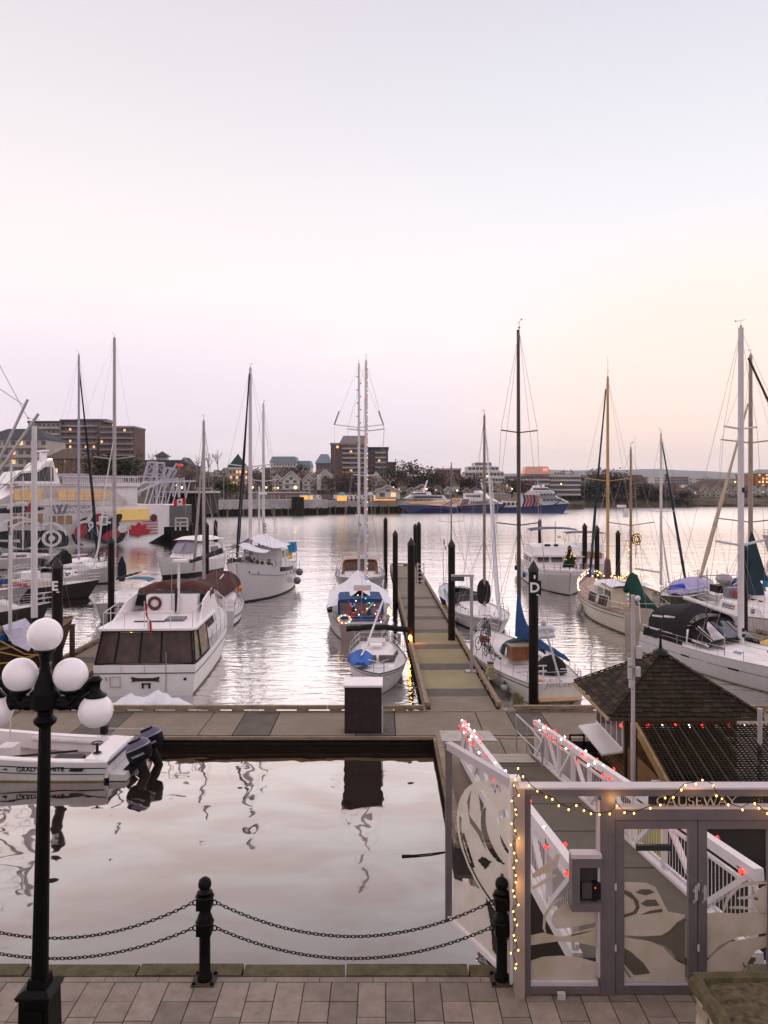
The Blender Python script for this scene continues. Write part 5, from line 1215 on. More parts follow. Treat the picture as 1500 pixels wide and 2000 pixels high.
# ---- yacht behind it with blue and teal covers
r,L = boat('blue_cover_yacht','white yacht with a bright blue boom cover behind the thick black pile at right','sailboat',(25.5,57.5),(24.6,43.5))
H = Hull(L,4.2,1.5,1.9,tw=.7)
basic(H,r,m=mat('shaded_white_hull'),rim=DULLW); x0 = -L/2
H.band(.62,.72,.01,t0=.15,t1=.9).build('stripe',BLACK,r,True)
cabin(H,r,.3,.75,.6,wf=.65,wins=[(.2,.5,.3,.7),(.55,.8,.3,.7)])
pm = loc_(r,(X(1466,50.5),50.5,0)); zt = Zh(694,50.5)
mast(r,pm.x,1.9,zt,.15,mat('bronze_grey_mast',(.34,.26,.22),.45,var=.15),[(Zh(865,50.5),1.9),(Zh(1020,50.5),2.2)],y=pm.y,lean=.0)
rig(H,r,pm.x,zt,[(Zh(1020,50.5),2.2),(Zh(865,50.5),1.9)],y=pm.y)
e = loc_(r,(X(1368,45.5),45.5,0)); furl(r,(e.x,e.y,Zh(1128,45.5)),(pm.x+.1,pm.y-.2,zt-3.2),mat('tan_furled_sail',(.40,.32,.24),.7,var=.15),.12)
boom(r,pm.x-.2,Zh(1150,50)+.1,5.5,DALU,SKYC,.07,.0,.75,1.25)
MB().loft([[Vector((pm.x+.2,pm.y+a,z_)) for a in (-.05,.05)] for z_ in (6.2,)]+[[Vector((pm.x+.3,pm.y-.9,3.0)),Vector((pm.x+.3,pm.y+1.0,3.0))]],closed=False,caps=False).build('teal_sail_bag',mat('dark_teal_canvas'),r)
MB().prism([(-.95,0),(.9,0),(.5,1.2),(.12,2.9),(-.05,2.9)],-.15,.15,lambda u,v,w:(pm.x+.35+w,pm.y-u,Zh(1185,50)+v)).build('teal_mast_boot',mat('dark_teal_canvas'),r)
dodger(H,r,.25,2.6,1.35,BLUEC,1.3); rails(H,r,.04,.96,.7,9,STEEL,.018)
MB().loft([[Vector((x0+3.0+.5*k,-1.5+rr*math.cos(a),2.7+rr*.8*math.sin(a))) for a in [j*PI/4 for j in range(8)]] for k,rr in enumerate((.1,.45,.5,.45,.1))]).build('brown_bundle',GREYC,r,True)
# ---- small grey runabout at the right between the finger and the black canopy
r,L = boat('cluttered_yacht','cluttered white yacht with pole racks between the violet cover and the thick pile','sailboat',(22.9,53.5),(23.6,42.8))
H = Hull(L,3.2,1.2,1.6,tw=.75); basic(H,r,m=DULLW); cabin(H,r,.25,.75,.7,wf=.7,wins=[(.1,.4,.3,.7),(.5,.8,.3,.7)])
q = MB()
for k in range(5):q.tube([(-L/2+.4+.2*k,-1.2+.55*k,1.2),(-L/2+.3+.2*k,-1.25+.6*k,3.4+.2*(k%2))],.025,5)
q.tube([(-L/2+.4,-1.2,3.0),(-L/2+.9,1.2,3.1)],.03,5); q.build('pole_rack',GALV,r); MB().box(-4.6,-3.4,-.6,.7,2.0,2.5).build('black_rack',BLACK,r)
rails(H,r,.05,.95,.7,7,STEEL,.018); MB().box(-3.0,-2.2,-.5,.5,1.9,2.5).build('grey_box',GREYP,r); MB().box(-1.9,-1.3,-.3,.3,2.0,2.4).build('red_bag',RED,r)
# yellow kayak on the right finger
o = MB().loft([[Vector((2.3*u,.38*math.cos(a)*(1-abs(u)**2.2),.42+.3*math.sin(a)*(1-abs(u)**2.5)+.15*u*u)) for a in [j*PI/5 for j in range(10)]] for u in [-1+.2*i for i in range(11)]]).build('kayak',YELLOW,smooth=True)
o.location = (20.7,40.6,ZD+.05); o.rotation_euler = (.5,0,.5); tag(o,'bright yellow kayak lying on the right finger float behind the big sloop','kayak')
MB().box(-.35,.35,-.2,.2,.62,.70).build('cockpit_cover',DULLW,o)

# ---- white motor cruiser at far right edge
r,L = boat('far_cruiser','white cruiser with a black bottom under way at the right edge of the harbour','boat',(62,105),(50.0,101.5))
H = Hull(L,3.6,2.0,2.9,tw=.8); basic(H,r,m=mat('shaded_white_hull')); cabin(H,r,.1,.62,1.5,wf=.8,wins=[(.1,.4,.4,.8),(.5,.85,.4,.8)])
mast(r,-1,2.2,11.0,.06,DALU,[(7.3,1.6)]); rails(H,r,.3,.98,.8,7,STEEL,.02)

# ================================================================ LEFT GROUP
# ---- white ketch with an awning
r,L = boat('awning_ketch','high bowed white ketch with a white awning over its boom, bow towards us','sailboat',(-9.75,72.0),(-11.55,60.1))
H = Hull(L,4.5,2.3,3.25,tw=.75,rakeb=.05,flare=.10,sag=.25,pw=2.6,mid=.48)
basic(H,r,m=mat('satin_white_hull'),boot=BOOT,rim=DULLW)
H.band(.74,.76,.02,t0=.0,t1=.92).build('rub_rail',mat('blue_grey_line',(.25,.25,.38),.4),r,True)
x0 = -L/2
H.band(.86,1.0,.012,t0=.25,t1=.62).build('bulwark_opening',BLACK,r,True)
for t in (.1,.22,.34,.46,.86,.93): 
    for sd in (1,-1):MB().ball(H.pt(t,.80,sd,.0),.11,8,4,(1,.3,1)).build('porthole',NAVY,r)
cabin(H,r,.30,.85,.55,wf=.6,m=DULLW,wins=[(.1,.3,.3,.7),(.4,.6,.3,.7)])
cabin(H,r,.22,.46,2.0,wf=.78,name='pilothouse',slope0=.1,slope1=.3,top=.95,z0=2.0,wins=[(.08,.45,.5,.82),(.55,.9,.5,.82)])
pm = loc_(r,(X(489,63.5),63.5,0)); zt = Zh(719,63.5)
mast(r,pm.x,2.8,zt,.16,mat('satin_white_mast'),[(Zh(912,63.5),1.95)],y=pm.y,name='main_mast'); rig(H,r,pm.x,zt,[(Zh(912,63.5),1.95)],y=pm.y)
e = loc_(r,(X(463,60.6),60.6,0)); furl(r,(e.x,e.y,3.6),(pm.x+.25,pm.y,zt-.5),mat('blue_black_canvas',(.012,.014,.03),.8),.13)
p2 = loc_(r,(X(514.5,67.5),67.5,0)); zt2 = Zh(790,67.5)
mz = mast(r,p2.x,2.8,zt2,.13,DULLW,[(Zh(940,67.5),1.25)],y=p2.y,name='mizzen_mast'); rig(H,r,p2.x,zt2,[(Zh(940,67.5),1.25)],y=p2.y,bow=False)
MB().tube([(p2.x+.2,p2.y-.35,3.0),(p2.x+.2,p2.y-.3,Zh(950,67.5))],.09,6).build('running_pole',DULLW,r)
for k in range(3):MB().tube([(p2.x+.1,p2.y+.15+.13*math.cos(a),Zh(1025+6*k,67.5)+.13*math.sin(a)) for a in [j*PI/5 for j in range(10)]],.03,5,True).build('mast_ring',BLACK,mz)
MB().box(p2.x-.1,p2.x+.3,p2.y-.3,p2.y+.3,Zh(966,67),Zh(961,67)).build('radar',WHITE,mz)
for sd in (1,-1):
    for (xa,xb,zr,ze_) in ((x0+4.0,x0+9.0,5.1,4.15),(x0+9.1,x0+11.6,4.7,4.0)):
        rg = []
        for i in range(7):
            u = i/6; a_ = Vector((xa+(xb-xa)*u,pm.y*(1 if xa<x0+9 else .6),zr-.25*abs(u-.5))); b_ = Vector((xa+(xb-xa)*u,sd*(2.15-.3*(xa>x0+9)),ze_-.1*math.sin(u*PI)))
            rg.append([a_.lerp(b_,v/4)-Vector((0,0,.12*math.sin(PI*v/4))) for v in range(5)])
        MB().loft(rg,closed=False,caps=False).build('awning',WHITEC,r,True)
MB().tube([(p2.x+.5,p2.y,4.6),(p2.x-3.2,p2.y-.4,4.0)],.16,7).build('dark_sail_roll',BLACKC,r,True)
for k,(t,z_) in enumerate(((.06,1.55),(.20,.95))):
    p = H.pt(t,.5,1,.38); p.z = z_-.2
    MB().ball(p,.34,10,8).tube([p,p+Vector((0,0,1.0))],.02,4).build('ball_fender',mat('violet_grey_fender',(.20,.17,.24),.5),r,True)
q = MB(); rr_ = random.Random(3)
for k in range(40):
    t = rr_.uniform(.62,.95); sd = rr_.choice((1,-1)); p = H.edge(t,sd,rr_.uniform(.05,.5),rr_.uniform(.1,.9)); q.ball(p,rr_.uniform(.06,.2),6,4,(rr_.uniform(.6,1.6),1,1))
q.build('deck_clutter',mat('clutter_brown',(.10,.08,.07),.8,var=.8,scale=1.5),r,kind='stuff')
bicycle('bicycle','bicycle stowed on the foredeck of the awning ketch',(-11.0,61.8,3.1),.4,.1)
rails(H,r,.05,.99,.8,9,STEEL,.02); MB().box(x0+.3,x0+.9,.9,1.3,2.5,3.3).build('yellow_horseshoe',YELLOW,r)
MB().prism([(0,0),(1.3,0),(.9,.8),(.1,.9)],-.5,.5,lambda u,v,w:(x0+.6+w,1.7-u,3.2+v)).build('blue_dodger',SKYC,r)

# ---- small sloop with a blue hull band
r,L = boat('blue_band_sloop','small white sloop with a broad blue hull band tucked between the yacht and the ketch','sailboat',(-10.75,50.2),(-11.6,57.6))
H = Hull(L,2.6,1.0,1.3,tw=.75,flare=.16)
basic(H,r,stripes=[(.62,.78,mat('azure_band',(.02,.12,.36),.4))],rim=DULLW)
cabin(H,r,.28,.78,.6,wf=.7,wins=[(.1,.45,.3,.72),(.52,.8,.3,.72)])
MB().loft([[Vector((-1.0+.3*k,.8+rr*math.cos(a),1.55+rr*math.sin(a))) for a in [j*PI/4 for j in range(8)]] for k,rr in enumerate((.05,.2,.22,.2,.05))]).build('grey_roll',GREYP,r,True)
pm = loc_(r,(X(402,53),53,0)); pm.y = loc_(r,(X(398,53),53,0)).y
mast(r,pm.x,1.6,Zh(823,53),.11,mat('pinkish_mast',(.42,.36,.37),.45),[(Zh(955,53),.6)],y=pm.y,taper=.85,lean=0); rig(H,r,pm.x,Zh(823,53),[(Zh(955,53),.6)],y=pm.y)
e = loc_(r,(X(378,55.5),55.5,0)); furl(r,(e.x,e.y,Zh(1115,55.5)),(pm.x+.1,pm.y,Zh(850,53)),mat('pinkish_mast'),.10)
boom(r,pm.x-.1,3.1,2.6,ALU,None,.05,.0)
MB().ball((1.6,-.9,1.75),.2,8,6).build('orange_float',ORANGE,r,True); rails(H,r,.04,.96,.55,6,STEEL,.016)

# ---- brown covered boat between the yacht and the small sloop
r,L = boat('brown_covered_sloop','sloop under a long brown cover with a black boom cover, behind the flybridge','sailboat',(-12.3,50.5),(-12.4,60.5))
H = Hull(L,2.9,1.1,1.45,tw=.7); basic(H,r,m=DULLW,rim=TEAK)
MB().loft([[Vector((-L*.45+L*.75*i/10,1.5*math.cos(PI*k/8),1.7+(1.05+.15*math.sin(i*1.3))*math.sin(PI*k/8))) for k in range(9)] for i in range(11)],closed=False,caps=False).build('brown_cover',BROWNC,r,True)
boom(r,3.0,4.15,7.5,ALU,BLACKC,.06,-.01,.42,.1)
rails(H,r,.05,.96,.6,6,STEEL,.018)
# ---- white express cruiser
r,L = boat('express_cruiser','white hardtop express cruiser with a raked windscreen beyond the brown cover','boat',(-19.0,85.5),(-22.6,76.5))
H = Hull(L,3.8,1.5,2.3,tw=.9,rakeb=.10,flare=.16,pw=2.4); basic(H,r,m=WHITE,boot=BOOT,rim=WHITE)
H.band(-.3,.35,.01,absz=True).build('dark_bottom',BLACK,r,True); x0 = -L/2
cabin(H,r,.05,.62,1.7,wf=.82,slope0=.1,slope1=1.6,top=.85,name='deckhouse',wins=[(.1,.38,.4,.8),(.42,.6,.4,.8)])
for sd in (1,-1):
    xx = x0+L*.62
    MB().loft([[Vector((xx-.25,sd*.05,2.35)),Vector((xx-1.3,sd*.05,3.55)),Vector((xx-1.4,sd*1.2,3.5)),Vector((xx-.5,sd*1.45,2.35))],[Vector((xx-.21,sd*.05,2.4)),Vector((xx-1.26,sd*.05,3.6)),Vector((xx-1.36,sd*1.22,3.55)),Vector((xx-.46,sd*1.47,2.4))]]).build('windscreen',mat('lilac_glass',(.22,.19,.26),.08,spec=.8),r)
MB().loft([[Vector((x0+a,1.65*math.cos(PI*k/8) ,3.55+h_*math.sin(PI*k/8))) for k in range(9)] for a,h_ in ((.3,.1),(1.2,.42),(4.2,.45),(5.0,.1))],closed=False,caps=False).build('hardtop',WHITE,r,True)
rails(H,r,.5,1.,.6,6,STEEL,.018)

# ---- small white sloop bow on, left of the yacht
r,L = boat('small_cabin_boat','small white cabin sailboat bow towards us left of the flybridge yacht','sailboat',(-18.4,60.0),(-18.55,49.5))
H = Hull(L,3.3,1.3,2.0,tw=.75,rakeb=.13,flare=.2,pw=2.1); basic(H,r,m=mat('shaded_white_hull'),rim=DULLW,boot=BOOT)
H.band(.80,.83,.01,t0=.55,t1=.93).build('stripe',BLACK,r,True)
cabin(H,r,.2,.72,.75,wf=.72,slope1=1.2,wins=[(.1,.3,.35,.75),(.38,.6,.35,.75)],wm=BLUEC)
MB().loft([[Vector((-3.6+.9*k,1.1*math.cos(PI*j/6),2.7+.25*math.sin(PI*j/6))) for j in range(7)] for k in range(3)],closed=False,caps=False).build('teal_spray_hood',mat('teal_canvas',(.03,.16,.26),.8),r,True)
boom(r,1.4,3.4,5.2,ALU,BLACKC,.06,.0,.25); rails(H,r,.04,1.,.66,7,STEEL,.018)
MB().ball((L*.5-.4,-.5,1.9),.16,8,6).build('anchor',GALV,r); pm = loc_(r,(X(217,55),55,0))
MB().loft([[Vector((-2.2,-1.0,0))+Vector((rr*math.cos(a),rr*math.sin(a),z_)) for a in [j*PI/4 for j in range(8)]] for z_,rr in ((2.7,.2),(3.4,.35),(4.3,.3),(5.0,.05))]).build('blue_sail_bag',mat('blue_black_canvas'),r,True)

# ---- two masted group at the left
r,L = boat('long_white_sloop','long white sloop lying across with its bow to the right behind the letter E pile','sailboat',(-31.0,65.5),(-28.2,80.3))
H = Hull(L,4.3,1.8,2.6,tw=.75,rakeb=.08,flare=.14,sag=.2); basic(H,r,m=mat('pinkish_grey_hull'),rim=TEAK,boot=mat('dark_green_line'))
H.band(-.3,.55,.01,absz=True).build('dark_bottom',mat('olive_black_hull',(.04,.038,.03),.6),r,True); x0 = -L/2
cabin(H,r,.25,.8,.6,wf=.62,wins=[(.1,.2,.3,.7),(.27,.37,.3,.7),(.45,.55,.3,.7)],wm=NAVY)
dodger(H,r,.22,3.0,1.4,DULLW,1.6)
pm = loc_(r,(X(223.5,75),75,0)); zt = Zh(660,75)
mast(r,pm.x,2.5,zt,.18,mat('pinkish_mast'),[(Zh(897,75),2.2)],y=pm.y); rig(H,r,pm.x,zt,[(Zh(897,75),2.2)],y=pm.y)
e = loc_(r,(X(182,73),73,0)); furl(r,(e.x,e.y,Zh(1088,73)),(pm.x,pm.y,Zh(850,75)),DULLW,.09)
MB().prism([(0,0),(3.0,.35),(2.9,1.5),(2.2,2.1),(1.4,1.7),(.1,.35)],-.18,.18,lambda u,v,w:(x0+3.2+u*.72,-.4+u*-.28+w,3.2+v)).build('black_mainsail_cover',BLACKC,r,True)
rails(H,r,.04,.99,.75,11,STEEL,.02); boom(r,pm.x-.2,4.2,5.0,ALU,None,.08)
r,L = boat('white_mast_sloop','white sloop at the left with a black furled sail leaning from its slim mast','sailboat',(-33.5,70.5),(-30.5,84))
H = Hull(L,4.0,1.7,2.3,tw=.72); basic(H,r,m=mat('pinkish_grey_hull')); cabin(H,r,.25,.8,.7,wf=.65,wins=[(.1,.3,.3,.7),(.4,.6,.3,.7)])
pm = loc_(r,(X(154,79),79,0)); zt = Zh(693,79)
mast(r,pm.x,2.3,zt,.14,mat('blue_grey_mast',(.38,.37,.46),.4),[(Zh(834,79),1.45)],y=pm.y); rig(H,r,pm.x,zt,[(Zh(834,79),1.45)],y=pm.y)
e = loc_(r,(X(194,81),81,0)); furl(r,(e.x,e.y,Zh(1090,81)),(pm.x,pm.y,Zh(715,79)),mat('blue_black_canvas'),.15); rails(H,r,.05,.98,.7,9,STEEL,.02)
# left edge sloop with red gear, bow to the right
r,L = boat('red_gear_sloop','white sloop at the left edge with red gear and a red ball fender','sailboat',(-36.5,56.5),(-26.3,57.2))
H = Hull(L,3.5,1.6,2.4,tw=.7,rakeb=.16,flare=.2); basic(H,r,m=mat('pinkish_grey_hull'),rim=RED); cabin(H,r,.2,.75,.6,wf=.65,wins=[(.1,.4,.3,.7),(.5,.75,.3,.7)])
rails(H,r,.04,1.,.75,8,STEEL,.022); MB().tube([(L*.34,0,2.7),(L*.47,0,2.5)],.16,7).build('red_bundle',mat('dusty_red_cloth',(.45,.12,.10),.8),r,True)
MB().ball((L*.42,-1.1,.5),.32,10,8).build('ball_fender',RED,r,True)
mast(r,-2,2,9.0,.07,ALU,[(6,.9)]); boom(r,-2.2,3.2,3.4,ALU,BLUEC)
r,L = boat('aft_cockpit_sloop','grey white sloop with a cluttered cockpit behind the thick white mast on the left','sailboat',(-33.8,61.5),(-23.6,63.8))
H = Hull(L,3.4,1.4,2.0,tw=.7); basic(H,r,m=mat('olive_black_hull'),rim=DULLW,boot=BLACK); cabin(H,r,.25,.75,.6,wf=.65,m=mat('dusty_cabin'),wins=[(.1,.4,.3,.7)]); rails(H,r,.04,1.,.7,8,STEEL,.02)  # hull coloured dark to stand in for black reflections between these boats
MB().box(-.8,.5,-.6,.6,2.2,3.0).build('deck_locker',WHITE,r); dodger(H,r,.2,2.2,1.3,BLACKC,1.2)
# near left: timber boat with grey tarpaulin and thick white mast
r,L = boat('timber_boat','dark timber boat with a grey tarpaulin and ochre ropes behind the street lamp','boat',(-21.5,33.6),(-16.9,41.8))
H = Hull(L,3.6,1.5,2.1,tw=.7,sag=.2); basic(H,r,m=mat('dark_timber_hull',(.060,.028,.016),.6,var=.4,scale=3,bump=.5),rim=mat('ochre_rim',(.25,.16,.07),.7),boot=None,deckm=mat('brown_deck',(.12,.08,.05),.8,var=.4))
T_ = loc_(r,(X(67,40),40,0)); zt = Zh(832,40)
mast(r,T_.x,Zh(1206,40),zt,.165,mat('satin_white_mast'),[],y=T_.y,taper=.75); rig(H,r,T_.x,zt,y=T_.y)
MB().tube([(T_.x,T_.y,1.3),(T_.x,T_.y,Zh(1204,40))],.13,8).build('mast_foot',BLACK,r)
tp = [P(5,1222,38),P(50,1207,40),P(75,1238,38),P(70,1252,36.8),P(56,1272,36),P(25,1258,36.6),P(8,1232,37)]
lt = [loc_(r,p) for p in tp]; ctr = sum(lt,Vector())/len(lt)+Vector((0,0,.35))
q = MB(); nn = len(lt)
for i in range(nn):
    a,b = lt[i],lt[(i+1)%nn]; q.add([a,b,ctr],[(0,1,2)])
q.build('grey_tarpaulin',mat('grey_lilac_tarp',(.42,.40,.50),.75,var=.15,bump=.6),r,True)
for k in range(3):a = loc_(r,P(0,1296-22*k,35.5)); b = loc_(r,P(95,1266+8*k,37)); MB().tube([a,a.lerp(b,.5)-Vector((0,0,.25)),b],.03,5).build('ochre_rope',mat('ochre_rope',(.45,.30,.08),.8),r)
cabin(H,r,.3,.65,.7,wf=.55,m=mat('brown_deck')); MB().box(-1.2,.2,-1.2,-.5,1.6,2.0).build('blue_box',BLUEC,r)
r,L = boat('low_white_boat','low white boat lying behind the globe lamps on the near side of the left finger','boat',(-17.2,30.9),(-23.2,31.3))
H = Hull(L,2.0,.75,1.1,tw=.8); basic(H,r,m=WHITE); gunwale(H,r,0,.6,.2,.4)
def small_sloop(label,st,bw,B,hm,mpx,mD,myt,spr_,cv,mm=ALU,extra=None):
    r,L = boat('moored_sloop',label,'sailboat',st,bw); H = Hull(L,B,1.2,1.7,tw=.7); basic(H,r,m=hm,rim=DULLW); cabin(H,r,.25,.78,.6,wf=.65,m=DULLW,wins=[(.1,.3,.3,.7),(.4,.6,.3,.7)])
    pm = loc_(r,(X(mpx,mD),mD,0)); zt = Zh(myt,mD); mast(r,pm.x,1.7,zt,.085,mm,[(1.7+(zt-1.7)*.55,.9)] if spr_ else (),y=pm.y); rig(H,r,pm.x,zt,[(1.7+(zt-1.7)*.55,.9)] if spr_ else ())
    boom(r,pm.x-.1,3.0,L*.36,ALU,cv); rails(H,r,.04,1.,.65,8,STEEL,.02); dodger(H,r,.22,B*.6,1.3,cv or DULLW,1.1); return H,r
small_sloop('dark hulled sloop with a navy sail cover at the left edge',(-30,47.5),(-21.5,49.5),3.0,mat('olive_black_hull'),22,48.5,905,True,BLUEC)
small_sloop('white sloop with a bare mast just left of the letter E pile',(-34.5,72),(-25.5,73.5),3.2,mat('pinkish_grey_hull'),100,73,905,True,BLACKC)
small_sloop('far white sloop half hidden behind the painted ferry piles',(-46,86),(-36,88),3.3,mat('pinkish_grey_hull'),45,88,930,True,GREYC)
small_sloop('low grey sloop beside the white tarpaulin',(-24.5,38),(-19.8,33),2.6,DULLW,20,37,1045,False,BLUEC)
# more moorings, masts and clutter at the far left: angled crane poles of the fish boat
fb = thing('pole_trio','two slanting silver trolling poles at the left edge with thin stays','pole',(-22,45,0),world=True)
for a,b in (((-30,960,46),(54,780,46)),((-20,948,43),(75,808,43))):MB().tube([P(*a),P(*b)],.09,6).build('trolling_pole',GALV,fb)
for a,b in (((-8,700,46),(72,850,46)),((-30,740,46),(45,790,46)),((0,955,43),(62,905,43))):MB().tube([P(*a),P(*b)],.02,4).build('stay',WIRE,fb)
fb.name = 'trolling_poles'
settle()
# ================================================================ FAR SHORE
GRASSM = mat('dark_embankment',(.10,.08,.055),.95,var=.5,scale=.2,bump=.5,bscale=2)
ROCK = mat('shore_rock',(.11,.09,.075),.95,var=.4,scale=.4,bump=.7,bscale=1.5)
ASPH = mat('quay_asphalt',(.07,.065,.065),.9)
def terrain(name,pts,m,zlo=-1.):
    """pts: rows of (x, y, z) lists forming a strip grid from the water edge inland"""
    q = MB().loft([[Vector(p) for p in row] for row in pts],closed=False,caps=False)
    return struct(q.build(name,m))
# left bank: quay level then rising ground

PX = list(range(-300,1181,60))
def shoreD(px):return 165 if px<250 else (165+(px-250)*.85 if px<350 else 250+(px-350)*.115)
rows_ = []
for dd,z in ((1.5,-1.),(1.5,2.2),(3,3.0),(40,3.2),(75,5.0),(120,10),(170,15),(260,19),(420,24),(900,26)):
    row = []
    for px in PX:
        D = shoreD(px)+dd
        low = max(0,min(1,(px-760)/200)); zz_ = z if z<4 else 4+(z-4)*(1-.62*low)+rnd.uniform(-.4,.4)
        row.append((X(px,D),D,zz_))
    rows_.append(row)
terrain('shore_ground',rows_,GRASSM)
rows_ = []
for dd,z in ((0,-1.),(0.5,.8),(6,2.8),(14,4.2),(60,7),(160,11),(400,17),(1200,25)):
    rows_.append([(X(px,372+dd+(18 if px>1330 else 0)+6*math.sin(px/60)),372+dd+(18 if px>1330 else 0)+6*math.sin(px/60),z+rnd.uniform(0,.8)*(dd>0)) for px in range(1100,1901,40)])
terrain('shore_bank',rows_,GRASSM)
# far land and hills
rows_ = []
for D,z in ((900,10),(1000,22),(1500,34),(1900,30)):
    rows_.append([(X(px,D),D,z+5*math.sin(px/130)) for px in range(-600,2400,100)])
terrain('far_land',rows_,mat('far_woods',(.035,.045,.04),.95,var=.4,scale=.02))
def hill(name,D,ys,m):
    rws = [[(X(px,D*.8),D*.8,0) for px,y in ys],[(X(px,D),D,Zh(y,D)) for px,y in ys],[(X(px,D*1.05),D*1.05,0) for px,y in ys]]
    terrain(name,rws,m)
HILL = mat('hill_woods',(.035,.05,.05),.95,var=.3,scale=.01)
def prof(a,b,n,base,amps):
    return [(a+(b-a)*i/n,base(a+(b-a)*i/n)-sum(am*math.sin((a+(b-a)*i/n)/w_+ph) for am,w_,ph in amps)) for i in range(n+1)]
bh = lambda px:955-39*max(0,min(1,(px-880)/170))*(1-.22*max(0,(px-1150)/350)) if px>0 else 955
hill('hills',8600,prof(600,2300,60,bh,((2.2,95,0),(1.2,40,1),(.6,17,2))),HILL)
hill('hills',5200,prof(900,2300,60,lambda px:955-17*max(0,min(1,(px-960)/120)),((2.0,70,2),(1.0,22,1),(.8,9,2))),HILL)

# ---- timbered quay under the terminal
QC = mat('quay_concrete',(.50,.46,.48),.8,var=.2,scale=.3,dirt=.6,dirtc=(.22,.19,.17)); FEND = mat('tarred_fender_pile',(.022,.018,.014),.8,var=.5,scale=1)
def quay(label,pa,Da,pb,Db,zt,zb,cap=QC,npile=22):
    a,b = Vector((X(pa,Da),Da,0)),Vector((X(pb,Db),Db,0)); c = (a+b)/2
    r = thing('timber_quay',label,'quay',c,math.atan2(b.y-a.y,b.x-a.x)); L = (b-a).length/2
    MB().box(-L,L,0,12,zb,zt).build('quay_beam',cap,r); MB().box(-L+.5,L-.5,1.5,12,-1,zb-.01).build('dark_underside',FEND,r)
    for k in range(npile):
        x = -L+(k+.5)*2*L/npile+rnd.uniform(-.3,.3); MB().lathe([(.38,-1),(.34,zb+rnd.uniform(-.1,.5))],(x,-.45,0),7).build('fender_pile',FEND if k%3 else mat('worn_fender_pile',(.16,.12,.08),.8,var=.5),r,True)
    return r
quay('dark piled quay with a white concrete beam left of the blue ferries',345,243,640,268,5.3,2.3,npile=30)
quay('lower piled quay continuing to the bow of the first blue ferry',638,272,790,286,4.7,2.5,mat('grey_quay_concrete',(.36,.33,.33),.8,var=.2),16)
for px,D in ((575,261),(590,261),(583,261)): 
    tag(MB().lathe([(.9,-1),(.8,6.3)],(X(px,D),D-1.5,0),9).build('dolphin_pile',FEND,smooth=True),'fat tarred dolphin pile bulging from the quay, %s of three'%{575:'leftmost',590:'rightmost',583:'middle'}[px],'pile')

# ---- trees
BARK = mat('bare_bark',(.075,.050,.045),.9,var=.3); DLEAF = mat('dark_evergreen',(.035,.045,.026),.9,var=.5,scale=.4); BLEAF = mat('brown_winter_crown',(.17,.115,.10),.9,var=.5,scale=.4); OLEAF = mat('olive_hedge',(.060,.062,.020),.9,var=.5,scale=.4)
def crown_mesh(seed,n,h,w,leaf=.45):
    q = MB(); R = random.Random(seed); cl = [(Vector((R.uniform(-.6,.6)*w/2,R.uniform(-.6,.6)*w/2,h*R.uniform(.12,.85))),R.uniform(.22,.42)*w*.75) for _ in range(13)]
    for i in range(n):
        c,rad = cl[i%len(cl)]; d = Vector((R.gauss(0,1),R.gauss(0,1),R.gauss(0,.8))).normalized()*rad*R.uniform(.55,1.1); p = c+d
        u = Vector((R.uniform(-1,1),R.uniform(-1,1),R.uniform(-1,1))).normalized()*leaf; v = u.orthogonal().normalized()*leaf*.7
        q.add([p-u,p+v,p+u,p-v],[(0,1,2,3)])
    me = bpy.data.meshes.new('crown'); me.from_pydata(q.v,[],q.f); return me
def bare_mesh(seed,h,spread=.5,lv=4,r0=.03):
    q = MB(); R = random.Random(seed)
    def br(p,d,l,r,k):
        e = p+d*l; mid = p.lerp(e,.5)+Vector((R.uniform(-1,1),R.uniform(-1,1),0))*l*.06
        q.tube([p,mid,e],[r,r*.8,r*.6],4 if k<2 else 3)
        if k>=lv:return
        for _ in range(3 if k else 4):
            nd = (d+Vector((R.gauss(0,spread),R.gauss(0,spread),R.uniform(-.1,.35)))).normalized(); br(e if R.random()<.6 else mid.lerp(e,R.random()),nd,l*R.uniform(.55,.8),r*.55,k+1)
    br(Vector((0,0,0)),Vector((0,0,1)),h*.32,h*r0,0)
    me = bpy.data.meshes.new('branches'); me.from_pydata(q.v,[],q.f); return me
CR = [crown_mesh(i,900,10,9,.33) for i in range(4)]; BR = [bare_mesh(30+i,10) for i in range(4)]
def with_mat(me,m):
    k = me.name+m.name
    if k not in MATS:c = me.copy(); c.materials.clear(); c.materials.append(m); MATS[k] = c
    return MATS[k]
def tree(px,ytop,ybase,D,kind,label,grp=None,wf=1.):
    zb,zt = Zh(ybase,D),Zh(ytop,D); s = (zt-zb)/(8.8 if kind != 'bare' else 10.5)
    r = thing('bare_tree' if kind=='bare' else 'evergreen_tree' if kind=='dark' else 'leafy_tree',label,'tree',(X(px,D),D,zb),rnd.uniform(0,6),grp)
    if kind=='bare':
        o = link(with_mat(BR[int(px)%4],BARK),'branches',None,r); o.scale = (s*wf,s*wf,s)
    else:
        m = {'dark':DLEAF,'brown':BLEAF,'olive':OLEAF}[kind]
        o = link(with_mat(CR[int(px)%4],m),'crown',None,r); o.scale = (s*wf,s*wf,s)
        t = MB().tube([(0,0,0),(.1*s,0,3*s),(0,.1*s,6.5*s)],[.32*s,.24*s,.1*s],6)
        for a in range(4):t.tube([(0,0,(3+a*.6)*s),(2.2*s*math.cos(a*1.7),2.2*s*math.sin(a*1.7),(5.2+a*.5)*s)],[.12*s,.04*s],4)
        t.build('trunk',BARK,r)
    return r
GT = 'trees along the far harbour shore'
rr_ = random.Random(21)
ORD = 'first second third fourth fifth sixth seventh eighth ninth tenth eleventh twelfth'.split()+['%dth'%i for i in range(13,60)]; SEEN = {}
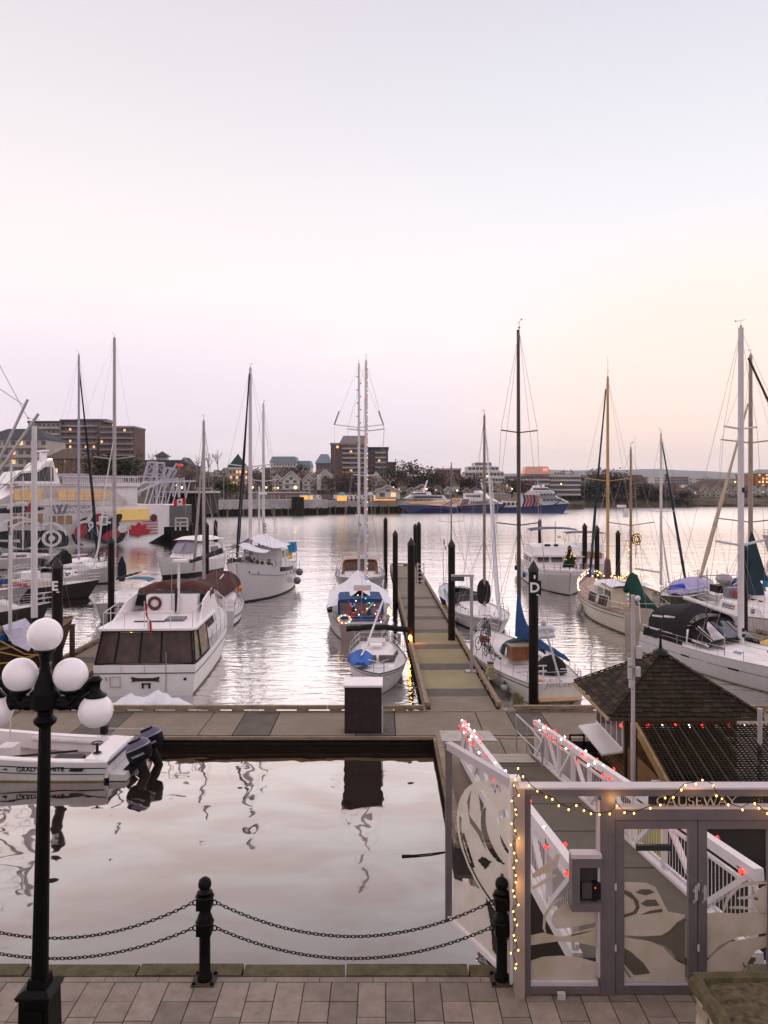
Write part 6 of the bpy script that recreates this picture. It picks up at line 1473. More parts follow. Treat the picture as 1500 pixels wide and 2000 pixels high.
def place(what,px):
    for a,w_ in ((140,'left of the ferry lift tower'),(340,'beside the ferry lift tower'),(450,'left of the turreted mansion'),(560,'between the mansion and the tall white gable'),(645,'left of the brown tower'),(775,'around the foot of the brown tower'),(900,'behind the first blue ferry'),(1050,'by the white terrace hotel'),(1185,'left of the golden mast'),(1240,'right of the golden mast'),(1300,'by the white slab tower'),(1400,'by the cream terrace'),(3000,'near the orange lit tower')):
        if px<a:break
    k = what+w_; SEEN[k] = SEEN.get(k,0)+1
    return '%s %s, %s there from the left'%(what,w_,ORD[SEEN[k]-1])
# tree list: px, ytop, ybase, D, kind, width factor
for px,yt,yb,D,k,wf in sorted([(196,893,958,200,'olive',1.6),(225,898,962,205,'dark',1.5),(252,900,965,210,'olive',1.5),(170,905,960,210,'brown',1.5),(275,905,965,250,'brown',1.3),
    (352,925,970,262,'brown',1.4),(372,915,970,265,'brown',1.3),(395,932,973,262,'brown',1.5),(418,925,972,268,'dark',1.3),(440,935,975,266,'olive',1.6),(462,940,975,268,'olive',1.6),(482,938,975,270,'brown',1.4),
    (505,918,965,330,'brown',1.3),(530,922,965,330,'brown',1.3),(555,918,962,340,'brown',1.3),(575,912,945,370,'dark',1.8),(600,925,965,330,'brown',1.4),(622,928,965,325,'brown',1.5),(648,932,968,315,'brown',1.5),(668,926,968,312,'brown',1.4),
    (690,920,968,310,'brown',1.3),(712,930,968,312,'brown',1.5),(738,925,968,315,'brown',1.4),(765,915,968,330,'dark',1.3),(785,905,965,335,'brown',1.3),(812,918,968,325,'brown',1.5),(835,930,970,320,'dark',1.6),(858,912,968,330,'brown',1.2),
    (882,925,970,325,'brown',1.4),(905,935,972,320,'dark',1.5),(925,930,970,322,'brown',1.4),(1000,938,972,322,'dark',1.4),(1022,935,972,322,'brown',1.5),(1112,925,985,385,'brown',1.2),(1130,935,985,380,'dark',1.4),
    (1150,935,985,380,'dark',1.3),(1172,922,985,385,'brown',1.2),(1192,928,985,384,'dark',1.3),(1212,930,985,384,'brown',1.3),(1228,935,985,384,'brown',1.3),(1252,948,986,386,'dark',1.5),(1272,950,988,384,'brown',1.6),(1290,945,988,385,'brown',1.5),
    (1310,948,988,384,'brown',1.5),(1330,955,988,386,'dark',1.8),(1352,962,985,405,'brown',1.8),(1368,958,978,420,'dark',1.8),(1430,966,986,405,'dark',2.0),(1472,966,986,405,'olive',2.0),(1495,966,986,405,'dark',2.)]):
    tree(px,yt,yb,D,k,place({'dark':'dark evergreen','brown':'brown leafless tree','olive':'olive green tree'}[k],px),{'dark':'dark evergreens on the far shore','brown':'brown winter trees on the far shore','olive':'olive trees on the far shore'}[k],wf)
for px,yt,yb,D,wf in [(272,862,925,290,.8),(300,872,930,300,.7),(388,882,930,330,.8),(408,872,930,335,.7),(425,868,925,335,.75),(820,918,960,420,1.4),(850,916,960,420,1.3),(1262,925,965,480,1)]:
    tree(px,yt,yb,D,'bare',place('bare branching tree against the sky',px),'bare trees against the sky',wf)
for i in range(46):                                   # conifer tops in the distance
    px = 1120+i*9+rr_.uniform(-4,4); D = rr_.uniform(700,1000); yt = rr_.uniform(930,941)+(4 if px>1400 else 0)
    r = thing('distant_conifer',place('distant conifer on the ridge',px),'tree',(X(px,D),D,Zh(962,D)),0,'distant conifers below the hills')
    h_ = Zh(yt,D)-Zh(962,D); q = MB(); w_ = h_*rr_.uniform(.22,.4)
    q.lathe([(w_,h_*.1),(w_*.55,h_*.4),(w_*.75,h_*.42),(w_*.3,h_*.72),(w_*.45,h_*.74),(.05,h_)],n=6); q.build('crown',mat('distant_green',(.02,.032,.03),.95),r); MB().lathe([(h_*.03,0),(h_*.03,h_*.2)],n=5).build('trunk',BARK,r)

# ---- buildings
BRK = mat('dusky_brick',(.15,.085,.075),.9,var=.2,scale=.3); STU = mat('pale_stucco',(.46,.41,.38),.85,var=.1,scale=.2); WST = mat('white_stucco',(.60,.56,.56),.8,var=.08,scale=.2); GRYB = mat('grey_pink_wall',(.27,.22,.23),.85,var=.15,scale=.2)
SLATE = mat('slate_roof',(.06,.06,.075),.8,var=.2); BSL = mat('blue_metal_roof',(.15,.20,.25),.6,var=.15); BRF = mat('brown_shingle_roof',(.10,.07,.055),.9,var=.25); FWIN = mat('far_window_glass',(.05,.05,.065),.15,spec=.8); LITW = lamp('lit_window',(1,.6,.3),.55)
WM = {}
def win_mesh(w,h,m):
    k = ('w',round(w,2),round(h,2),m.name)
    if k not in WM:q = MB().box(-w/2,w/2,-.12,.05,-h/2,h/2); me = bpy.data.meshes.new('window'); me.from_pydata(q.v,[],q.f); me.materials.append(m); WM[k] = me
    return WM[k]
def block(label,x0,x1,yt,yb,D,m,floors,cols,depth=16,roof=None,roofm=SLATE,balc=None,balm=WST,lit=.04,rz=0.,ww=.55,wh=.5,name='apartment_building',cat='building',skip=()):
    zb,zt = Zh(yb,D),Zh(yt,D); w = (X(x1,D)-X(x0,D)); cx = (X(x0,D)+X(x1,D))/2
    r = thing(name,label,cat,(cx,D+depth/2,zb),rz); H_ = zt-zb; h = w/2
    MB().box(-h,h,-depth/2,depth/2,0,H_).build('wall',m,r)
    fh = H_/floors; cw = w/cols
    for f in range(floors):
        if balc and f>=balc[0]:
            MB().box(-h*balc[1],h*balc[2],-depth/2-1.3,-depth/2-.01,f*fh+.1,f*fh+.1+fh*.34).build('balcony',balm,r)
        for c in range(cols):
            if (f,c) in skip:continue
            o = link(win_mesh(cw*ww,fh*wh,LITW if rr_.random()<lit else FWIN),'window',None,r); o.location = (-h+(c+.5)*cw,-depth/2,(f+.58)*fh)
    if roof=='flat':MB().box(-h-.3,h+.3,-depth/2-.3,depth/2+.3,H_+.01,H_+.9).build('roof',roofm,r)
    if roof=='mansard':MB().loft([[Vector((sx*(h+.4)*k,sy*(depth/2+.4)*k2,H_+z_)) for sx,sy in ((-1,-1),(1,-1),(1,1),(-1,1))] for k,k2,z_ in ((1,1,.01),(.86,.7,fh*1.1),(.8,.5,fh*1.15))]).build('roof',roofm,r)
    if roof=='hip':MB().loft([[Vector((sx*(h+.6)*k,sy*(depth/2+.6)*k2,H_+z_)) for sx,sy in ((-1,-1),(1,-1),(1,1),(-1,1))] for k,k2,z_ in ((1,1,.01),(.45,.02,fh*1.3))]).build('roof',roofm,r)
    return r
block('long dusky apartment hotel on the left skyline, left wing',55,118,826,925,350,GRYB,8,7,roof='flat',balc=(1,.3,.95),balm=STU,lit=.03)
r = block('long dusky apartment hotel on the left skyline, tall middle wing',118,195,823,925,352,BRK,9,10,roof='flat',balc=(1,.9,.9),balm=GRYB)
MB().box(-3,11,-5,5,Zh(823,352)-Zh(925,352),Zh(817,352)-Zh(925,352)).build('penthouse',GRYB,r)
block('long dusky apartment hotel on the left skyline, lower right wing',195,262,836,925,348,BRK,8,9,roof='flat',roofm=GRYB,balc=(1,.95,.95),balm=GRYB)
block('cream stepped hotel at the left edge with horizontal balconies',-40,92,858,950,270,STU,5,9,roof='hip',roofm=SLATE,balc=(0,1,1),balm=STU,lit=.08)
block('small pale penthouse block with a red sign at the left edge',22,60,838,870,300,WST,2,3,lit=.4)
block('low brown terrace building with small square windows behind the ferry',88,150,896,945,240,mat('brown_wood_wall',(.16,.09,.05),.9),3,7,roof='hip',roofm=BRF,lit=.12)
# terminal shed with white hipped roof
D = 200; r = thing('terminal_shed','ferry terminal shed with a broad white hipped roof and warm lit walls','building',(X(90,D),D,2.8))
MB().box(-16,12,-5,5,0,4.3).build('wall',mat('lamplit_ochre_wall',(.40,.22,.10),.8,var=.3,scale=.3),r)
MB().loft([[Vector((cx+sx*a,sy*b,z_)) for sx,sy in ((-1,-1),(1,-1),(1,1),(-1,1))] for cx,a,b,z_ in ((-2,16.5,6.5,4.32),(-2,9.5,.3,7.2))]).build('roof',mat('white_metal_roof',(.62,.58,.62),.6),r)
MB().box(-18,14,-6.6,-6.45,3.7,4.3).build('fascia',RED,r)
for k in range(7):o = link(win_mesh(1.6,1.8,LITW),'window',None,r); o.location = (-13+k*3.9,-5,2.0)
block('pink grey glazed gangway hall beside the shed, cream timber frame',115,160,932,950,190,mat('peach_panel',(.50,.38,.32),.8),1,5,depth=5,roof='flat',roofm=WST,lit=.2,ww=.7,wh=.45,name='gangway_hall')
def house(label,px,ytop,yb,wpx,D,m=WST,roofm=BRF,floors=2,depth=9,trim=WST,lit=.12):
    zb,zt = Zh(yb,D),Zh(ytop,D); w = wpx/1500*D; H_ = (zt-zb); he = H_*.58
    r = thing('gabled_house',label,'house',(X(px,D),D,zb)); h = w/2
    MB().prism([(-h,0),(h,0),(h,he),(0,H_-.3),(-h,he)],-depth/2,depth/2,lambda u,v,ww:(u,ww,v)).build('wall',m,r)
    for s in (-1,1):
        MB().prism([(0,H_-.2),(s*(h+.7),he-.45),(s*(h+.7),he-.1),(0,H_+.25)],-depth/2-.5,depth/2+.4,lambda u,v,ww:(u,ww,v)).build('roof',roofm,r)
        MB().bar((0,-depth/2-.56,H_+.02),(s*(h+.7),-depth/2-.56,he-.3),.10,.45).build('barge_board',trim,r)
    for f in range(floors):
        for c in range(2):
            o = link(win_mesh(w*.20,he/floors*.5,LITW if rr_.random()<lit else FWIN),'window',None,r); o.location = ((c-.5)*w*.45,-depth/2,he/floors*(f+.55))
        MB().box(-h*.8,h*.8,-depth/2-.9,-depth/2-.01,he/floors*f+.2,he/floors*f+.75).build('balcony',trim,r)
    o = link(win_mesh(w*.18,H_*.14,FWIN),'window',None,r); o.location = (0,-depth/2,he*1.08); return r
for i,(px,yt,yb,wpx,D,lb) in enumerate([(425,919,958,26,320,'cream gabled house leftmost of the shore row'),(442,915,945,22,345,'narrow gabled house left of the turreted mansion'),(545,928,958,22,330,'small white gabled house left of the tall white gable'),
      (571,921,957,33,326,'tallest white gabled house with an arched balcony'),(605,927,958,26,328,'brown roofed gabled house right of the tall white gable'),(400,928,965,20,300,'pale gabled house among bare trees left of the mansion'),
      (735,922,962,20,318,'small white gable peeping between trees right of the brown tower'),(365,895,945,36,330,'dark long roofed house with a red lamp on its gable')]):
    house(lb,px,yt,yb,wpx,D,m=(WST if i != 7 else GRYB),roofm=(SLATE if i in (1,7) else BRF))
r = house('white twin bay house beside the brown tower block',637,918,957,34,324,WST,BRF,3)
for s in (-1,1):MB().box(s*2.4-.9,s*2.4+.9,-6.2,-4.6,0,6.6).build('bay',WST,r)
# mansion with pointed dark turret
D = 330; r = block('turreted mansion with a pointed dark green spire and lit windows',448,484,917,950,D,mat('rosy_cream_wall',(.52,.38,.32),.8),3,6,depth=10,roof='flat',roofm=WST,lit=.4,name='mansion')
H_ = Zh(917,D)-Zh(950,D); MB().loft([[Vector((sx*a-1.2,sy*a,H_+z_)) for sx,sy in ((-1,-1),(1,-1),(1,1),(-1,1))] for a,z_ in ((4.2,.9),(2.4,3.2),(.05,7.0))]).build('spire',mat('dark_green_slates',(.02,.045,.05),.7),r)
r = thing('cupola_roof','dark barn roof crowned by a small square cupola on the left','building',(X(322,320),320,Zh(935,320)))
MB().prism([(-16,0),(14,0),(14,5),(8,7.6),(-12,7.6),(-16,5)],-6,6,lambda u,v,w:(u,w,v)).build('roof',SLATE,r); MB().box(-3.2,1.2,-1.5,1.5,7.62,9.2).build('cupola',WST,r)
MB().loft([[Vector((-1+sx*a,sy*a,z_)) for sx,sy in ((-1,-1),(1,-1),(1,1),(-1,1))] for a,z_ in ((3.0,9.21),(.05,11.4))]).build('cupola_roof',SLATE,r)
# blue roofed mansard block
block('white apartment block with a blue mansard roof on the hill',528,578,903,945,420,WST,4,9,roof='mansard',roofm=BSL,balc=(0,.9,.9))
block('lower right wing of the blue mansard block',578,606,912,945,425,WST,3,6,roof='mansard',roofm=BSL,balc=(0,.9,.9)); block('left wing of the blue mansard block',512,530,913,945,422,BRK,3,3)
r = block('brown roofed turret house left of the brown tower',617,645,905,950,370,GRYB,3,4,roof='hip',roofm=BSL)
# brown tower
r = block('brown brick tower block with a grey crown and white balconies',646,716,869,962,345,BRK,10,8,roof='flat',roofm=GRYB,balc=(1,.35,.98),balm=mat('balcony_grey',(.42,.37,.36),.8),lit=.03)
H_ = Zh(869,345)-Zh(962,345); MB().loft([[Vector((sx*a+1.8,sy*b,H_+z_)) for sx,sy in ((-1,-1),(1,-1),(1,1),(-1,1))] for a,b,z_ in ((6.2,6,.92),(4.4,4,4.4))]).build('crown',mat('grey_metal_crown',(.24,.21,.22),.6),r)
MB().box(-4,-3,-2,2,H_+.92,H_+2.3).build('roof_plant',SLATE,r); MB().box(6.3,8,-2,2,H_+.92,H_+4.6).build('lift_tower',BRK,r)
r = block('right wing of the brown brick tower block',716,758,877,962,350,mat('purple_brick',(.13,.085,.10),.9,var=.2),9,6,roof='flat',roofm=SLATE,balc=(1,.2,.8),balm=mat('balcony_grey'),ww=.6)
block('low end annex of the brown brick tower',757,773,906,950,352,BRK,4,3,roof='flat'); block('small flat roofed block between the trees right of the tower',775,795,918,950,380,GRYB,2,4)
block('brown windowless block left of the white terraced hotel',853,900,918,950,390,BRK,2,6,roof='flat',roofm=STU)
# stepped white terrace hotel
for i,(a,b,yt,yb,lb) in enumerate([(900,985,933,966,'broad lowest tier'),(908,984,921,934,'second tier'),(914,974,911,922,'third tier'),(928,960,903,912,'top tier')]):
    fl = 3 if i==0 else 1
    r = block('white stepped terrace hotel on the centre right shore, %s'%lb,a,b,yt,yb,340+i*4,WST,fl,14-3*i,depth=14,balc=(0,1.04,1.04),balm=WST,lit=.05,ww=.8,wh=.5,name='terrace_hotel')
block('long low balconied building right of the terrace hotel',985,1072,930,966,350,GRYB,4,16,roof='flat',roofm=WST,balc=(0,1,1),balm=WST,lit=.05,ww=.8)
block('right half of the long low balconied building',1073,1133,931,968,356,GRYB,4,10,roof='flat',roofm=WST,balc=(0,1,1),balm=WST,lit=.05,ww=.8)
D = 352; r = thing('glowing_roof_hall','pink glowing sloped glass roof with a red sign above the low building','roof',(X(1047,D),D-1,Zh(930,D)))
MB().prism([(-6.5,.9),(6.2,.9),(4.2,4.3),(-5.5,4.3)],-4,4,lambda u,v,w:(u,w,v)).build('glass_roof',mat('glowing_pink_roof',(.6,.3,.25),.5,emit=(1,.5,.4),estr=.12),r)
MB().box(2.2,4.0,-4.2,-4.02,2.3,3.4).build('red_sign',lamp('sign_red_glow',(1,.15,.1),1.6),r)
# white timbered shed and blue tents
r = house('white gabled market shed with thin timber frame by the first ferry',757,948,974,46,290,WST,mat('pale_blue_roof',(.50,.52,.56),.7),1,22)
for i,(px,w_,c_,lb) in enumerate([(722,22,'white','white lamplit stall tent'),(742,26,'blue','dark blue stall tent'),(762,24,'teal','teal stall tent'),(598,26,'azure','azure roofed kiosk on the quay'),(668,20,'teal','pale teal roofed stall on the quay')]):
    D = 283 if i<3 else 275; r = thing('stall_tent',lb+' at the waterside','tent',(X(px,D),D,4.8)); h = w_/1500*D/2
    MB().loft([[Vector((sx*h*k,sy*2.5*k,z_)) for sx,sy in ((-1,-1),(1,-1),(1,1),(-1,1))] for k,z_ in ((1,1.9),(.3,3.1))]).build('tent_roof',{'white':WST,'blue':mat('far_blue_tent',(.05,.09,.28),.8),'teal':mat('far_teal_tent',(.12,.28,.36),.8),'azure':mat('far_azure_roof',(.10,.24,.50),.8)}[c_],r)
    MB().box(-h*.9,h*.9,-1.5,2,0,1.85).build('lit_front',mat('lamplit_stall',(.4,.2,.06),.7,emit=(1,.5,.12),estr=.7 if i<2 else .12),r)
WV = mat('far_vehicle_white',(.66,.64,.66),.5)
for i in range(11):
    px = 640+i*8.5 if i>1 else 610+i*12; D = 282; r = thing('parked_van','white van parked on the terminal quay, %s from the left in its row'%ORD[i],'van',(X(px,D),D,4.72),0,'white vans in a row on the terminal quay')
    MB().prism([(-1.0,.35),(1.0,.35),(1.0,1.4),(.6,2.0),(-1.0,2.15)],-1,1,lambda u,v,w:(u,w,v)).build('body',WV,r); MB().box(.35,.8,-1.02,-1.0,1.2,1.7).build('window',FWIN,r)
    for s in (-.6,.6):MB().lathe([(.34,-.1),(.34,.1)],(s,-.95,.34),8,Matrix.Rotation(PI/2,3,'X')).build('wheel',RUB,r)
r = thing('fence_canopy','long low white canopy above a mesh fence on the quay','canopy',(X(545,262),262,5.0)); MB().box(-10.5,10.5,-1,1,2.6,3.0).build('roof',WST,r); MB().box(-10.4,10.4,-.9,.9,2.2,2.58).build('red_soffit',mat('dull_red_soffit',(.22,.05,.04),.8),r)
for k in range(9):MB().lathe([(.09,0),(.09,2.6)],(-10+2.5*k,0,0),6).build('post',WST,r)
# street lights along the quay
for i,(px,yt,hD) in enumerate([(437,930,262),(537,932,263),(604,948,270),(762,938,284),(700,945,284)]):
    r = thing('street_light','thin grey street light on the far quay, %s in the row from the left'%ORD[[0,1,2,4,3][i]],'street light',(X(px,hD),hD,5),0,'thin street lights on the far quay'); zt_ = Zh(yt,hD)-5
    MB().tube([(0,0,0),(0,0,zt_-1),(-.5,0,zt_)],.11,5).tube([(0,0,zt_-1),(.9,0,zt_+.1),(1.7,0,zt_-.2)],.09,5).build('pole',GALV,r); MB().ball((-.9,0,zt_+.1),.3,6,4,(1.6,1,.5)).build('lamp_head',GALV,r)
GL = lamp('shore_lamp_glow',(1,.55,.18),6)
for px,py,D,s in sorted([(577,952,300,.75),(543,953,300,.4),(493,952,265,.4),(520,952,280,.35),(415,948,270,.45),(382,950,270,.4),(355,952,255,.45),(345,948,255,.3),(833,955,300,.35),(893,958,310,.4),(768,952,300,.35),(1000,955,320,.3),(1270,955,390,.35),(1228,948,400,.3),(540,943,330,.3),
                     (100,898,235,.5),(12,925,180,.5),(25,950,175,.6),(6,967,120,.25),(700,889,344,.5),(1436,941,400,.4),(1490,941,400,.5),(952,930,335,.35),(1096,945,350,.3)],key=lambda q:q[0]):
    b = MB().ball((0,0,0),s*.8,6,4).build('shore_lamp',GL); b.location = P(px,py,D); tag(b,place('small warm lamp',px),'lamp','warm lamps scattered along the far shore')
# right hand shore
for i,(a,b,yt,yb,D,m,fl,cl) in enumerate([(1278,1306,932,956,600,WST,5,5),(1310,1345,931,958,610,GRYB,5,6),(1360,1392,934,950,640,STU,3,6),(1340,1352,934,956,620,WST,4,2)]):
    block(['white slab tower with a crane beside it on the right shore','grey pink slab tower on the right shore','pale low flat block with a blue plant room','thin pale slab between the towers'][i],a,b,yt,yb,D,m,fl,cl,lit=.02)
r = thing('dark_crane','dark slanting crane jib in front of the white slab tower','crane',(X(1294,560),560,Zh(960,560))); MB().bar((0,0,0),(3.2,0,11),1.4).bar((3.2,0,11),(2.2,0,12.5),1.8).build('jib',DALU,r)
for i in range(4):
    house(['cream gabled terrace unit, left end of the right shore row','cream gabled terrace unit, second from left on the right shore','cream gabled terrace unit, third from left on the right shore','cream gabled terrace unit, right end behind the tall mast'][i],1370+21*i,946+(i%2)*1.5,972,20,410,STU,BRF,2,10,STU)
block('long connecting range of the cream terrace on the right shore',1362,1440,951,972,418,STU,2,12,roof='hip',roofm=BRF)
for i in range(4):house(['white pointed gable, first right of the tall mast','white pointed gable, second right of the tall mast','white pointed gable, third right of the tall mast','white pointed gable at the frame edge'][i],1463+15*i,949,973,14,408,WST,BRF,3,10,WST,.25)
ORB = mat('orange_lit_brick',(.42,.17,.05),.8,var=.25,scale=.3)
block('orange lit brick apartment tower at the right edge',1462,1482,928,950,430,mat('rosy_brick',(.34,.16,.11),.85),4,4,lit=.15,roof='flat',roofm=GRYB)
block('orange balcony wing of the brick tower at the right edge',1480,1530,925,952,426,ORB,4,7,lit=.55,roof='hip',roofm=mat('grey_green_roof',(.22,.24,.24),.7))
for px,py,w_,lb in ((1250,948,30,'brown house among trees'),(1318,963,34,'low grey roofed boat shed'),(1345,966,30,'white roofed low shed')):block(lb+' on the right shore',px-w_/2,px+w_/2,py,py+14,400,STU if px != 1345 else GRYB,1,5,depth=8,roof='hip',roofm=BRF if px != 1345 else WST)
block('tan house with gables above the point on the right',1240,1262,938,955,420,STU,2,4,depth=8,roof='hip',roofm=BRF)

HC = [STU,WST,GRYB,mat('tan_render_wall',(.42,.33,.26),.85),mat('rosy_render_wall',(.42,.30,.27),.85)]
for i in range(34):
    px = 786+i*17.3+rr_.uniform(-3,3)
    if 1000<px<1108:continue
    D = rr_.uniform(317,321) if px<1100 else rr_.uniform(386,392); yt = rr_.uniform(944,955) if px<1100 else rr_.uniform(950,960); w_ = rr_.uniform(12,22)
    m_ = rr_.choice(HC); yb_ = yt+rr_.uniform(11,15); lb = place('small %s house'%{0:'cream',1:'white',2:'grey',3:'tan',4:'rosy'}[HC.index(m_)],px)
    if i%3:house(lb,px,yt-2,yb_,w_,D,m_,BRF,1,8,m_,.1)
    else:block(lb,px-w_/2,px+w_/2,yt,yb_,D,m_,2,4,depth=8,roof='hip',roofm=SLATE if i%2 else BRF,lit=.1,name='small_house',cat='house')
# ================================================================ FERRIES
def side_wins(r,x0,x1,z0,z1,y,n,m,nm='window',gap=.12,both=True,slant=0.):
    w = (x1-x0)/n
    for i in range(n):
        a,b = x0+i*w+gap/2,x0+(i+1)*w-gap/2
        for s in ((1,-1) if both else (1,)):
            MB().prism([(a,z0),(b,z0),(b+slant,z1),(a+slant,z1)],s*y,s*(y+.05),lambda u,v,ww:(u,ww,v)).build(nm,m,r)
PURE = mat('ferry_white',(.86,.81,.84),.35,var=.05,scale=.3,dirt=.15,dirtc=(.5,.45,.48)); FBLUE = mat('ferry_blue',(.006,.022,.12),.35,var=.1,scale=.3)
FRED = mat('ferry_red',(.45,.04,.04),.4); AMB = mat('amber_lounge_glass',(.22,.13,.06),.2,var=.6,scale=.6,emit=(1,.55,.2),estr=.22); FDK = mat('dark_ferry_glass',(.03,.03,.04),.15)
def prow(pts,r,name,m,y,taper=None,x1=None,smooth=False):
    """side outline extruded across the beam, narrowing to the bow"""
    n = len(pts); tf = taper or (lambda u:1.)
    q = MB(); q.add([(u,-y*tf(u),v) for u,v in pts]+[(u,y*tf(u),v) for u,v in pts],[tuple(range(n)),tuple(range(n,2*n))[::-1]]+[(i+n,(i+1)%n+n,(i+1)%n,i) for i in range(n)])
    return q.build(name,m,r)
# first ferry: blue and white catamaran with raked bow to the left
r,L = boat('passenger_ferry','sleek blue and white catamaran ferry pointing left at the terminal quay','ferry',(X(886,292),292),(X(772,286),286))
tp = lambda u:max(.12,min(1,(L/2+.2-u)/9))**.6
prow([(-L/2,0),(L/2-4.5,0),(L/2,3.0),(-2,2.9),(-L/2,2.2)],r,'hull',FBLUE,4.2,tp)
prow([(-L/2,2.25),(-2,2.92),(L/2-.3,3.05),(L/2-3.0,4.1),(3,5.4),(-L/2+2.5,5.2),(-L/2,3.8)],r,'main_cabin',PURE,3.9,tp)
prow([(-L/2+4,5.2),(8,5.4),(5.2,6.8),(-L/2+5,6.7)],r,'upper_cabin',PURE,3.3,tp)
prow([(-2,6.8),(5.6,6.8),(3.6,8.0),(-1.4,8.0)],r,'wheelhouse',PURE,2.4); prow([(.2,6.95),(5.35,6.95),(4.5,7.5),(.2,7.5)],r,'bridge_window',FDK,2.44)
prow([(-L/2+5.6,5.55),(5.6,5.65),(4.7,6.3),(-L/2+6,6.25)],r,'dark_window_band',FDK,3.34,lambda u:tp(u)*1.0)
side_wins(r,-L/2+2.6,7,3.55,4.35,3.92,10,AMB,slant=.1)
MB().prism([(0,0),(.5,0),(-1.0,4.2),(-1.4,4.2)],-.3,.3,lambda u,v,w:(.2+u,w,8.0+v)).bar((-.3,-1.2,10.4),(-.3,1.2,10.4),.16).build('mast',PURE,r)
MB().box(-L/2,1,-4.3,-4.22,1.9,2.12).box(-L/2,1,4.22,4.3,1.9,2.12).build('red_line',FRED,r)
for s in (1,-1):
    text('ferry_name','VICTORIA CLIPPER V',.8,FBLUE,r,frame((1.8,s*3.96,4.85),(-s,0,0),(0,0,1)),.01,bold=.02)
MB().bar((-6,3.95,2.9),(-11,3.95,5.0),.3).bar((-8,3.95,2.9),(-13,3.95,5.0),.3).build('swoosh',FRED,r)
# second ferry, bow to the right
r,L = boat('passenger_ferry','middle blue and white ferry with cluttered stern deck between its two sisters','ferry',(X(880,298),298),(X(988,290),290))
tp = lambda u:max(.15,min(1,(L/2+.2-u)/8))**.6
prow([(-L/2,0),(L/2-3.5,0),(L/2,3.4),(-L/2,2.4)],r,'hull',FBLUE,4.2,tp); prow([(-L/2+5,2.5),(L/2-1.4,3.35),(L/2-5.5,5.3),(-L/2+5,5.3)],r,'main_cabin',PURE,3.9,tp)
prow([(-L/2+6,5.3),(L/2-6,5.3),(L/2-8.5,7.4),(-L/2+6,7.4)],r,'upper_cabin',PURE,3.3,tp); prow([(-1,7.4),(L/2-9,7.4),(L/2-10,8.4),(-1,8.4)],r,'wheelhouse',PURE,2.2)
side_wins(r,-L/2+9,L/2-6,3.6,4.4,3.92,9,FDK,gap=.4); side_wins(r,-L/2+7,L/2-9,5.9,6.7,3.32,7,FDK,gap=.3)
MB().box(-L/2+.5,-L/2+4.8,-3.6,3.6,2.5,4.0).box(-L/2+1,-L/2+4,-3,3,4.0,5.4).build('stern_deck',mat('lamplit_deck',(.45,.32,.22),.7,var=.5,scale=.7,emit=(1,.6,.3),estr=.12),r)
for k in range(5):MB().bar((-L/2+5.2+k*.55,-3.96,2.6+.1*k),(-L/2+6.2+k*.55,-3.96,5.2),.22).build('stripe',FRED if k%2 else FBLUE,r)
MB().prism([(0,0),(.4,0),(-.6,3.2),(-.9,3.2)],-.2,.2,lambda u,v,w:(2+u,w,8.4+v)).bar((1.4,-1.4,10),(1.4,1.4,10),.15).build('mast',PURE,r)
MB().box(-L/2,L/2-4,-4.28,-4.2,2.0,2.15).box(-L/2,L/2-4,4.2,4.28,2.0,2.15).build('red_line',FRED,r)
# third ferry
r,L = boat('passenger_ferry','third ferry with red and blue swirls, rightmost at the terminal','ferry',(X(978,296),296),(X(1114,289),289))
tp = lambda u:max(.15,min(1,(L/2+.2-u)/8))**.6
prow([(-L/2,0),(L/2-2.5,0),(L/2,3.6),(-L/2,1.8)],r,'hull',FBLUE,4.4,tp); prow([(-L/2+8,2.2),(L/2-.5,3.6),(L/2-1.0,4.3),(L/2-5,6.0),(L/2-6.5,8.2),(-2,8.3),(-4,6.8),(-L/2+8,6.8)],r,'cabin',PURE,4.0,tp)
prow([(-2,8.3),(6,8.3),(4.2,9.7),(-1,9.7)],r,'wheelhouse',PURE,2.6); prow([(-.5,8.6),(5.75,8.6),(4.8,9.3),(-.5,9.3)],r,'bridge_window',FDK,2.64)
side_wins(r,2,8,6.5,7.3,4.02,5,mat('teal_ferry_glass',(.05,.13,.18),.15),gap=.25); side_wins(r,3,10,4.5,5.3,4.02*1.,5,mat('teal_ferry_glass'),gap=.25)
MB().box(-L/2+.5,-L/2+7.8,-3.6,3.6,1.9,4.6).build('stern_structure',PURE,r); MB().box(-L/2+.3,-L/2+7.9,-3.8,3.8,4.7,4.9).build('red_line',FRED,r)
side_wins(r,-L/2+1,-L/2+7.5,2.8,3.9,3.62,4,FDK,gap=.5)
for k,(a,c_) in enumerate(((-4.6,FBLUE),(-3.4,FRED),(-2.2,FRED),(-1.0,FBLUE),(.1,FRED))):
    MB().prism([(a,2.3),(a+.7,2.3),(a+1.6,4.6),(a+1.0,6.8),(a+.3,6.8),(a+.8,4.5)],-4.09,-4.02,lambda u,v,w:(u,w,v)).build('swirl_stripe',c_,r)
q = MB()
for k in range(9):q.bar((1+k*.9,-4.08,3.8-1.3*math.sin(k*.38)),(1.95+k*.9,-4.08*tp(1.95+k*.9),3.8-1.3*math.sin((k+1)*.38)),.07,.35)
q.build('swirl_line',FBLUE,r); MB().box(-1,2,-.5,.5,9.7,10.4).lathe([(.08,9.7),(.05,13.5)],(1,0,0),6).bar((1,-1.3,11.6),(1,1.3,11.6),.12).ball((3,0,10.1),.55).build('mast',PURE,r)

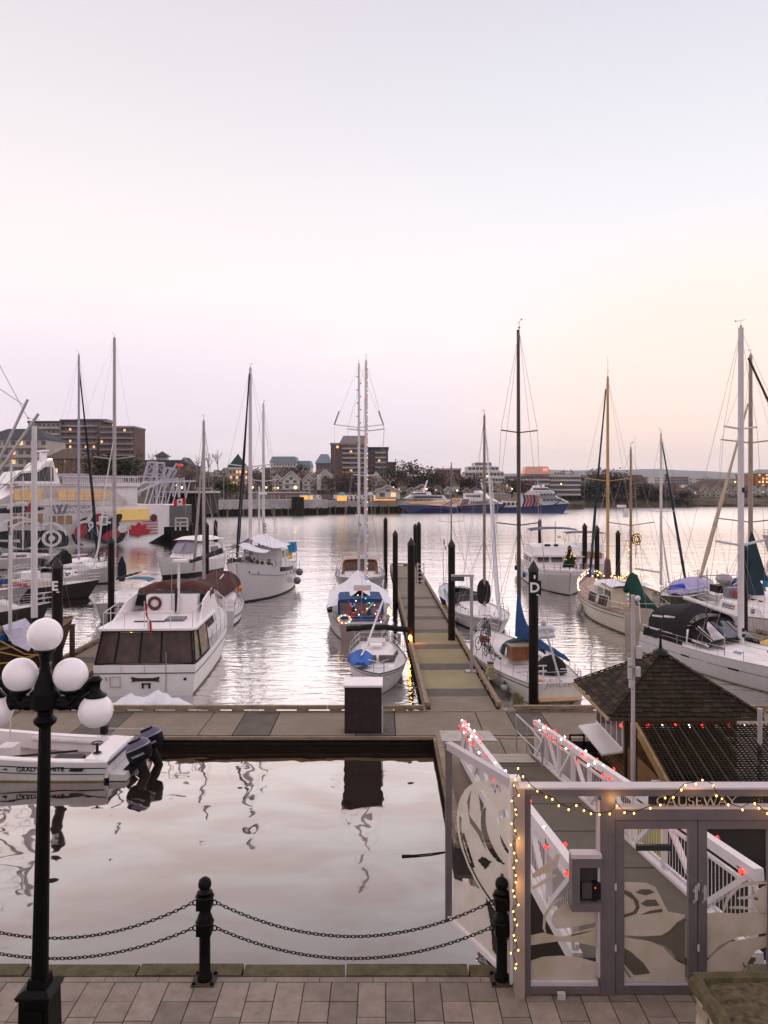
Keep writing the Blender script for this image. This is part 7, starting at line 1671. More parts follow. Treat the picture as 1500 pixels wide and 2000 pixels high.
# the big painted ferry at the left, stern to the right
A = Vector((X(345,137),137,0)); B_ = Vector((X(-95,112),112,0))
r,L = boat('painted_ferry','big white ferry at the left with black and red swirling artwork','ferry',A,B_)
tp = lambda u:max(.2,min(1,(L/2-u)/12))**.6
hw = 5.2
SG = mat('stern_grey',(.13,.13,.125),.6,var=.15,scale=.5)
xs = -L/2                                              # the stern is at the right
MB().box(xs,xs+5.2,-hw,hw,2.6,6.3).build('stern_block',PURE,r)
MB().box(xs-.06,xs-.01,-hw+.1,hw-.1,2.7,6.2).build('stern_panel',SG,r); MB().box(xs+.02,xs+4.2,hw+.01,hw+.06,2.7,6.2).build('stern_side_panel',SG,r)
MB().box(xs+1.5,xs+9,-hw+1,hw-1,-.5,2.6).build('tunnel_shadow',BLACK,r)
prow([(xs+5.2,1.4),(xs+8,0),(L/2-4,0),(L/2,4.5),(L/2-2,6.4),(xs+5.2,6.4)],r,'hull',PURE,hw,tp)
# main deck house
def ax(px):                                              # picture column to distance along the hull
    s_ = (px-750)/1500; d = B_-A; return xs+L*(s_*A.y-A.x)/(d.x-s_*d.y)
def ay(py,px):s_ = (px-750)/1500; y_ = A.y+(ax(px)-xs)/L*(B_.y-A.y); return 9-(py-955)/1500*(y_-4)
prow([(ax(243),6.42),(L/2-4,6.42),(L/2-9,9.4),(ax(243),9.4)],r,'deckhouse',PURE,hw-.4,tp)
prow([(ax(246),9.42),(L/2-8,9.42),(L/2-8.2,9.75),(ax(246),9.75)],r,'upper_deck',PURE,hw,tp)
sg = hw-.4
def pane(a,b,z0_,z1_,y_,m_,n_,nm):
    w_ = (ax(a)-ax(b))/n_
    for i in range(n_):x_ = ax(b)+i*w_+.12; k_ = tp(x_); MB().box(x_,x_+w_-.24,y_*k_+.005,y_*k_+.06,z0_,z1_).build(nm,m_,r)
pane(90,190,7.3,8.7,sg,AMB,6,'lounge_window'); pane(8,62,7.3,8.9,sg,AMB,3,'lounge_window')
LG = mat('smoky_amber_glass',(.12,.08,.06),.2,var=.5,scale=.5,emit=(1,.5,.2),estr=.05); pane(70,117,3.5,4.9,hw,LG,3,'lower_window'); pane(2,62,3.7,5.3,hw,LG,4,'lower_window')
q = MB()
for z in (9.85,10.9):q.bar((ax(243),sg,z),(ax(100),sg,z),.10)
n_ = 40
for i in range(n_+1):x_ = ax(243)+(ax(100)-ax(243))*i/n_; q.bar((x_,sg,9.8),(x_,sg,10.9),.05)
q.build('upper_railing',PURE,r); MB().box(ax(215),ax(100),sg-.25,sg-.1,9.8,10.7).build('canvas_dodger',mat('pale_lilac_panel',(.55,.50,.55),.7),r)
q = MB()
for z in (6.9,7.4,7.9):q.bar((ax(230),hw-.1,z),(ax(90),hw-.1,z),.06)
q.build('side_rail',PURE,r)
# sloping buttress, wheelhouse and funnel mast
MB().prism([(ax(104),9.8),(ax(84),9.8),(ax(80),13.5),(ax(88),13.5)],-1.6,3.0,lambda u,v,w:(u,w,v)).build('funnel_buttress',PURE,r)
prow([(ax(94),9.8),(ax(4),9.8),(ax(22),11.6),(ax(60),12.0),(ax(72),13.2),(ax(88),13.2)],r,'wheelhouse',PURE,3.6); prow([(ax(88),10.2),(ax(10),10.2),(ax(24),11.3),(ax(58),11.6),(ax(72),12.4),(ax(86),12.4)],r,'bridge_window',FDK,3.66)
xm_ = ax(84); MB().box(xm_-.4,xm_+.4,-.5,.5,13.2,ay(882,84)).bar((xm_,-2.2,15),(xm_,2.2,15),.3).build('mast',PURE,r); MB().box(ax(92),ax(89),-.1,.1,ay(903,90),ay(893,90)).build('red_panel',RED,r)
MB().box(ax(98),ax(93),-.4,.4,ay(898,95),ay(894,95)).build('mast_light',LWHITE,r)
# stairs and stern arm
q = MB()
x_ = ax(222)
for i in range(12):q.box(x_+i*.28,x_+.3+i*.28,sg+.1,sg+.6,9.3-(11-i)*.24,9.42-(11-i)*.24)
q.bar((x_+3.4,sg+.6,9.6),(x_,sg+.6,6.9),.10); q.build('stairway',DULLW,r,kind='stuff')
q = MB()
for s in (-3,3):
    q.bar((xs-2.0,s,10.4),(xs+4.5,s,10.2),.3).bar((xs+4.5,s,10.2),(xs+11.5,s,7.4),.3)
    for k in range(4):q.bar((xs-1+k*2.2,s,10.3),(xs+.2+k*2.2,s,6.4),.14)
q.bar((xs-2,-3,10.4),(xs-2,3,10.4),.3); q.build('loading_frame',mat('pale_frame_steel',(.5,.47,.52),.5),r)
# orange rescue boat on the stern deck
ob = thing('rescue_boat','bright orange rescue boat on the stern deck of the painted ferry','rescue boat',P(290,997,133.5),math.pi+r.rotation_euler.z*0+.1)
MB().loft([[Vector((2.1*u,.9*math.cos(a)*(1-abs(u)**3),.25+.62*math.sin(a)*(1-abs(u)**2.6)+.25*u*u)) for a in [j*PI/5 for j in range(10)]] for u in [-1+.2*i for i in range(11)]]).build('hull',ORANGE,ob,True); MB().box(-.7,.7,-.5,.5,.82,1.2).build('console',RED,ob); MB().box(-1.6,1.6,-.8,.8,-.55,-.25).build('cradle',DULLW,ob)
# painted artwork on the near side: swirls, curled bands, leaf
ART = [mat('art_black',(.012,.014,.022),.5),mat('art_white',(.70,.66,.70),.5),mat('art_red',(.30,.012,.03),.5)]
def blob(cx,cz,a,b,m,k,rot=0.,nn=20,sq=1.): 
    pts = []
    for i in range(nn):
        t = 2*PI*i/nn; ct,st = math.cos(t),math.sin(t); u = a*abs(ct)**sq*(1 if ct>0 else -1); v = b*abs(st)**sq*(1 if st>0 else -1)
        pts.append((cx+u*math.cos(rot)-v*math.sin(rot),max(cz+u*math.sin(rot)+v*math.cos(rot),.15)))
    MB().prism(pts,hw+.07+k*.03,hw+.09+k*.03,lambda u,v,w:(u,w,v)).build('artwork_shape',ART[m],r)
def arcb(cx,cz,R_,w_,t0,t1,m,k,ey=1.):
    q = MB(); n = 14; ps = [[(cx+(R_+s*w_/2*math.sin(PI*min(max(i/n,.06),.94))**.4)*math.cos(t0+(t1-t0)*i/n),max(.15,cz+ey*(R_+s*w_/2)*math.sin(t0+(t1-t0)*i/n))) for s in (-1,1)] for i in range(n+1)]
    MB().loft([[Vector((a[0],hw+.08+k*.03,a[1])),Vector((b[0],hw+.08+k*.03,b[1]))] for a,b in ps],closed=False,caps=False).build('artwork_band',ART[m],r)
cxx = ax(172)
blob(cxx,2.4,4.0,1.9,0,0,.25,sq=.8); blob(cxx-1.6,3.4,2.3,.8,0,0,-.7)
blob(cxx+.3,4.2,1.0,1.5,2,1,.3); blob(cxx+3.4,2.4,.9,1.2,2,1,.4); blob(cxx-1.6,1.6,1.6,.8,2,1,-.3)
arcb(cxx,3.0,2.6,.42,.3,2.6,1,2); arcb(cxx+.4,3.6,1.7,.34,-.6,2.2,1,2); arcb(cxx+2.6,2.0,1.9,.40,.8,3.4,1,2); arcb(cxx-2.6,1.8,1.8,.36,2.8,5.6,1,2); arcb(cxx-.3,1.0,2.8,.4,.5,2.0,1,2); blob(cxx-3.4,2.6,.8,.7,1,2)
MB().box(cxx-.9,cxx+.5,hw+.16,hw+.2,3.2,4.7).build('notice_board',ART[1],r); MB().box(cxx-.65,cxx+.25,hw+.201,hw+.22,3.5,4.4).build('notice_panel',GREYP,r)
c2 = ax(72)
blob(c2,1.1,2.9,1.7,0,0,.0,sq=.8); arcb(c2,1.2,2.6,.45,.2,2.9,1,2); blob(c2-.3,1.5,1.5,1.3,1,2); blob(c2-.3,1.5,1.0,.9,0,3); blob(c2-.3,1.5,.5,.45,1,4)
arcb(c2-7.5,3.2,4.2,.8,3.5,6.0,0,0); blob(ax(22),1.5,4.6,1.4,0,0,.05,sq=.8); arcb(ax(30),1.2,3.0,.4,.6,2.5,1,2); arcb(ax(12),1.4,3.4,.4,.5,2.4,1,2); arcb(ax(22),2.6,2.6,.35,3.5,5.6,1,2)
blob(ax(10),5.9,4.0,.45,0,0,-.04); blob(ax(38),6.3,.6,.9,2,1,.3); arcb(ax(18),4.4,2.6,.4,.7,2.4,1,1)
text('ferry_lettering','VICTORIA\nVANCOUVER',.8,mat('slate_lettering',(.16,.15,.22),.5),r,frame((ax(127),hw+.03,5.75),(-1,0,0),(0,0,1)),.01,bold=.01,sx=1.1).data.transform(Matrix.Diagonal((1,.85,1,1)))
for k in (0,1):
    MB().prism([(0,0),(.28,0),(1.0,1.5),(.55,1.5)],hw+.02,hw+.05,lambda u,v,w:(ax(86+10*k)-u,w,5.1+v)).prism([(0,0),(-.28,0),(-1.0,1.5),(-.55,1.5)],hw+.02,hw+.05,lambda u,v,w:(ax(86+10*k)-u,w,5.1+v)).build('logo_chevron',mat('slate_lettering'),r)
MB().box(ax(263),ax(201),hw+.01,hw+.05,3.9,5.7).build('yellow_panel',mat('glowing_yellow_panel',(.75,.50,.16),.6,emit=(1,.65,.25),estr=.12),r)
pts = [(.8*a,.8*b) for a,b in [(0,2.0),(.5,1.1),(1.2,1.4),(1.0,.4),(2.0,.2),(1.2,-.9),(.25,-.9),(0,-1.6),(-.25,-.9),(-1.2,-.9),(-2.0,.2),(-1.0,.4),(-1.2,1.4),(-.5,1.1)]]
MB().prism([(ax(243)+x*1.5,2.1+z*.95) for x,z in pts],hw+.06,hw+.10,lambda u,v,w:(u,w,max(v,.1))).build('maple_leaf',mat('leaf_red',(.42,.02,.03),.5),r)
for k in range(5):MB().box(ax(280),ax(250),hw+.03,hw+.055,1.5+k*.5,1.75+k*.5).build('wind_line',mat('wine_line',(.4,.16,.18),.5),r)
MB().lathe([(.45,0),(.62,.05),(.45,.1)],(ax(272),hw+.05,4.2),14,Matrix.Rotation(-PI/2,3,'X')).build('lifebuoy',mat('maroon_lifebuoy'),r)
text('stern_lettering','VV VANCOUVER | VICTORIA',.72,PURE,r,frame((xs-.065,.0,4.35),(0,-1,0),(0,0,1)),.01,bold=.012)
flag('canadian_flag','small red and white Canadian flag flying at the stern of the painted ferry',P(363,1015,128),math.pi,2.0,1.1,staff=3.6)
o = thing('stern_gantry','low white boarding frame in the water beside the ferry stern','frame',P(356,1037,130),world=True); q = MB()
for a,b in (((343,1037),(343,1012)),((366,1037),(366,1012)),((343,1020),(366,1020)),((343,1027),(366,1027)),((343,1012),(366,1012)),((352,1037),(352,1018))):q.bar(P(*a,130),P(*b,130),.22)
q.build('frame',DULLW,o); MB().box(X(338,130),X(372,130),129,131.5,-.3,Zh(1036,130)).build('pontoon',DTIMB,o)

# loading bridge with lattice tower behind it
LS = mat('lilac_steel',(.46,.44,.52),.5,var=.1)
D = 152; r = thing('loading_bridge','long grey vehicle loading bridge with a lattice lift tower behind the painted ferry','bridge',(X(230,D),D,0),world=True)
q = MB()
def PX2(px,py,dy=0):return P(px,py,D)+Vector((0,dy,0))
MB().prism([(X(150,D),Zh(950,D)),(X(306,D),Zh(953,D)),(X(306,D),Zh(943,D)),(X(180,D),Zh(938,D)),(X(150,D),Zh(936,D))],D-.3,D,lambda u,v,w:(u,w,v)).prism([(X(150,D),Zh(950,D)),(X(306,D),Zh(953,D)),(X(306,D),Zh(943,D)),(X(180,D),Zh(938,D)),(X(150,D),Zh(936,D))],D+5,D+5.3,lambda u,v,w:(u,w,v)).build('girder',mat('grey_girder',(.32,.29,.30),.6),r)
for i in range(13):q.bar(PX2(178+i*10.5,940+i*.3),PX2(178+i*10.5,930.5),.16)
q.bar(PX2(115,930),PX2(306,931),.35).bar(PX2(115,928,5),PX2(306,931,5),.3); q.build('parapet_rail',LS,r)
for dy in (0,5):
    q = MB()
    q.bar(PX2(290,903,dy),PX2(272,968,dy),.45).bar(PX2(306,903,dy),PX2(306,985,dy),.45).bar(PX2(288,903,dy),PX2(307,903,dy),.4).bar(PX2(284,925,dy),PX2(306,925,dy),.3).bar(PX2(290,903,dy),PX2(306,925,dy),.22).bar(PX2(306,903,dy),PX2(284,925,dy),.22)
    q.bar(PX2(278,945,dy),PX2(306,925,dy),.22).bar(PX2(306,940,dy),PX2(342,935,dy),.4).bar(PX2(345,932,dy),PX2(350,972,dy),.4).bar(PX2(340,935,dy),PX2(338,970,dy),.3).build('lift_tower',LS,r)
for a in range(4):MB().bar(PX2(290+a*5,903+a*.1),PX2(290+a*5,903,5),.25).build('cross_brace',LS,r)
q = MB()
for dy in (0,3):q.bar(PX2(310,945,dy),PX2(326,913,dy),.35).bar(PX2(318,950,dy),PX2(337,918,dy),.35).bar(PX2(326,913,dy),PX2(337,918,dy),.35).bar(PX2(313,938,dy),PX2(329,935,dy),.2).bar(PX2(320,926,dy),PX2(322,943,dy),.2)
q.bar(PX2(337,918),PX2(345,905),.3); q.build('raised_ramp',LS,r); MB().ball(PX2(352,909),.45,8,6,(1.5,1,.8)).build('red_beacon',mat('red_beacon',(.6,.06,.04),.5,emit=(1,.1,.08),estr=.2),r)
MB().box(X(300,D),X(322,D),D,D+4,Zh(1000,D),Zh(962,D)).build('machine_platform',mat('dark_platform',(.05,.05,.055),.7),r)
q = MB()
for k in range(5):q.bar(PX2(300+k*6,1000,-.1),PX2(300+k*6,962,-.1),.2)
for k in range(3):q.bar(PX2(298,970+k*10,-.1),PX2(324,970+k*10,-.1),.2)
q.build('platform_frame',LS,r)
MB().prism([(X(318,158),Zh(1005,158)),(X(402,158),Zh(1005,158)),(X(402,158),Zh(962,158)),(X(318,158),Zh(962,158))],158,170,lambda u,v,w:(u,w,v)).build('dark_piled_abutment',FEND,r); MB().box(X(306,157),X(404,157),156.5,170,Zh(963,157),Zh(959.5,157)).build('deck_edge',WST,r)
for k in range(14):MB().lathe([(.35,-1),(.32,7.4)],(X(345+k*4.3,157),156.4,0),6).build('fender_pile',FEND,r)
# ================================================================ GANGWAY, GATE, KIOSK, STREET LAMP
WRAIL = mat('white_rail_paint',(.74,.69,.70),.45,var=.06,dirt=.15,dirtc=(.5,.43,.4))
RD = mat('gangway_deck',(.105,.09,.066),.9,var=.12,scale=2,dirt=.35,dirtc=(.09,.08,.06),bump=.4,bscale=60)
ya,yb,za,zb = 9.75,24.2,3.05,.60; XL,XR = 2.50,4.72
g = thing('gangway','long white truss gangway sloping from the gate down to the landing float','gangway',(3.6,17,0),world=True)
def zr(y):return za+(zb-za)*(y-ya)/(yb-ya)
def on(x,y,h):return Vector((x,y,zr(y)+h))
MB().add([on(XL,ya,0),on(XR,ya,0),on(XR,yb,0),on(XL,yb,0),on(XL,ya,-.1),on(XR,ya,-.1),on(XR,yb,-.1),on(XL,yb,-.1)],[(0,1,2,3),(7,6,5,4),(0,4,5,1),(1,5,6,2),(2,6,7,3),(3,7,4,0)]).build('deck',RD,g)
for k in range(6):y = ya+1.2+k*2.3; MB().box(XL+.06,XR-.06,y,y+.012,zr(y)+.001,zr(y)+.012).build('deck_seam',mat('dark_seam',(.05,.045,.04),.9),g)
nb = 9; ys = [ya+.15+(yb-ya-.3)*i/nb for i in range(nb+1)]
for x in (XL-.04,XR+.04):
    MB().bar(on(x,ya,1.05),on(x,yb,1.05),.13,.15).build('top_chord',WRAIL,g)
    MB().bar(on(x,ya,-.05),on(x,yb,-.05),.13,.20).build('bottom_chord',WRAIL,g)
    MB().bar(on(x,ya,.84),on(x,yb,.84),.05,.05).build('mid_rail',WRAIL,g); MB().bar(on(x,ya,.14),on(x,yb,.14),.05,.05).build('foot_rail',WRAIL,g)
    for y in ys:MB().bar(on(x,y,.05),on(x,y,.97),.09,.09,(0,1,0)).build('post',WRAIL,g)
    for i in range(nb):
        a,b = (ys[i],ys[i+1]) if i%2==0 else (ys[i+1],ys[i])
        MB().bar(on(x,a+.05*(1 if b>a else -1),.98),on(x,b-.05*(1 if b>a else -1),.04),.08,.08).build('diagonal',WRAIL,g)
    q = MB(); y = ya+.2; i_ = 1 if x<3 else -1
    while y<yb-.1:q.bar(on(x+.035*i_,y,.15),on(x+.035*i_,y,.83),.009,.009,(0,1,0)); y += .125
    q.build('baluster',WRAIL,g,kind='stuff')
MB().bar((XL-.04,ya,2.2),(1.75,9.4,2.45),.14).bar((1.05,9.36,3.05),(2.3,9.35,2.35),.12).bar((1.2,9.40,2.95),(1.75,9.40,1.9),.14).build('hinge_brace',WRAIL,g)
# landing threshold with slatted end grille
MB().box(XL+.1,XR-.9,24.3,24.36,.44,.60).build('end_step',DTIMB,g)
for k in range(6):y = 22.9+k*.24; MB().box(2.95,4.55-.02,y,y+.10,zr(y)+.005,zr(y)+.035).build('slat',mat('pale_slat',(.42,.38,.33),.6),g)
MB().bar(on(3.75,22.85,.003),on(3.75,24.19,.003),1.6,.006).build('slat_well',BLACK,g)
o = thing('pipe_handrail','galvanised pipe handrail at the foot of the gangway','handrail',(4.4,24,0),world=True); q = MB()
pr = [(4.35,25.2,.45),(4.35,25.2,1.6),(4.55,23.6,1.62),(4.62,22.4,1.6),(4.62,22.4,.9)]
q.tube(pr,.03,6).tube([(4.35,25.2,1.05),(4.6,22.5,1.2)],.022,5).tube([(4.5,24.2,.45),(4.5,24.2,1.6)],.022,5); q.build('rail',GALV,o)
# red and white festive bulbs along the gangway handrails
def rail_lights(x,y0_,y1_,n,label,up=.09,h=1.13):
    pts = []
    for i in range(n):
        t = i/(n-1); y = y0_+(y1_-y0_)*t; s = (i%3-1)
        pts.append(on(x+.09*s,y,h-(0.14 if i%2 else -.01)-(.12 if i%5==0 else 0)))
    lights('light_string',pts,label,[LRED,LWHITE,LRED,LRED,LWHITE],rad=.031)
rail_lights(XL-.04,ya+.2,20.0,24,'red and white bulbs wound along the near half of the left gangway rail'); rail_lights(XL-.04,20.2,yb,36,'dense cluster of red bulbs at the far end of the left gangway rail')
rail_lights(XR+.04,ya+.3,15.5,11,'red and white bulbs on the lower near end of the right gangway rail'); rail_lights(XR+.04,15.9,yb,46,'red and white bulbs wound along the far half of the right gangway rail')
def glow(p,rgb,e,r_=.05,par=None):
    l = bpy.data.lights.new('bulb_light','POINT'); l.energy = e; l.color = rgb; l.shadow_soft_size = r_
    o = bpy.data.objects.new('bulb_light',l); COL.objects.link(o); o.location = p; return o

# ---- gate: aluminium frames with etched glass
FRM = mat('plum_grey_frame',(.165,.138,.148),.42,.3,var=.12,scale=3,dirt=.25,dirtc=(.10,.08,.08)); FRL = mat('pale_frame_top',(.50,.44,.47),.5,var=.08)
def glassmat(name,rgb,alpha,rough=.25):
    if name in MATS:return MATS[name]
    m = bpy.data.materials.new(name); m.use_nodes = True; t = m.node_tree; t.nodes.clear()
    tr_ = N(t,'ShaderNodeBsdfTransparent'); d = N(t,'ShaderNodeBsdfPrincipled'); d.inputs['Base Color'].default_value = tuple(rgb)+(1,); d.inputs['Roughness'].default_value = rough
    tl = N(t,'ShaderNodeBsdfTranslucent'); tl.inputs[0].default_value = tuple(rgb)+(1,)
    m1 = N(t,'ShaderNodeMixShader'); m1.inputs[0].default_value = .35; t.links.new(d.outputs[0],m1.inputs[1]); t.links.new(tl.outputs[0],m1.inputs[2])
    m2 = N(t,'ShaderNodeMixShader'); m2.inputs[0].default_value = alpha; t.links.new(tr_.outputs[0],m2.inputs[1]); t.links.new(m1.outputs[0],m2.inputs[2])
    if alpha>.5:
        co = N(t,'ShaderNodeTexCoord'); nz_ = N(t,'ShaderNodeTexNoise'); nz_.inputs['Scale'].default_value = 4; nz_.inputs['Detail'].default_value = 7; t.links.new(co.outputs['Object'],nz_.inputs[0])
        t.links.new(mixc(t,maprange(t,nz_.outputs[0],.35,.7),tuple(rgb)+(1,),(rgb[0]*.8,rgb[1]*.82,rgb[2]*.62,1)),d.inputs['Base Color'])
    oo = N(t,'ShaderNodeOutputMaterial'); t.links.new(m2.outputs[0],oo.inputs[0]); MATS[name] = m; return m
CLR = glassmat('clear_pane_glass',(.4,.38,.38),.035,.02); FRO = glassmat('etched_frost',(.63,.55,.50),.86,.6)
YG = 8.83; ZB,ZT = ZP,5.574
def gx(px):return (px-750)/1500*YG
def gz(py):return 9-(py-955)/1500*YG
gt = thing('glass_gate','plum grey double gate and side screen glazed with etched glass under a lettered transom','gate',(3.2,YG,ZP),world=True)
def fb(name,x0,x1,z0,z1,y0=-.05,y1=.06,m=FRM,par=None):return MB().box(x0,x1,YG+y0,YG+y1,z0,z1).build(name,m,par or gt)
fb('post',gx(1016),gx(1035),ZB,ZT-.02); fb('post',gx(1171),gx(1199),ZB,ZT-.081); fb('post',gx(1516),gx(1545),ZB,ZT-.081)
fb('head_rail',gx(1016),gx(1560),ZT-.08,ZT,-.07,.09); fb('head_cap',gx(1014),gx(1562),ZT+.001,ZT+.022,-.08,.10,FRL)
fb('bottom_rail',gx(1035)+.002,gx(1171)-.002,ZB+.02,gz(1922)); fb('bottom_bead',gx(1035)+.002,gx(1166),gz(1922)+.001,gz(1915),-.04,.05,FRL)
fb('transom_rail',gx(1199)+.002,gx(1516)-.002,gz(1598),gz(1577)); fb('transom_bead',gx(1199)+.002,gx(1516)-.002,gz(1577)+.001,gz(1573),-.055,.055,FRL)
fb('side_bead',gx(1166),gx(1171)-.002,gz(1905),gz(1560),-.04,.05,FRL)
MB().box(gx(1085),gx(1100),YG-.12,YG-.07,ZB,gz(1928)).build('floor_bolt',FRL,gt)
fb('side_pane',gx(1035)+.002,gx(1166)-.002,gz(1915),ZT-.085,-.004,.004,CLR)
# keypad niche
fb('niche_frame',gx(1112),gx(1118),gz(1770),gz(1668),-.12,.02); fb('niche_frame',gx(1112),gx(1170),gz(1668),gz(1660),-.12,.02,FRL); fb('niche_frame',gx(1118)+.001,gx(1170),gz(1770),gz(1755),-.12,.02)
fb('niche_frame',gx(1118)+.001,gx(1128),gz(1755)+.001,gz(1668)-.001,-.11,.02); fb('niche_frame',gx(1128)+.001,gx(1170),gz(1686),gz(1668)-.001,-.11,.02)
fb('niche_back',gx(1128)+.001,gx(1170),gz(1755)+.001,gz(1686)-.001,.0,.02,mat('dim_niche',(.05,.04,.038),.6)); fb('keypad_box',gx(1134),gx(1154),gz(1750),gz(1720),-.06,-.001,mat('keypad_grey',(.07,.06,.06),.5)); fb('keypad',gx(1155),gx(1169),gz(1751),gz(1719),-.08,-.001,BLACK)
MB().ball((gx(1159),YG-.083,gz(1727)),.008,6,4).build('keypad_light',LRED,gt)
# two door leaves with stiles, rails, glass and handles
def leaf(x0,x1,hs,label):
    z0,z1 = gz(1938),gz(1600)
    d = MB().box(x0,x1,YG-.03,YG+.03,z1-.10,z1).box(x0,x1,YG-.03,YG+.03,z0,z0+.12).box(x0,x0+.10,YG-.03,YG+.03,z0+.12,z1-.10).box(x1-.10,x1,YG-.03,YG+.03,z0+.12,z1-.10).build('door',FRM,gt,label=label)
    MB().box(x0+.102,x1-.102,YG-.004,YG+.004,z0+.122,z1-.102).build('pane',CLR,d)
    MB().box(x0+.10,x1-.10,YG-.036,YG-.031,z0+.10,z0+.125).build('bead',FRL,d)
    MB().tube([(hs,YG-.03,gz(1738)),(hs+.004,YG-.09,gz(1722)),(hs+.004,YG-.09,gz(1748)),(hs,YG-.03,gz(1760))],.017,8).build('handle',mat('bright_handle',(.75,.72,.74),.25,.6),d)
    for zz_ in (z0+.5,z0+1.2):MB().tube([(x0-.005,YG-.045,zz_),(x0-.005,YG-.045,zz_+.07)],.014,6).build('hinge',FRL,d)
    return d
xm = gx(1361); D1 = leaf(gx(1200)+.004,xm-.006,xm-.045,'left door leaf of the glass gate'); D2 = leaf(xm+.006,gx(1516)-.004,xm+.055,'right door leaf of the glass gate')
# etched artwork: frosted flat shapes just in front of the panes
def frost(par,pts,name='etched_shape',k=0):
    return MB().prism([(gx(a),gz(b)) for a,b in pts],YG-.0055-k*.0012,YG-.0045-k*.0012,lambda u,v,w:(u,w,v)).build(name,FRO,par)
def curve(pts,n=6):
    out = []; m = len(pts)
    for i in range(m):
        p0,p1,p2,p3 = pts[i-1],pts[i],pts[(i+1)%m],pts[(i+2)%m]
        for j in range(n):
            t = j/n; out.append(tuple(.5*((2*p1[c])+(-p0[c]+p2[c])*t+(2*p0[c]-5*p1[c]+4*p2[c]-p3[c])*t*t+(-p0[c]+3*p1[c]-3*p2[c]+p3[c])*t**3) for c in (0,1)))
    return out
def strip(par,path,w_,conv=None,name='etched_band',taper=True):
    """frosted ribbon following a path in picture-like panel coordinates"""
    pts = [Vector(p) for p in path]; L_,R_ = [],[]
    for i,p in enumerate(pts):
        d = (pts[min(i+1,len(pts)-1)]-pts[max(i-1,0)]).normalized(); n_ = Vector((-d.y,d.x)); k = w_/2*(1 if not taper else max(.35,math.sin(PI*(i+.7)/(len(pts)+.4))))
        L_.append(tuple(p+n_*k)); R_.append(tuple(p-n_*k))
    o = conv or frost
    return o(par,L_+R_[::-1],name)
lo_edge = [(1036,1914),(1165,1914)]
frost(gt,[(1036,1914),(1036,1876),(1060,1868),(1095,1866),(1130,1869),(1165,1879),(1165,1914)])
frost(gt,[(1036,1846),(1036,1826),(1060,1821),(1095,1829),(1130,1822),(1165,1815),(1165,1848),(1130,1841),(1090,1838),(1060,1842)])
frost(gt,curve([(1078,1800),(1080,1785),(1092,1772),(1112,1764),(1140,1762),(1165,1770),(1165,1798),(1140,1806),(1105,1812),(1086,1812)],3))
strip(gt,[(1100,1752),(1078,1766),(1064,1788),(1062,1812),(1066,1822)],6); strip(gt,[(1166,1812),(1140,1819),(1115,1826)],7)
strip(gt,[(1040,1712),(1062,1698),(1082,1690),(1090,1668)],16); strip(gt,[(1040,1735),(1062,1722),(1086,1708)],8)
a0,a1 = 1214,1337
frost(D1,[(a0,1780),(a0,1724),(1226,1722),(1262,1724),(1280,1732),(1290,1752),(1304,1780),(a1,1786),(a1,1810),(1325,1812),(1300,1829),(1260,1828),(a0,1826)])
for pts in ([(1216,1736),(1232,1742),(1246,1758),(1249,1772),(1242,1784),(1216,1792),(1216,1786),(1236,1780),(1242,1770),(1236,1756),(1216,1744)],[(1240,1742),(1252,1736),(1268,1736),(1278,1742),(1260,1748)],[(1251,1764),(1262,1756),(1280,1756),(1288,1768),(1262,1770)],[(1250,1786),(1268,1778),(1292,1774),(1294,1780)]):
    MB().prism([(gx(a),gz(b)) for a,b in pts],YG-.0105,YG-.0095,lambda u,v,w:(u,w,v)).build('etched_void',glassmat('darker_frost',(.20,.165,.145),.8,.5),D1)
frost(D1,[(a0,1830),(1240,1834),(1270,1838),(1295,1850),(1310,1866),(1324,1878),(a1,1884),(a1,1916),(1238,1916),(a0,1880)])
frost(D1,[(a0,1888),(1234,1916),(a0,1916)]); MB().prism([(gx(a),gz(b)) for a,b in [(a1,1792),(1322,1800),(1308,1816),(1292,1826),(1240,1829),(1222,1827),(1262,1836),(1296,1845),(1312,1858),(1322,1874),(a1,1880)]],YG-.0095,YG-.0085,lambda u,v,w:(u,w,v)).build('etched_void',glassmat('darker_frost',(.20,.165,.145),.8,.5),D1)
MB().prism([(gx(a),gz(b)) for a,b in [(a0,1848),(1232,1858),(1256,1880),(1270,1900),(1238,1904),(a0,1876)]],YG-.0105,YG-.0095,lambda u,v,w:(u,w,v)).build('etched_void',glassmat('darker_frost',(.20,.165,.145),.8,.5),D1)
b0,b1 = 1376,1500
frost(D2,[(b0,1784),(1400,1781),(1440,1784),(1470,1780),(1506,1784),(1506,1820),(1470,1826),(1440,1830),(1404,1846),(1384,1868),(b0,1880),(b0,1916),(1506,1916),(1506,1842),(1470,1852),(1450,1870),(1444,1896),(1452,1916),(b0,1916)][:10]+[(b0,1872)])
frost(D2,[(b0,1880),(1400,1858),(1424,1840),(1452,1834),(1506,1826),(1506,1846),(1476,1856),(1462,1876),(1450,1900),(1440,1914),(b0,1914)])
strip(D2,[(1412,1782),(1420,1756),(1440,1732),(1470,1724),(1506,1724)],8); strip(D2,[(1440,1754),(1466,1752),(1480,1756)],7); strip(D2,[(1424,1772),(1448,1772),(1474,1776)],6)
frost(D2,curve([(1474,1770),(1474,1745),(1492,1730),(1512,1732),(1512,1775),(1490,1784)],3)); strip(D2,[(1440,1914),(1456,1890),(1450,1880)],5)
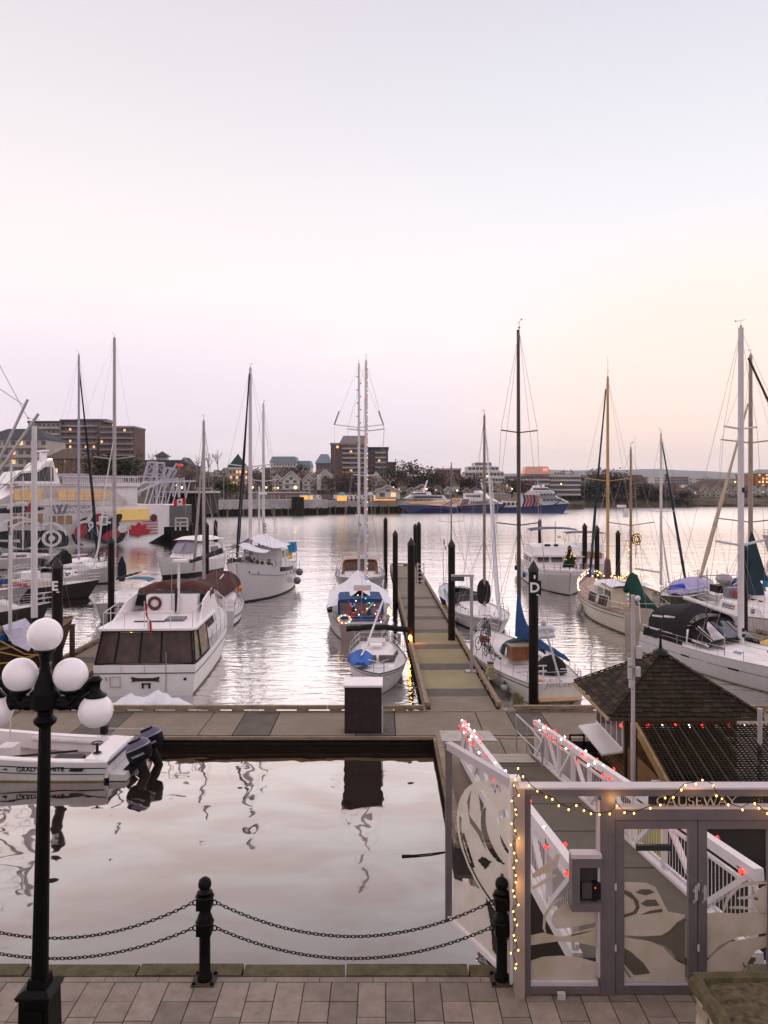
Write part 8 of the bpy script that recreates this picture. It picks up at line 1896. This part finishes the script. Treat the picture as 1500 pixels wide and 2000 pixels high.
# transom with serif lettering built stroke by stroke
TP = mat('dark_transom_board',(.022,.016,.026),.3); fb('transom_pane',gx(1199)+.004,gx(1516)-.004,gz(1573)+.002,ZT-.085,-.004,.004,CLR)
fb('name_panel',gx(1268),gx(1423),gz(1574)+.004,gz(1552),.03,.036,TP)
LT = mat('cream_letters',(.56,.47,.38),.5)
def letter(ch,px,w_,z0,h_):
    q = MB(); x0 = gx(px); T,t = h_*.13,h_*.05
    y0_,y1_ = YG-.022,YG-.008
    def s(a,b,w0=T,w1=None):
        w1 = w1 or w0; A_,B2 = Vector((x0+a[0]*w_,z0+a[1]*h_)),Vector((x0+b[0]*w_,z0+b[1]*h_)); d = (B2-A_).normalized(); n_ = Vector((-d.y,d.x))
        q.prism([tuple(A_+n_*w0/2),tuple(A_-n_*w0/2),tuple(B2-n_*w1/2),tuple(B2+n_*w1/2)],y0_,y1_,lambda u,v,ww:(u,ww,v))
    def sf(x,z):s((x-.16,z),(x+.16,z),t,t)
    def arc(cx,cz,rx,rz_,a0_,a1_,n=12):
        P_ = [(cx+rx*math.cos(a0_+(a1_-a0_)*i/n),cz+rz_*math.sin(a0_+(a1_-a0_)*i/n)) for i in range(n+1)]
        for i in range(n):am = a0_+(a1_-a0_)*(i+.5)/n; k = t+(T-t)*abs(math.cos(am)); s(P_[i],P_[i+1],k,k)
    if ch=='C':arc(.52,.5,.44,.47,.7,5.6); s((.88,.72),(.88,.96),t)
    if ch=='A':s((.08,0),(.5,1),t); s((.5,1),(.92,0),T); s((.24,.36),(.76,.36),t); sf(.08,.0); sf(.92,0)
    if ch=='U':s((.15,1),(.15,.3),T); s((.85,1),(.85,.3),t); arc(.5,.3,.35,.29,PI,2*PI,8); sf(.15,1); sf(.85,1)
    if ch=='S':arc(.5,.745,.32,.23,.5,4.4,9); arc(.5,.255,.34,.24,-2.7,1.3,9)
    if ch=='E':s((.2,0),(.2,1),T); s((.1,1),(.85,1),t); s((.1,0),(.9,0),t); s((.2,.52),(.7,.52),t); s((.85,1),(.85,.82),t); s((.9,0),(.9,.2),t); s((.7,.42),(.7,.62),t)
    if ch=='W':s((.0,1),(.26,0),T); s((.26,0),(.5,.95),t); s((.5,.95),(.74,0),T); s((.74,0),(1,1),t); sf(0,1); sf(.5,1); sf(1,1)
    if ch=='Y':s((.05,1),(.5,.48),T); s((.95,1),(.5,.48),t); s((.5,.48),(.5,0),T); sf(.05,1); sf(.95,1); sf(.5,0)
    q.build('letter',LT,gt)
for ch,px,wpx in (('C',1281,19),('A',1300,20),('U',1322,20),('S',1341,15),('E',1357,14),('W',1373,26),('A',1400,20),('Y',1419,19)):
    letter(ch,px,wpx/1500*YG,gz(1572.5),(1572.5-1554)/1500*YG)
# angled wing of the gate hanging out over the water
wg = thing('glass_wing','angled etched glass wing panel hanging over the quay edge beside the gate','gate',(1.2,9.6,ZP),world=True)
A3,B3 = Vector((1.53,9.0,0)),Vector((.87,10.35,0)); dw = (B3-A3).normalized(); nw = Vector((-dw.y,dw.x,0))
def wv(u,z,o_=0.):return A3+dw*u+nw*o_+Vector((0,0,z))
Lw = (B3-A3).length
MB().bar(wv(0,ZP+.03),wv(0,ZT+.06),.12,.12,(0,1,0)).build('post',WRAIL,wg); MB().bar(wv(Lw,ZP-.02),wv(Lw,ZT),.09,.07,(0,1,0)).build('outer_post',FRM,wg)
MB().bar(wv(.06,ZT-.03),wv(Lw,ZT-.03),.09,.10).build('top_rail',FRL,wg); MB().bar(wv(.06,ZP+.03),wv(Lw,ZP+.03),.06,.06).build('bottom_rail',WRAIL,wg)
MB().loft([[wv(.06,ZP+.06,-.004),wv(Lw-.04,ZP+.06,-.004),wv(Lw-.04,ZT-.08,-.004),wv(.06,ZT-.08,-.004)],[wv(.06,ZP+.06,.004),wv(Lw-.04,ZP+.06,.004),wv(Lw-.04,ZT-.08,.004),wv(.06,ZT-.08,.004)]]).build('pane',CLR,wg)
MB().box(1.50,1.60,8.72,9.02,ZP,ZT+.02).build('gate_column',mat('lamplit_column',(.36,.29,.25),.5,.2),wg)
def inpoly(x,y,pts):
    c = False; j = len(pts)-1
    for i in range(len(pts)):
        (xi,yi),(xj,yj) = pts[i],pts[j]
        if (yi>y) != (yj>y) and x<(xj-xi)*(y-yi)/(yj-yi)+xi:c = not c
        j = i
    return c
TAIL = [(.0,.62),(.25,.60),(.55,.80),(.62,.72),(.50,.42),(.47,.15),(.38,.12),(.30,.35),(.12,.45),(.0,.43)]
VOIDS = [[(.95,1.95),(1.0,1.6),(.72,1.50),(.60,1.30),(.80,1.44),(.98,1.50),(1.05,1.75)],[(1.12,1.32),(1.18,1.28),(.92,.95),(.86,.98)],[(.80,1.10),(.68,1.20),(.48,1.22),(.62,1.06)],[(.30,1.15),(.24,1.18),(.05,.86),(.07,.82)],[(.62,1.92),(.66,2.05),(.78,1.95),(.72,1.72)]]
def frosted(a,b):
    e = math.hypot(a/1.30,(b-1.42)/(.86 if b>1.42 else .80)); th = math.atan2(b-1.42,a)
    if e>1.0:return b<.95-.25*a and b<1.2 and not inpoly(a,b,TAIL) and a<1.38
    if .915<e<.955 and (b<1.5 or .95<th<1.2 or th>1.32):return False
    r1 = math.hypot((a-.10)/1.0,(b-1.72)/.80); t1 = math.degrees(math.atan2(b-1.72,a-.10))
    if .52<r1<.52+.15*max(0,math.sin(math.radians((t1+78)*180/98))) and -78<t1<20:return False
    if .56<r1<.65 and 48<t1<100 and int(t1/6)%3:return False
    if .22<r1<.22+.10*abs(math.sin(math.radians(t1*1.3+20))):return False
    return not any(inpoly(a,b,v) for v in VOIDS)
q = MB(); CS = .0135; na,nb_ = int((Lw-.12)/CS),int(2.24/CS)
for j in range(nb_):
    i = 0; bb = .07+j*CS
    while i<na:
        if frosted(.07+i*CS,bb):
            k0 = i
            while i<na and frosted(.07+i*CS,bb):i += 1
            x0_,x1_ = .07+k0*CS-CS/2,.07+i*CS-CS/2
            q.add([wv(x0_,ZP+bb-CS/2,-.006),wv(x1_,ZP+bb-CS/2,-.006),wv(x1_,ZP+bb+CS/2,-.006),wv(x0_,ZP+bb+CS/2,-.006)],[(0,1,2,3)])
        else:i += 1
q.build('etched_artwork',glassmat('wing_frost',(.80,.71,.67),.9,.6),wg)  # paler copy of the frost, light through the glass put into its colour
# warm fairy lights: down the column and swagged across the gate
colp = [(1.50+.03*math.sin(k*2.1)-.02,8.68+.03*math.cos(k*3),ZT+.08-k*.083) for k in range(26)]
lights('light_string',colp,'amber fairy lights winding down the gate column beside the black bollard',[LWARM],rad=.0105)
def swag(p):return (gx(p[0]),YG-.10,gz(p[1]))
sw1 = [(1006,1512),(1012,1492),(1020,1508),(1032,1525),(1045,1536),(1062,1546),(1078,1551),(1090,1563),(1108,1570),(1124,1562),(1138,1572),(1152,1580),(1166,1580),(1188,1578),(1201,1564),(1214,1577),(1235,1578),(1262,1568),(1285,1562),(1291,1549),(1310,1546),(1322,1532),(1331,1524),(1350,1521),(1363,1514),(1385,1525),(1394,1545),(1402,1550),(1416,1562),(1440,1570),(1462,1558),(1474,1567),(1486,1577),(1502,1583)]
lights('light_string',[swag(p) for p in sw1],'swag of amber fairy lights draped along the top rail of the glass gate',[LWARM],rad=.0115)
for px,py,e in ((1200,1566,1.2),(1010,1505,1.2),(1003,1640,.9),(1003,1720,.9),(1500,1578,1.0),(1350,1528,.8)):glow((gx(px),YG-.22,gz(py)),(1,.5,.15),e)
for y_,c_ in ((22.5,(1,.1,.06)),(18,(1,.12,.08)),(12.5,(1,.15,.1))):glow(on(XR-.15,y_,1.2),c_,2.0)
glow(on(XL-.2,22.5,1.25),(1,.12,.08),3)

# ---- kiosk
KW = mat('kiosk_brown_board',(.20,.105,.045),.8,var=.2,scale=2,stretch=(1,1,5),dirt=.35,dirtc=(.10,.055,.025)); SH = [mat('shingle_%s'%n,c,.9,var=.35,scale=7,dirt=.5,dirtc=dc,bump=.7,bscale=30) for n,c,dc in (('dark',(.020,.014,.010),(.036,.032,.008)),('brown',(.036,.023,.018),(.05,.032,.02)),('mossy',(.026,.022,.009),(.045,.046,.008)),('pale',(.065,.040,.028),(.035,.03,.015)))]
kx0,kx1,ky0,ky1,ez,ap = 5.98,10.05,20.35,24.1,2.96,Vector((8.0,22.22,4.28))
k = thing('kiosk','small ticket kiosk with a mossy hipped shingle roof and white windows beside the gangway','kiosk',(8,22.2,ZD),world=True)
MB().box(6.55,9.6,20.9,23.6,ZD,2.9).build('wall',KW,k)
for i in range(9):z = ZD+.1+i*.155; MB().box(6.535,6.549,20.91,23.59,z,z+.012).build('board_joint',mat('dark_seam'),k)
MB().box(6.50,6.548,20.95,23.55,1.86,2.86).build('window_frame',WRAIL,k)
for i in range(5):y = 21.02+i*.51; MB().box(6.485,6.499,y,y+.40,1.94,2.80).build('window',VINYL,k)
MB().prism([(5.95,1.72),(6.53,1.80),(6.53,1.85),(5.95,1.77)],20.95,23.5,lambda u,v,w:(u,w,v)).build('counter_shelf',WRAIL,k)
MB().box(6.53,6.62,20.82,20.90,ZD,2.88).build('corner_post',mat('dark_corner',(.05,.03,.02),.7),k)
co = [Vector((kx0,ky0,ez)),Vector((kx1,ky0,ez)),Vector((kx1,ky1,ez)),Vector((kx0,ky1,ez))]
MB().add(co+[ap-Vector((0,0,.03))],[(0,1,4),(1,2,4),(2,3,4),(3,0,4),(3,2,1,0)]).build('roof_deck',DTIMB,k)
rr_ = random.Random(5)
for (a,b) in ((co[0],co[1]),(co[3],co[0])):
    e = (b-a); Ls = e.length; ed = e.normalized(); mid = a+ed*((ap-a).dot(ed)); up = (ap-mid); SL = up.length; ud = up.normalized(); nn_ = ed.cross(ud)
    if nn_.z<0:nn_ = -nn_
    rowsn = 15 if a is co[0] else 14; rh = SL/rowsn; fm = (ap-a).dot(ed)/Ls; last = MB()
    for i in range(rowsn):
        lo = i/rowsn; x0_,x1_ = Ls*fm*lo,Ls-Ls*(1-fm)*lo; p = x0_+rr_.uniform(-.1,0)
        while p<x1_-.03:
            w_ = rr_.uniform(.17,.30); q0,q1 = max(p,x0_)+.006,min(p+w_,x1_)-.006; p += w_
            if q1-q0<.04:continue
            hi = min((i+1.15)/rowsn,.995); c0,c1 = max(q0,Ls*fm*hi),min(q1,Ls-Ls*(1-fm)*hi)
            if c1<=c0:c0 = c1 = min(max((q0+q1)/2,Ls*fm*hi),Ls-Ls*(1-fm)*hi)
            z0_ = .035+rr_.uniform(0,.012)
            f = lambda s_,t_,h_:a+ed*s_+ud*(rh*t_)+nn_*h_
            dz = rr_.uniform(-.12,.05)
            vs = [f(q0,i-.05+dz,z0_),f(q1,i-.05+dz,z0_),f(c1,i+1.15,.012),f(c0,i+1.15,.012),f(q0,i-.05+dz,.0),f(q1,i-.05+dz,.0)]
            MB().add(vs,[(0,1,2,3),(0,4,5,1),(0,3,4),(1,5,2)]).build('shingle',SH[rr_.choice((0,0,0,1,1,2) if a is co[0] else (0,1,1,3,1,2))],k)
for c_ in (co[0],co[1],co[3]):
    d_ = (ap-c_); n = 16
    for i in range(n):p0,p1 = c_+d_*(i/n),c_+d_*((i+.96)/n); MB().bar(p0+Vector((0,0,.06)),p1+Vector((0,0,.05)),.13,.035).build('ridge_tile',SH[rr_.choice((0,1,3))],k)
MB().box(kx0-.06,kx0-.005,ky0,ky1,ez-.11,ez-.01).build('left_fascia',mat('tan_fascia',(.36,.24,.15),.7,var=.2),k); MB().box(kx0,kx1,ky0-.06,ky0-.005,ez-.09,ez-.01).build('front_gutter',mat('dark_gutter',(.05,.038,.03),.5),k)
MB().lathe([(.24,.0),(.20,.10),(.05,.18),(.03,.45),(.06,.50),(.02,.56),(.012,.95)],(ap.x,ap.y,ap.z-.05),12).tube([(ap.x-.25,ap.y,ap.z+.62),(ap.x+.25,ap.y,ap.z+.62)],.012,4).tube([(ap.x,ap.y-.25,ap.z+.62),(ap.x,ap.y+.25,ap.z+.62)],.012,4).build('weather_vane',BLACK,k)
lights('light_string',[(kx0+.25+i*.36,ky0-.12,ez-.17-.02*(i%2)) for i in range(11)],'row of red and white bulbs hanging under the kiosk eave',[LRED,LWHITE],rad=.045)
# slatted lean-to in front of the kiosk
lt_ = thing('lean_to','dark slatted lean-to with lattice roof in front of the kiosk','lean-to',(8.3,19,ZD),world=True)
LX0,LX1,LY0,LY1 = 6.65,10.15,17.9,20.2; LZ0,LZ1 = 2.08,2.76
def lr(x,y,h=0.):return Vector((x,y,LZ0+(LZ1-LZ0)*(y-LY0)/(LY1-LY0)+h))
OT = mat('black_brown_lattice',(.008,.006,.004),.85,var=.5,scale=5,dirt=.5,dirtc=(.025,.021,.010)); OT2 = mat('lattice_edge',(.034,.024,.013),.8,var=.4,scale=6)
for i in range(31):x = LX0+.05+i*(LX1-LX0-.1)/30; MB().bar(lr(x,LY0,.055),lr(x,LY1,.055),.03 if i%3 else .05,.03).build('rafter_slat',OT if i%3 else OT2,lt_)
for i in range(26):y = LY0+.04+i*(LY1-LY0-.08)/25; MB().bar(lr(LX0,y,.02),lr(LX1,y,.02),.035,.025).build('cross_slat',OT,lt_)
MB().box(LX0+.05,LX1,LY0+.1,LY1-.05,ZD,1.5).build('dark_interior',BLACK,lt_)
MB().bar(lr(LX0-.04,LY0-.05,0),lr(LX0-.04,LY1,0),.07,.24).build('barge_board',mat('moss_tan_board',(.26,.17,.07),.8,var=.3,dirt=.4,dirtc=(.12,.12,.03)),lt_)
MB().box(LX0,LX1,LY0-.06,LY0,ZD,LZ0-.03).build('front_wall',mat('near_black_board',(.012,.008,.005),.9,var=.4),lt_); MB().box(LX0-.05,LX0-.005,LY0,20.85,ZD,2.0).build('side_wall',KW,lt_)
for (ux,uy,c_,r_) in ((.15,.93,9,3),(.62,.93,3,3),(.86,.93,6,3),(.45,.35,6,12),(.63,.50,3,13)):
    for i in range(c_):
        for j in range(r_):
            x = LX0+(LX1-LX0)*ux+(i-c_/2)*.10; y = LY0+(LY1-LY0)*uy+(j-r_/2)*.11
            if LY0+.05<y<LY1-.03 and x<LX1-.05:MB().add([lr(x,y,.012),lr(x+.062,y,.012),lr(x+.062,y+.05,.012),lr(x,y+.05,.012)],[(0,1,2,3)]).build('lattice_chink',mat('pale_chink',(.45,.38,.36) if c_>3 or ux>.6 else (.1,.08,.07),.7) if not (c_==6 and r_==12) else mat('dim_chink',(.10,.075,.065),.8),lt_)
sb = thing('sign_board','upright white notice board with a dark header against the lean-to side','sign',(6.5,18.9,ZD),world=True)
MB().box(6.38,6.84,18.30,18.34,ZD,2.05).build('panel',WRAIL,sb); MB().box(6.46,6.78,18.285,18.298,1.86,1.98).build('header',mat('teal_header',(.02,.09,.11),.5),sb); MB().box(6.49,6.75,18.278,18.284,1.895,1.945).build('header_line',WRAIL,sb)
# tall camera post
tp_ = thing('camera_post','tall thin pale post with cameras and boxes in front of the kiosk roof','post',(6.16,19.0,ZD),world=True)
px_ = 6.16
MB().tube([(px_,19,ZD),(px_,19,3.2)],.062,10).tube([(px_,19,3.2),(px_,19,Zh(1162,19))],.05,10).build('pole',mat('pale_lilac_steel',(.45,.41,.43),.45,.2,var=.12),tp_)
MB().tube([(px_,18.98,Zh(1172,19)),(px_+.14,18.98,Zh(1176,19)),(px_+.17,18.98,Zh(1215,19))],.02,6).ball((px_+.09,18.93,Zh(1168,19)),.075,10,8).build('dome_camera',DULLW,tp_)
for (a,b,c_,d) in ((1226,1232,1300,1325),(1240,1249,1302,1320),(1228,1235,1328,1342),(1242,1252,1262,1285),(1226,1233,1285,1302)):MB().box(X(a,18.95),X(b,18.95),18.86,18.96,Zh(d,18.95),Zh(c_,18.95)).build('equipment_box',mat('pale_box',(.50,.45,.45),.5),tp_)
MB().tube([(px_+.06,18.9,ZD),(px_+.06,18.9,3.1)],.015,5).build('cable',BLACK,tp_)
o = thing('end_post','short pale post at the right end of the kiosk eave','post',(X(1484,19.4),19.4,ZD),world=True); MB().tube([(X(1484,19.4),19.4,ZD),(X(1484,19.4),19.4,Zh(1384,19.4))],.06,10).build('pole',mat('pale_lilac_steel'),o); MB().box(X(1478,19.4),X(1490,19.4),19.3,19.5,ZD,ZD+.04).build('foot',GALV,o)
# black open bin beside the kiosk
bn = thing('open_chest','black open chest with a two panel lattice lid beside the kiosk wall','chest',(5.95,22.4,ZD),world=True)
MB().box(5.62,6.40,21.2,23.0,ZD,1.1).build('body',BLACK,bn)
q = MB(); zl,zh_ = 1.12,1.62
for x in (5.58,6.0,6.42):q.bar((x,23.05,zl),(x,23.05,zh_),.05)
for z in (zl,zh_):q.bar((5.56,23.05,z),(6.44,23.05,z),.05)
q.build('lid_frame',BLACK,bn); MB().box(5.60,6.40,23.07,23.08,zl+.02,zh_-.2).build('lid_mesh',mat('dark_mesh',(.04,.035,.03),.8),bn)
yb_ = thing('yellow_bin','yellow green recycling bin behind the left door leaf','bin',(X(1262,14.5),14.5,1.0),world=True)
MB().box(4.80,5.35,14.8,15.3,ZD,Zh(1612,14.8)).build('body',mat('lime_yellow_plastic',(.42,.40,.015),.6,var=.2),yb_); MB().box(4.77,5.38,14.77,15.33,Zh(1612,14.8)+.002,Zh(1612,14.8)+.06).build('lid',mat('lime_yellow_plastic'),yb_)
MB().box(4.95,5.5,15.3,15.5,ZD,1.35).build('side_box',mat('olive_green_plastic',(.13,.15,.02),.7),yb_)
o = MB().box(-.28,.28,-.03,.03,-.045,.045).build('dark_clamp',BLACK); o.location = (X(1276,12.6),12.6,Zh(1655,12.6)); tag(o,'short black bar clamped across the gangway rail behind the left door','bar')

# ---- stone wall corner at lower right
sw_ = thing('stone_wall','rough stone garden wall with a mossy top at the lower right corner','wall',(3.6,6.6,ZP),world=True)
MT = mat('mossy_wall_top',(.085,.066,.036),.98,var=.6,scale=14,dirt=.8,dirtc=(.12,.075,.06),bump=1.,bscale=35)
zt_ = 4.2; q = MB(); nx,ny = 26,22
vs = []
for j in range(ny+1):
    for i in range(nx+1):
        x = 3.06+i*.1; y = 5.3+j*.105; e_ = min(i,j and ny-j if ny-j<3 else 3,3)/3
        vs.append((x+(rr_.uniform(-.02,.02)),y,zt_-.05*(1-min(i/2,1))-.05*(1-min((ny-j)/2,1))+rr_.uniform(-.012,.016)))
q.add(vs,[(j*(nx+1)+i,j*(nx+1)+i+1,(j+1)*(nx+1)+i+1,(j+1)*(nx+1)+i) for j in range(ny) for i in range(nx)])
q.build('mossy_top',MT,sw_,True); MB().box(3.10,5.6,5.3,7.55,ZP,zt_-.07).build('core',mat('dark_mortar',(.04,.032,.025),.95),sw_)
STN = [mat('wall_stone_%s'%n,c,.9,var=.25,scale=5,bump=.8,bscale=20) for n,c in (('tan',(.36,.28,.21)),('cream',(.48,.40,.32)),('grey',(.26,.22,.19)))]
MB().tube([(3.07,5.3+i*.25,zt_-.05+.02*math.sin(i*2)) for i in range(10)],[.075+.012*math.sin(i*3) for i in range(10)],8).tube([(3.07+i*.3,7.58,zt_-.05+.01*math.sin(i)) for i in range(9)],.07,8).build('rounded_edge',mat('mossy_coping_stone'),sw_,True)
z = ZP
while z<zt_-.14:
    hh = rr_.uniform(.13,.2); hh = min(hh,zt_-.13-z); y = 5.3
    while y<7.5:
        ln = rr_.uniform(.18,.42); y1 = min(y+ln,7.56); j_ = lambda s_:rr_.uniform(-s_,s_)
        f0,f1 = [(3.06+j_(.02),y+.015,z+.012),(3.06+j_(.02),y1-.015,z+.012+j_(.01)),(3.06+j_(.02),y1-.02+j_(.02),z+hh-.015),(3.06+j_(.02),y+.02+j_(.02),z+hh-.012)],None
        MB().loft([[Vector(v) for v in f0],[Vector((3.13,v[1],v[2])) for v in f0]]).build('stone',rr_.choice(STN),sw_); y = y1
    z += hh
# ---- five globe street lamp
lp_ = thing('street_lamp','black cast iron street lamp with five white globes at the left, in the foreground','street lamp',(X(78,7.4),7.4,ZP))
GLB = mat('opal_globe_glass',(.76,.69,.73),.16,var=.05,scale=4,spec=.6,emit=(1,.93,.97),estr=.07)
zt1 = lambda py:Zh(py,7.4)-ZP
H0 = zt1(1925); cx_ = X(88,7.4)-X(78,7.4)
def qs(z0_,z1_,a0_,a1_):return [[Vector((s1*a0_,s2*a0_,z0_)) for s1,s2 in ((-1,-1),(1,-1),(1,1),(-1,1))],[Vector((s1*a1_,s2*a1_,z1_)) for s1,s2 in ((-1,-1),(1,-1),(1,1),(-1,1))]]
q = MB()
for z0_,z1_,a,b in ((0,.12,.20,.20),(.12,.2,.18,.165),(.2,H0-.06,.155,.14),(H0-.06,H0-.02,.155,.17),(H0-.02,H0+.02,.17,.11),(H0+.02,H0+.10,.09,.08)):q.loft(qs(z0_,z1_,a,b))
q.build('plinth',IRON,lp_)
for s in (-1,1):MB().box(-.09,.09,s*.155-.006,s*.155+.006,.28,H0-.14).build('plinth_panel',IRON,lp_)
ztp = zt1(1400)
fl = MB(); n = 16
rings = []
for i in range(13):
    z = H0+.10+(ztp-H0-.10)*i/12; rb = .073-.022*i/12
    rings.append([Vector((cx_*i/12+rb*(1+.07*(k%2))*math.cos(2*PI*k/24),rb*(1+.07*(k%2))*math.sin(2*PI*k/24),z)) for k in range(24)])
fl.loft(rings).build('fluted_shaft',IRON,lp_,True)
zc = lambda py:zt1(py)
MB().lathe([(.055,zc(1420)),(.10,zc(1412)),(.11,zc(1405)),(.07,zc(1396)),(.075,zc(1388)),(.135,zc(1380)),(.14,zc(1352)),(.10,zc(1345)),(.09,zc(1335)),(.065,zc(1322)),(.05,zc(1310)),(.04,zc(1295)),(.05,zc(1288)),(.055,zc(1278)),(.06,zc(1272))],(cx_,0,0),20).build('capital',IRON,lp_,True)
def globe(px,py,hang=False,dy=0.):
    x = X(px,7.4)-X(78,7.4); z = zt1(py); R_ = .162
    MB().ball((x,dy,z),R_,28,18).build('globe',GLB,lp_,True)
    if hang:MB().lathe([(.10,z+.135),(.105,z+.15),(.06,z+.18),(.04,z+.21),(.045,z+.27),(.065,z+.30),(.03,z+.335)],(x,dy,0),16).build('globe_cap',IRON,lp_,True)
    else:MB().lathe([(.03,z-.26),(.045,z-.23),(.05,z-.19),(.085,z-.168),(.10,z-.15),(.095,z-.135)],(x,dy,0),16).build('globe_fitter',IRON,lp_,True)
    return x,z
xg,zg = globe(88,1240)
for px in (40,138):
    x,z = globe(px,1318); s = 1 if x>cx_ else -1
    MB().tube([(x,0,z-.24),(x,0,z-.31),(x-s*.06,0,zc(1368)),(cx_,0,zc(1368))],[.035,.04,.05,.055],8).build('arm',IRON,lp_,True)
    q = MB()
    for k in range(8):a = k/8*5; rr2 = .085*(1-k/9); q.ball((x+s*(.02+rr2*math.cos(a)),0,zc(1366)-rr2*math.sin(a)*.8),.026*(1-k*.05),6,5)
    q.build('scroll',IRON,lp_,True)
for px in (187,-9):
    x,z = globe(px,1388,True); s = 1 if x>cx_ else -1
    MB().tube([(cx_+s*.05,0,zc(1372)),(cx_+s*.22,0,zc(1378)),(x-s*.14,0,zc(1352)),(x-s*.05,0,zc(1331)),(x,0,zc(1331)),(x,0,zc(1340))],[.06,.045,.036,.03,.028,.03],8).build('arm',IRON,lp_,True)
MB().box(cx_-.36,cx_+.36,-.03,.03,zc(1384),zc(1358)).build('crossbar',IRON,lp_)
for px in (20,55,122,157):MB().ball((X(px,7.4)-X(78,7.4),-.02,zc(1376)),.055,8,6,(1.3,.6,1)).build('leaf_ornament',IRON,lp_,True)

# ---- haze between the quay and the hills
hz = MB().box(-9500,9500,-60,9400,-4,420).build('haze',None,kind='stuff')
hm = bpy.data.materials.new('harbour_haze'); hm.use_nodes = True; t = hm.node_tree; t.nodes.clear()
pv = N(t,'ShaderNodeVolumePrincipled'); pv.inputs['Color'].default_value = (.97,.97,1,1); pv.inputs['Density'].default_value = .00009; pv.inputs['Anisotropy'].default_value = .3
oo = N(t,'ShaderNodeOutputMaterial'); t.links.new(pv.outputs[0],oo.inputs['Volume']); hz.data.materials.append(hm)
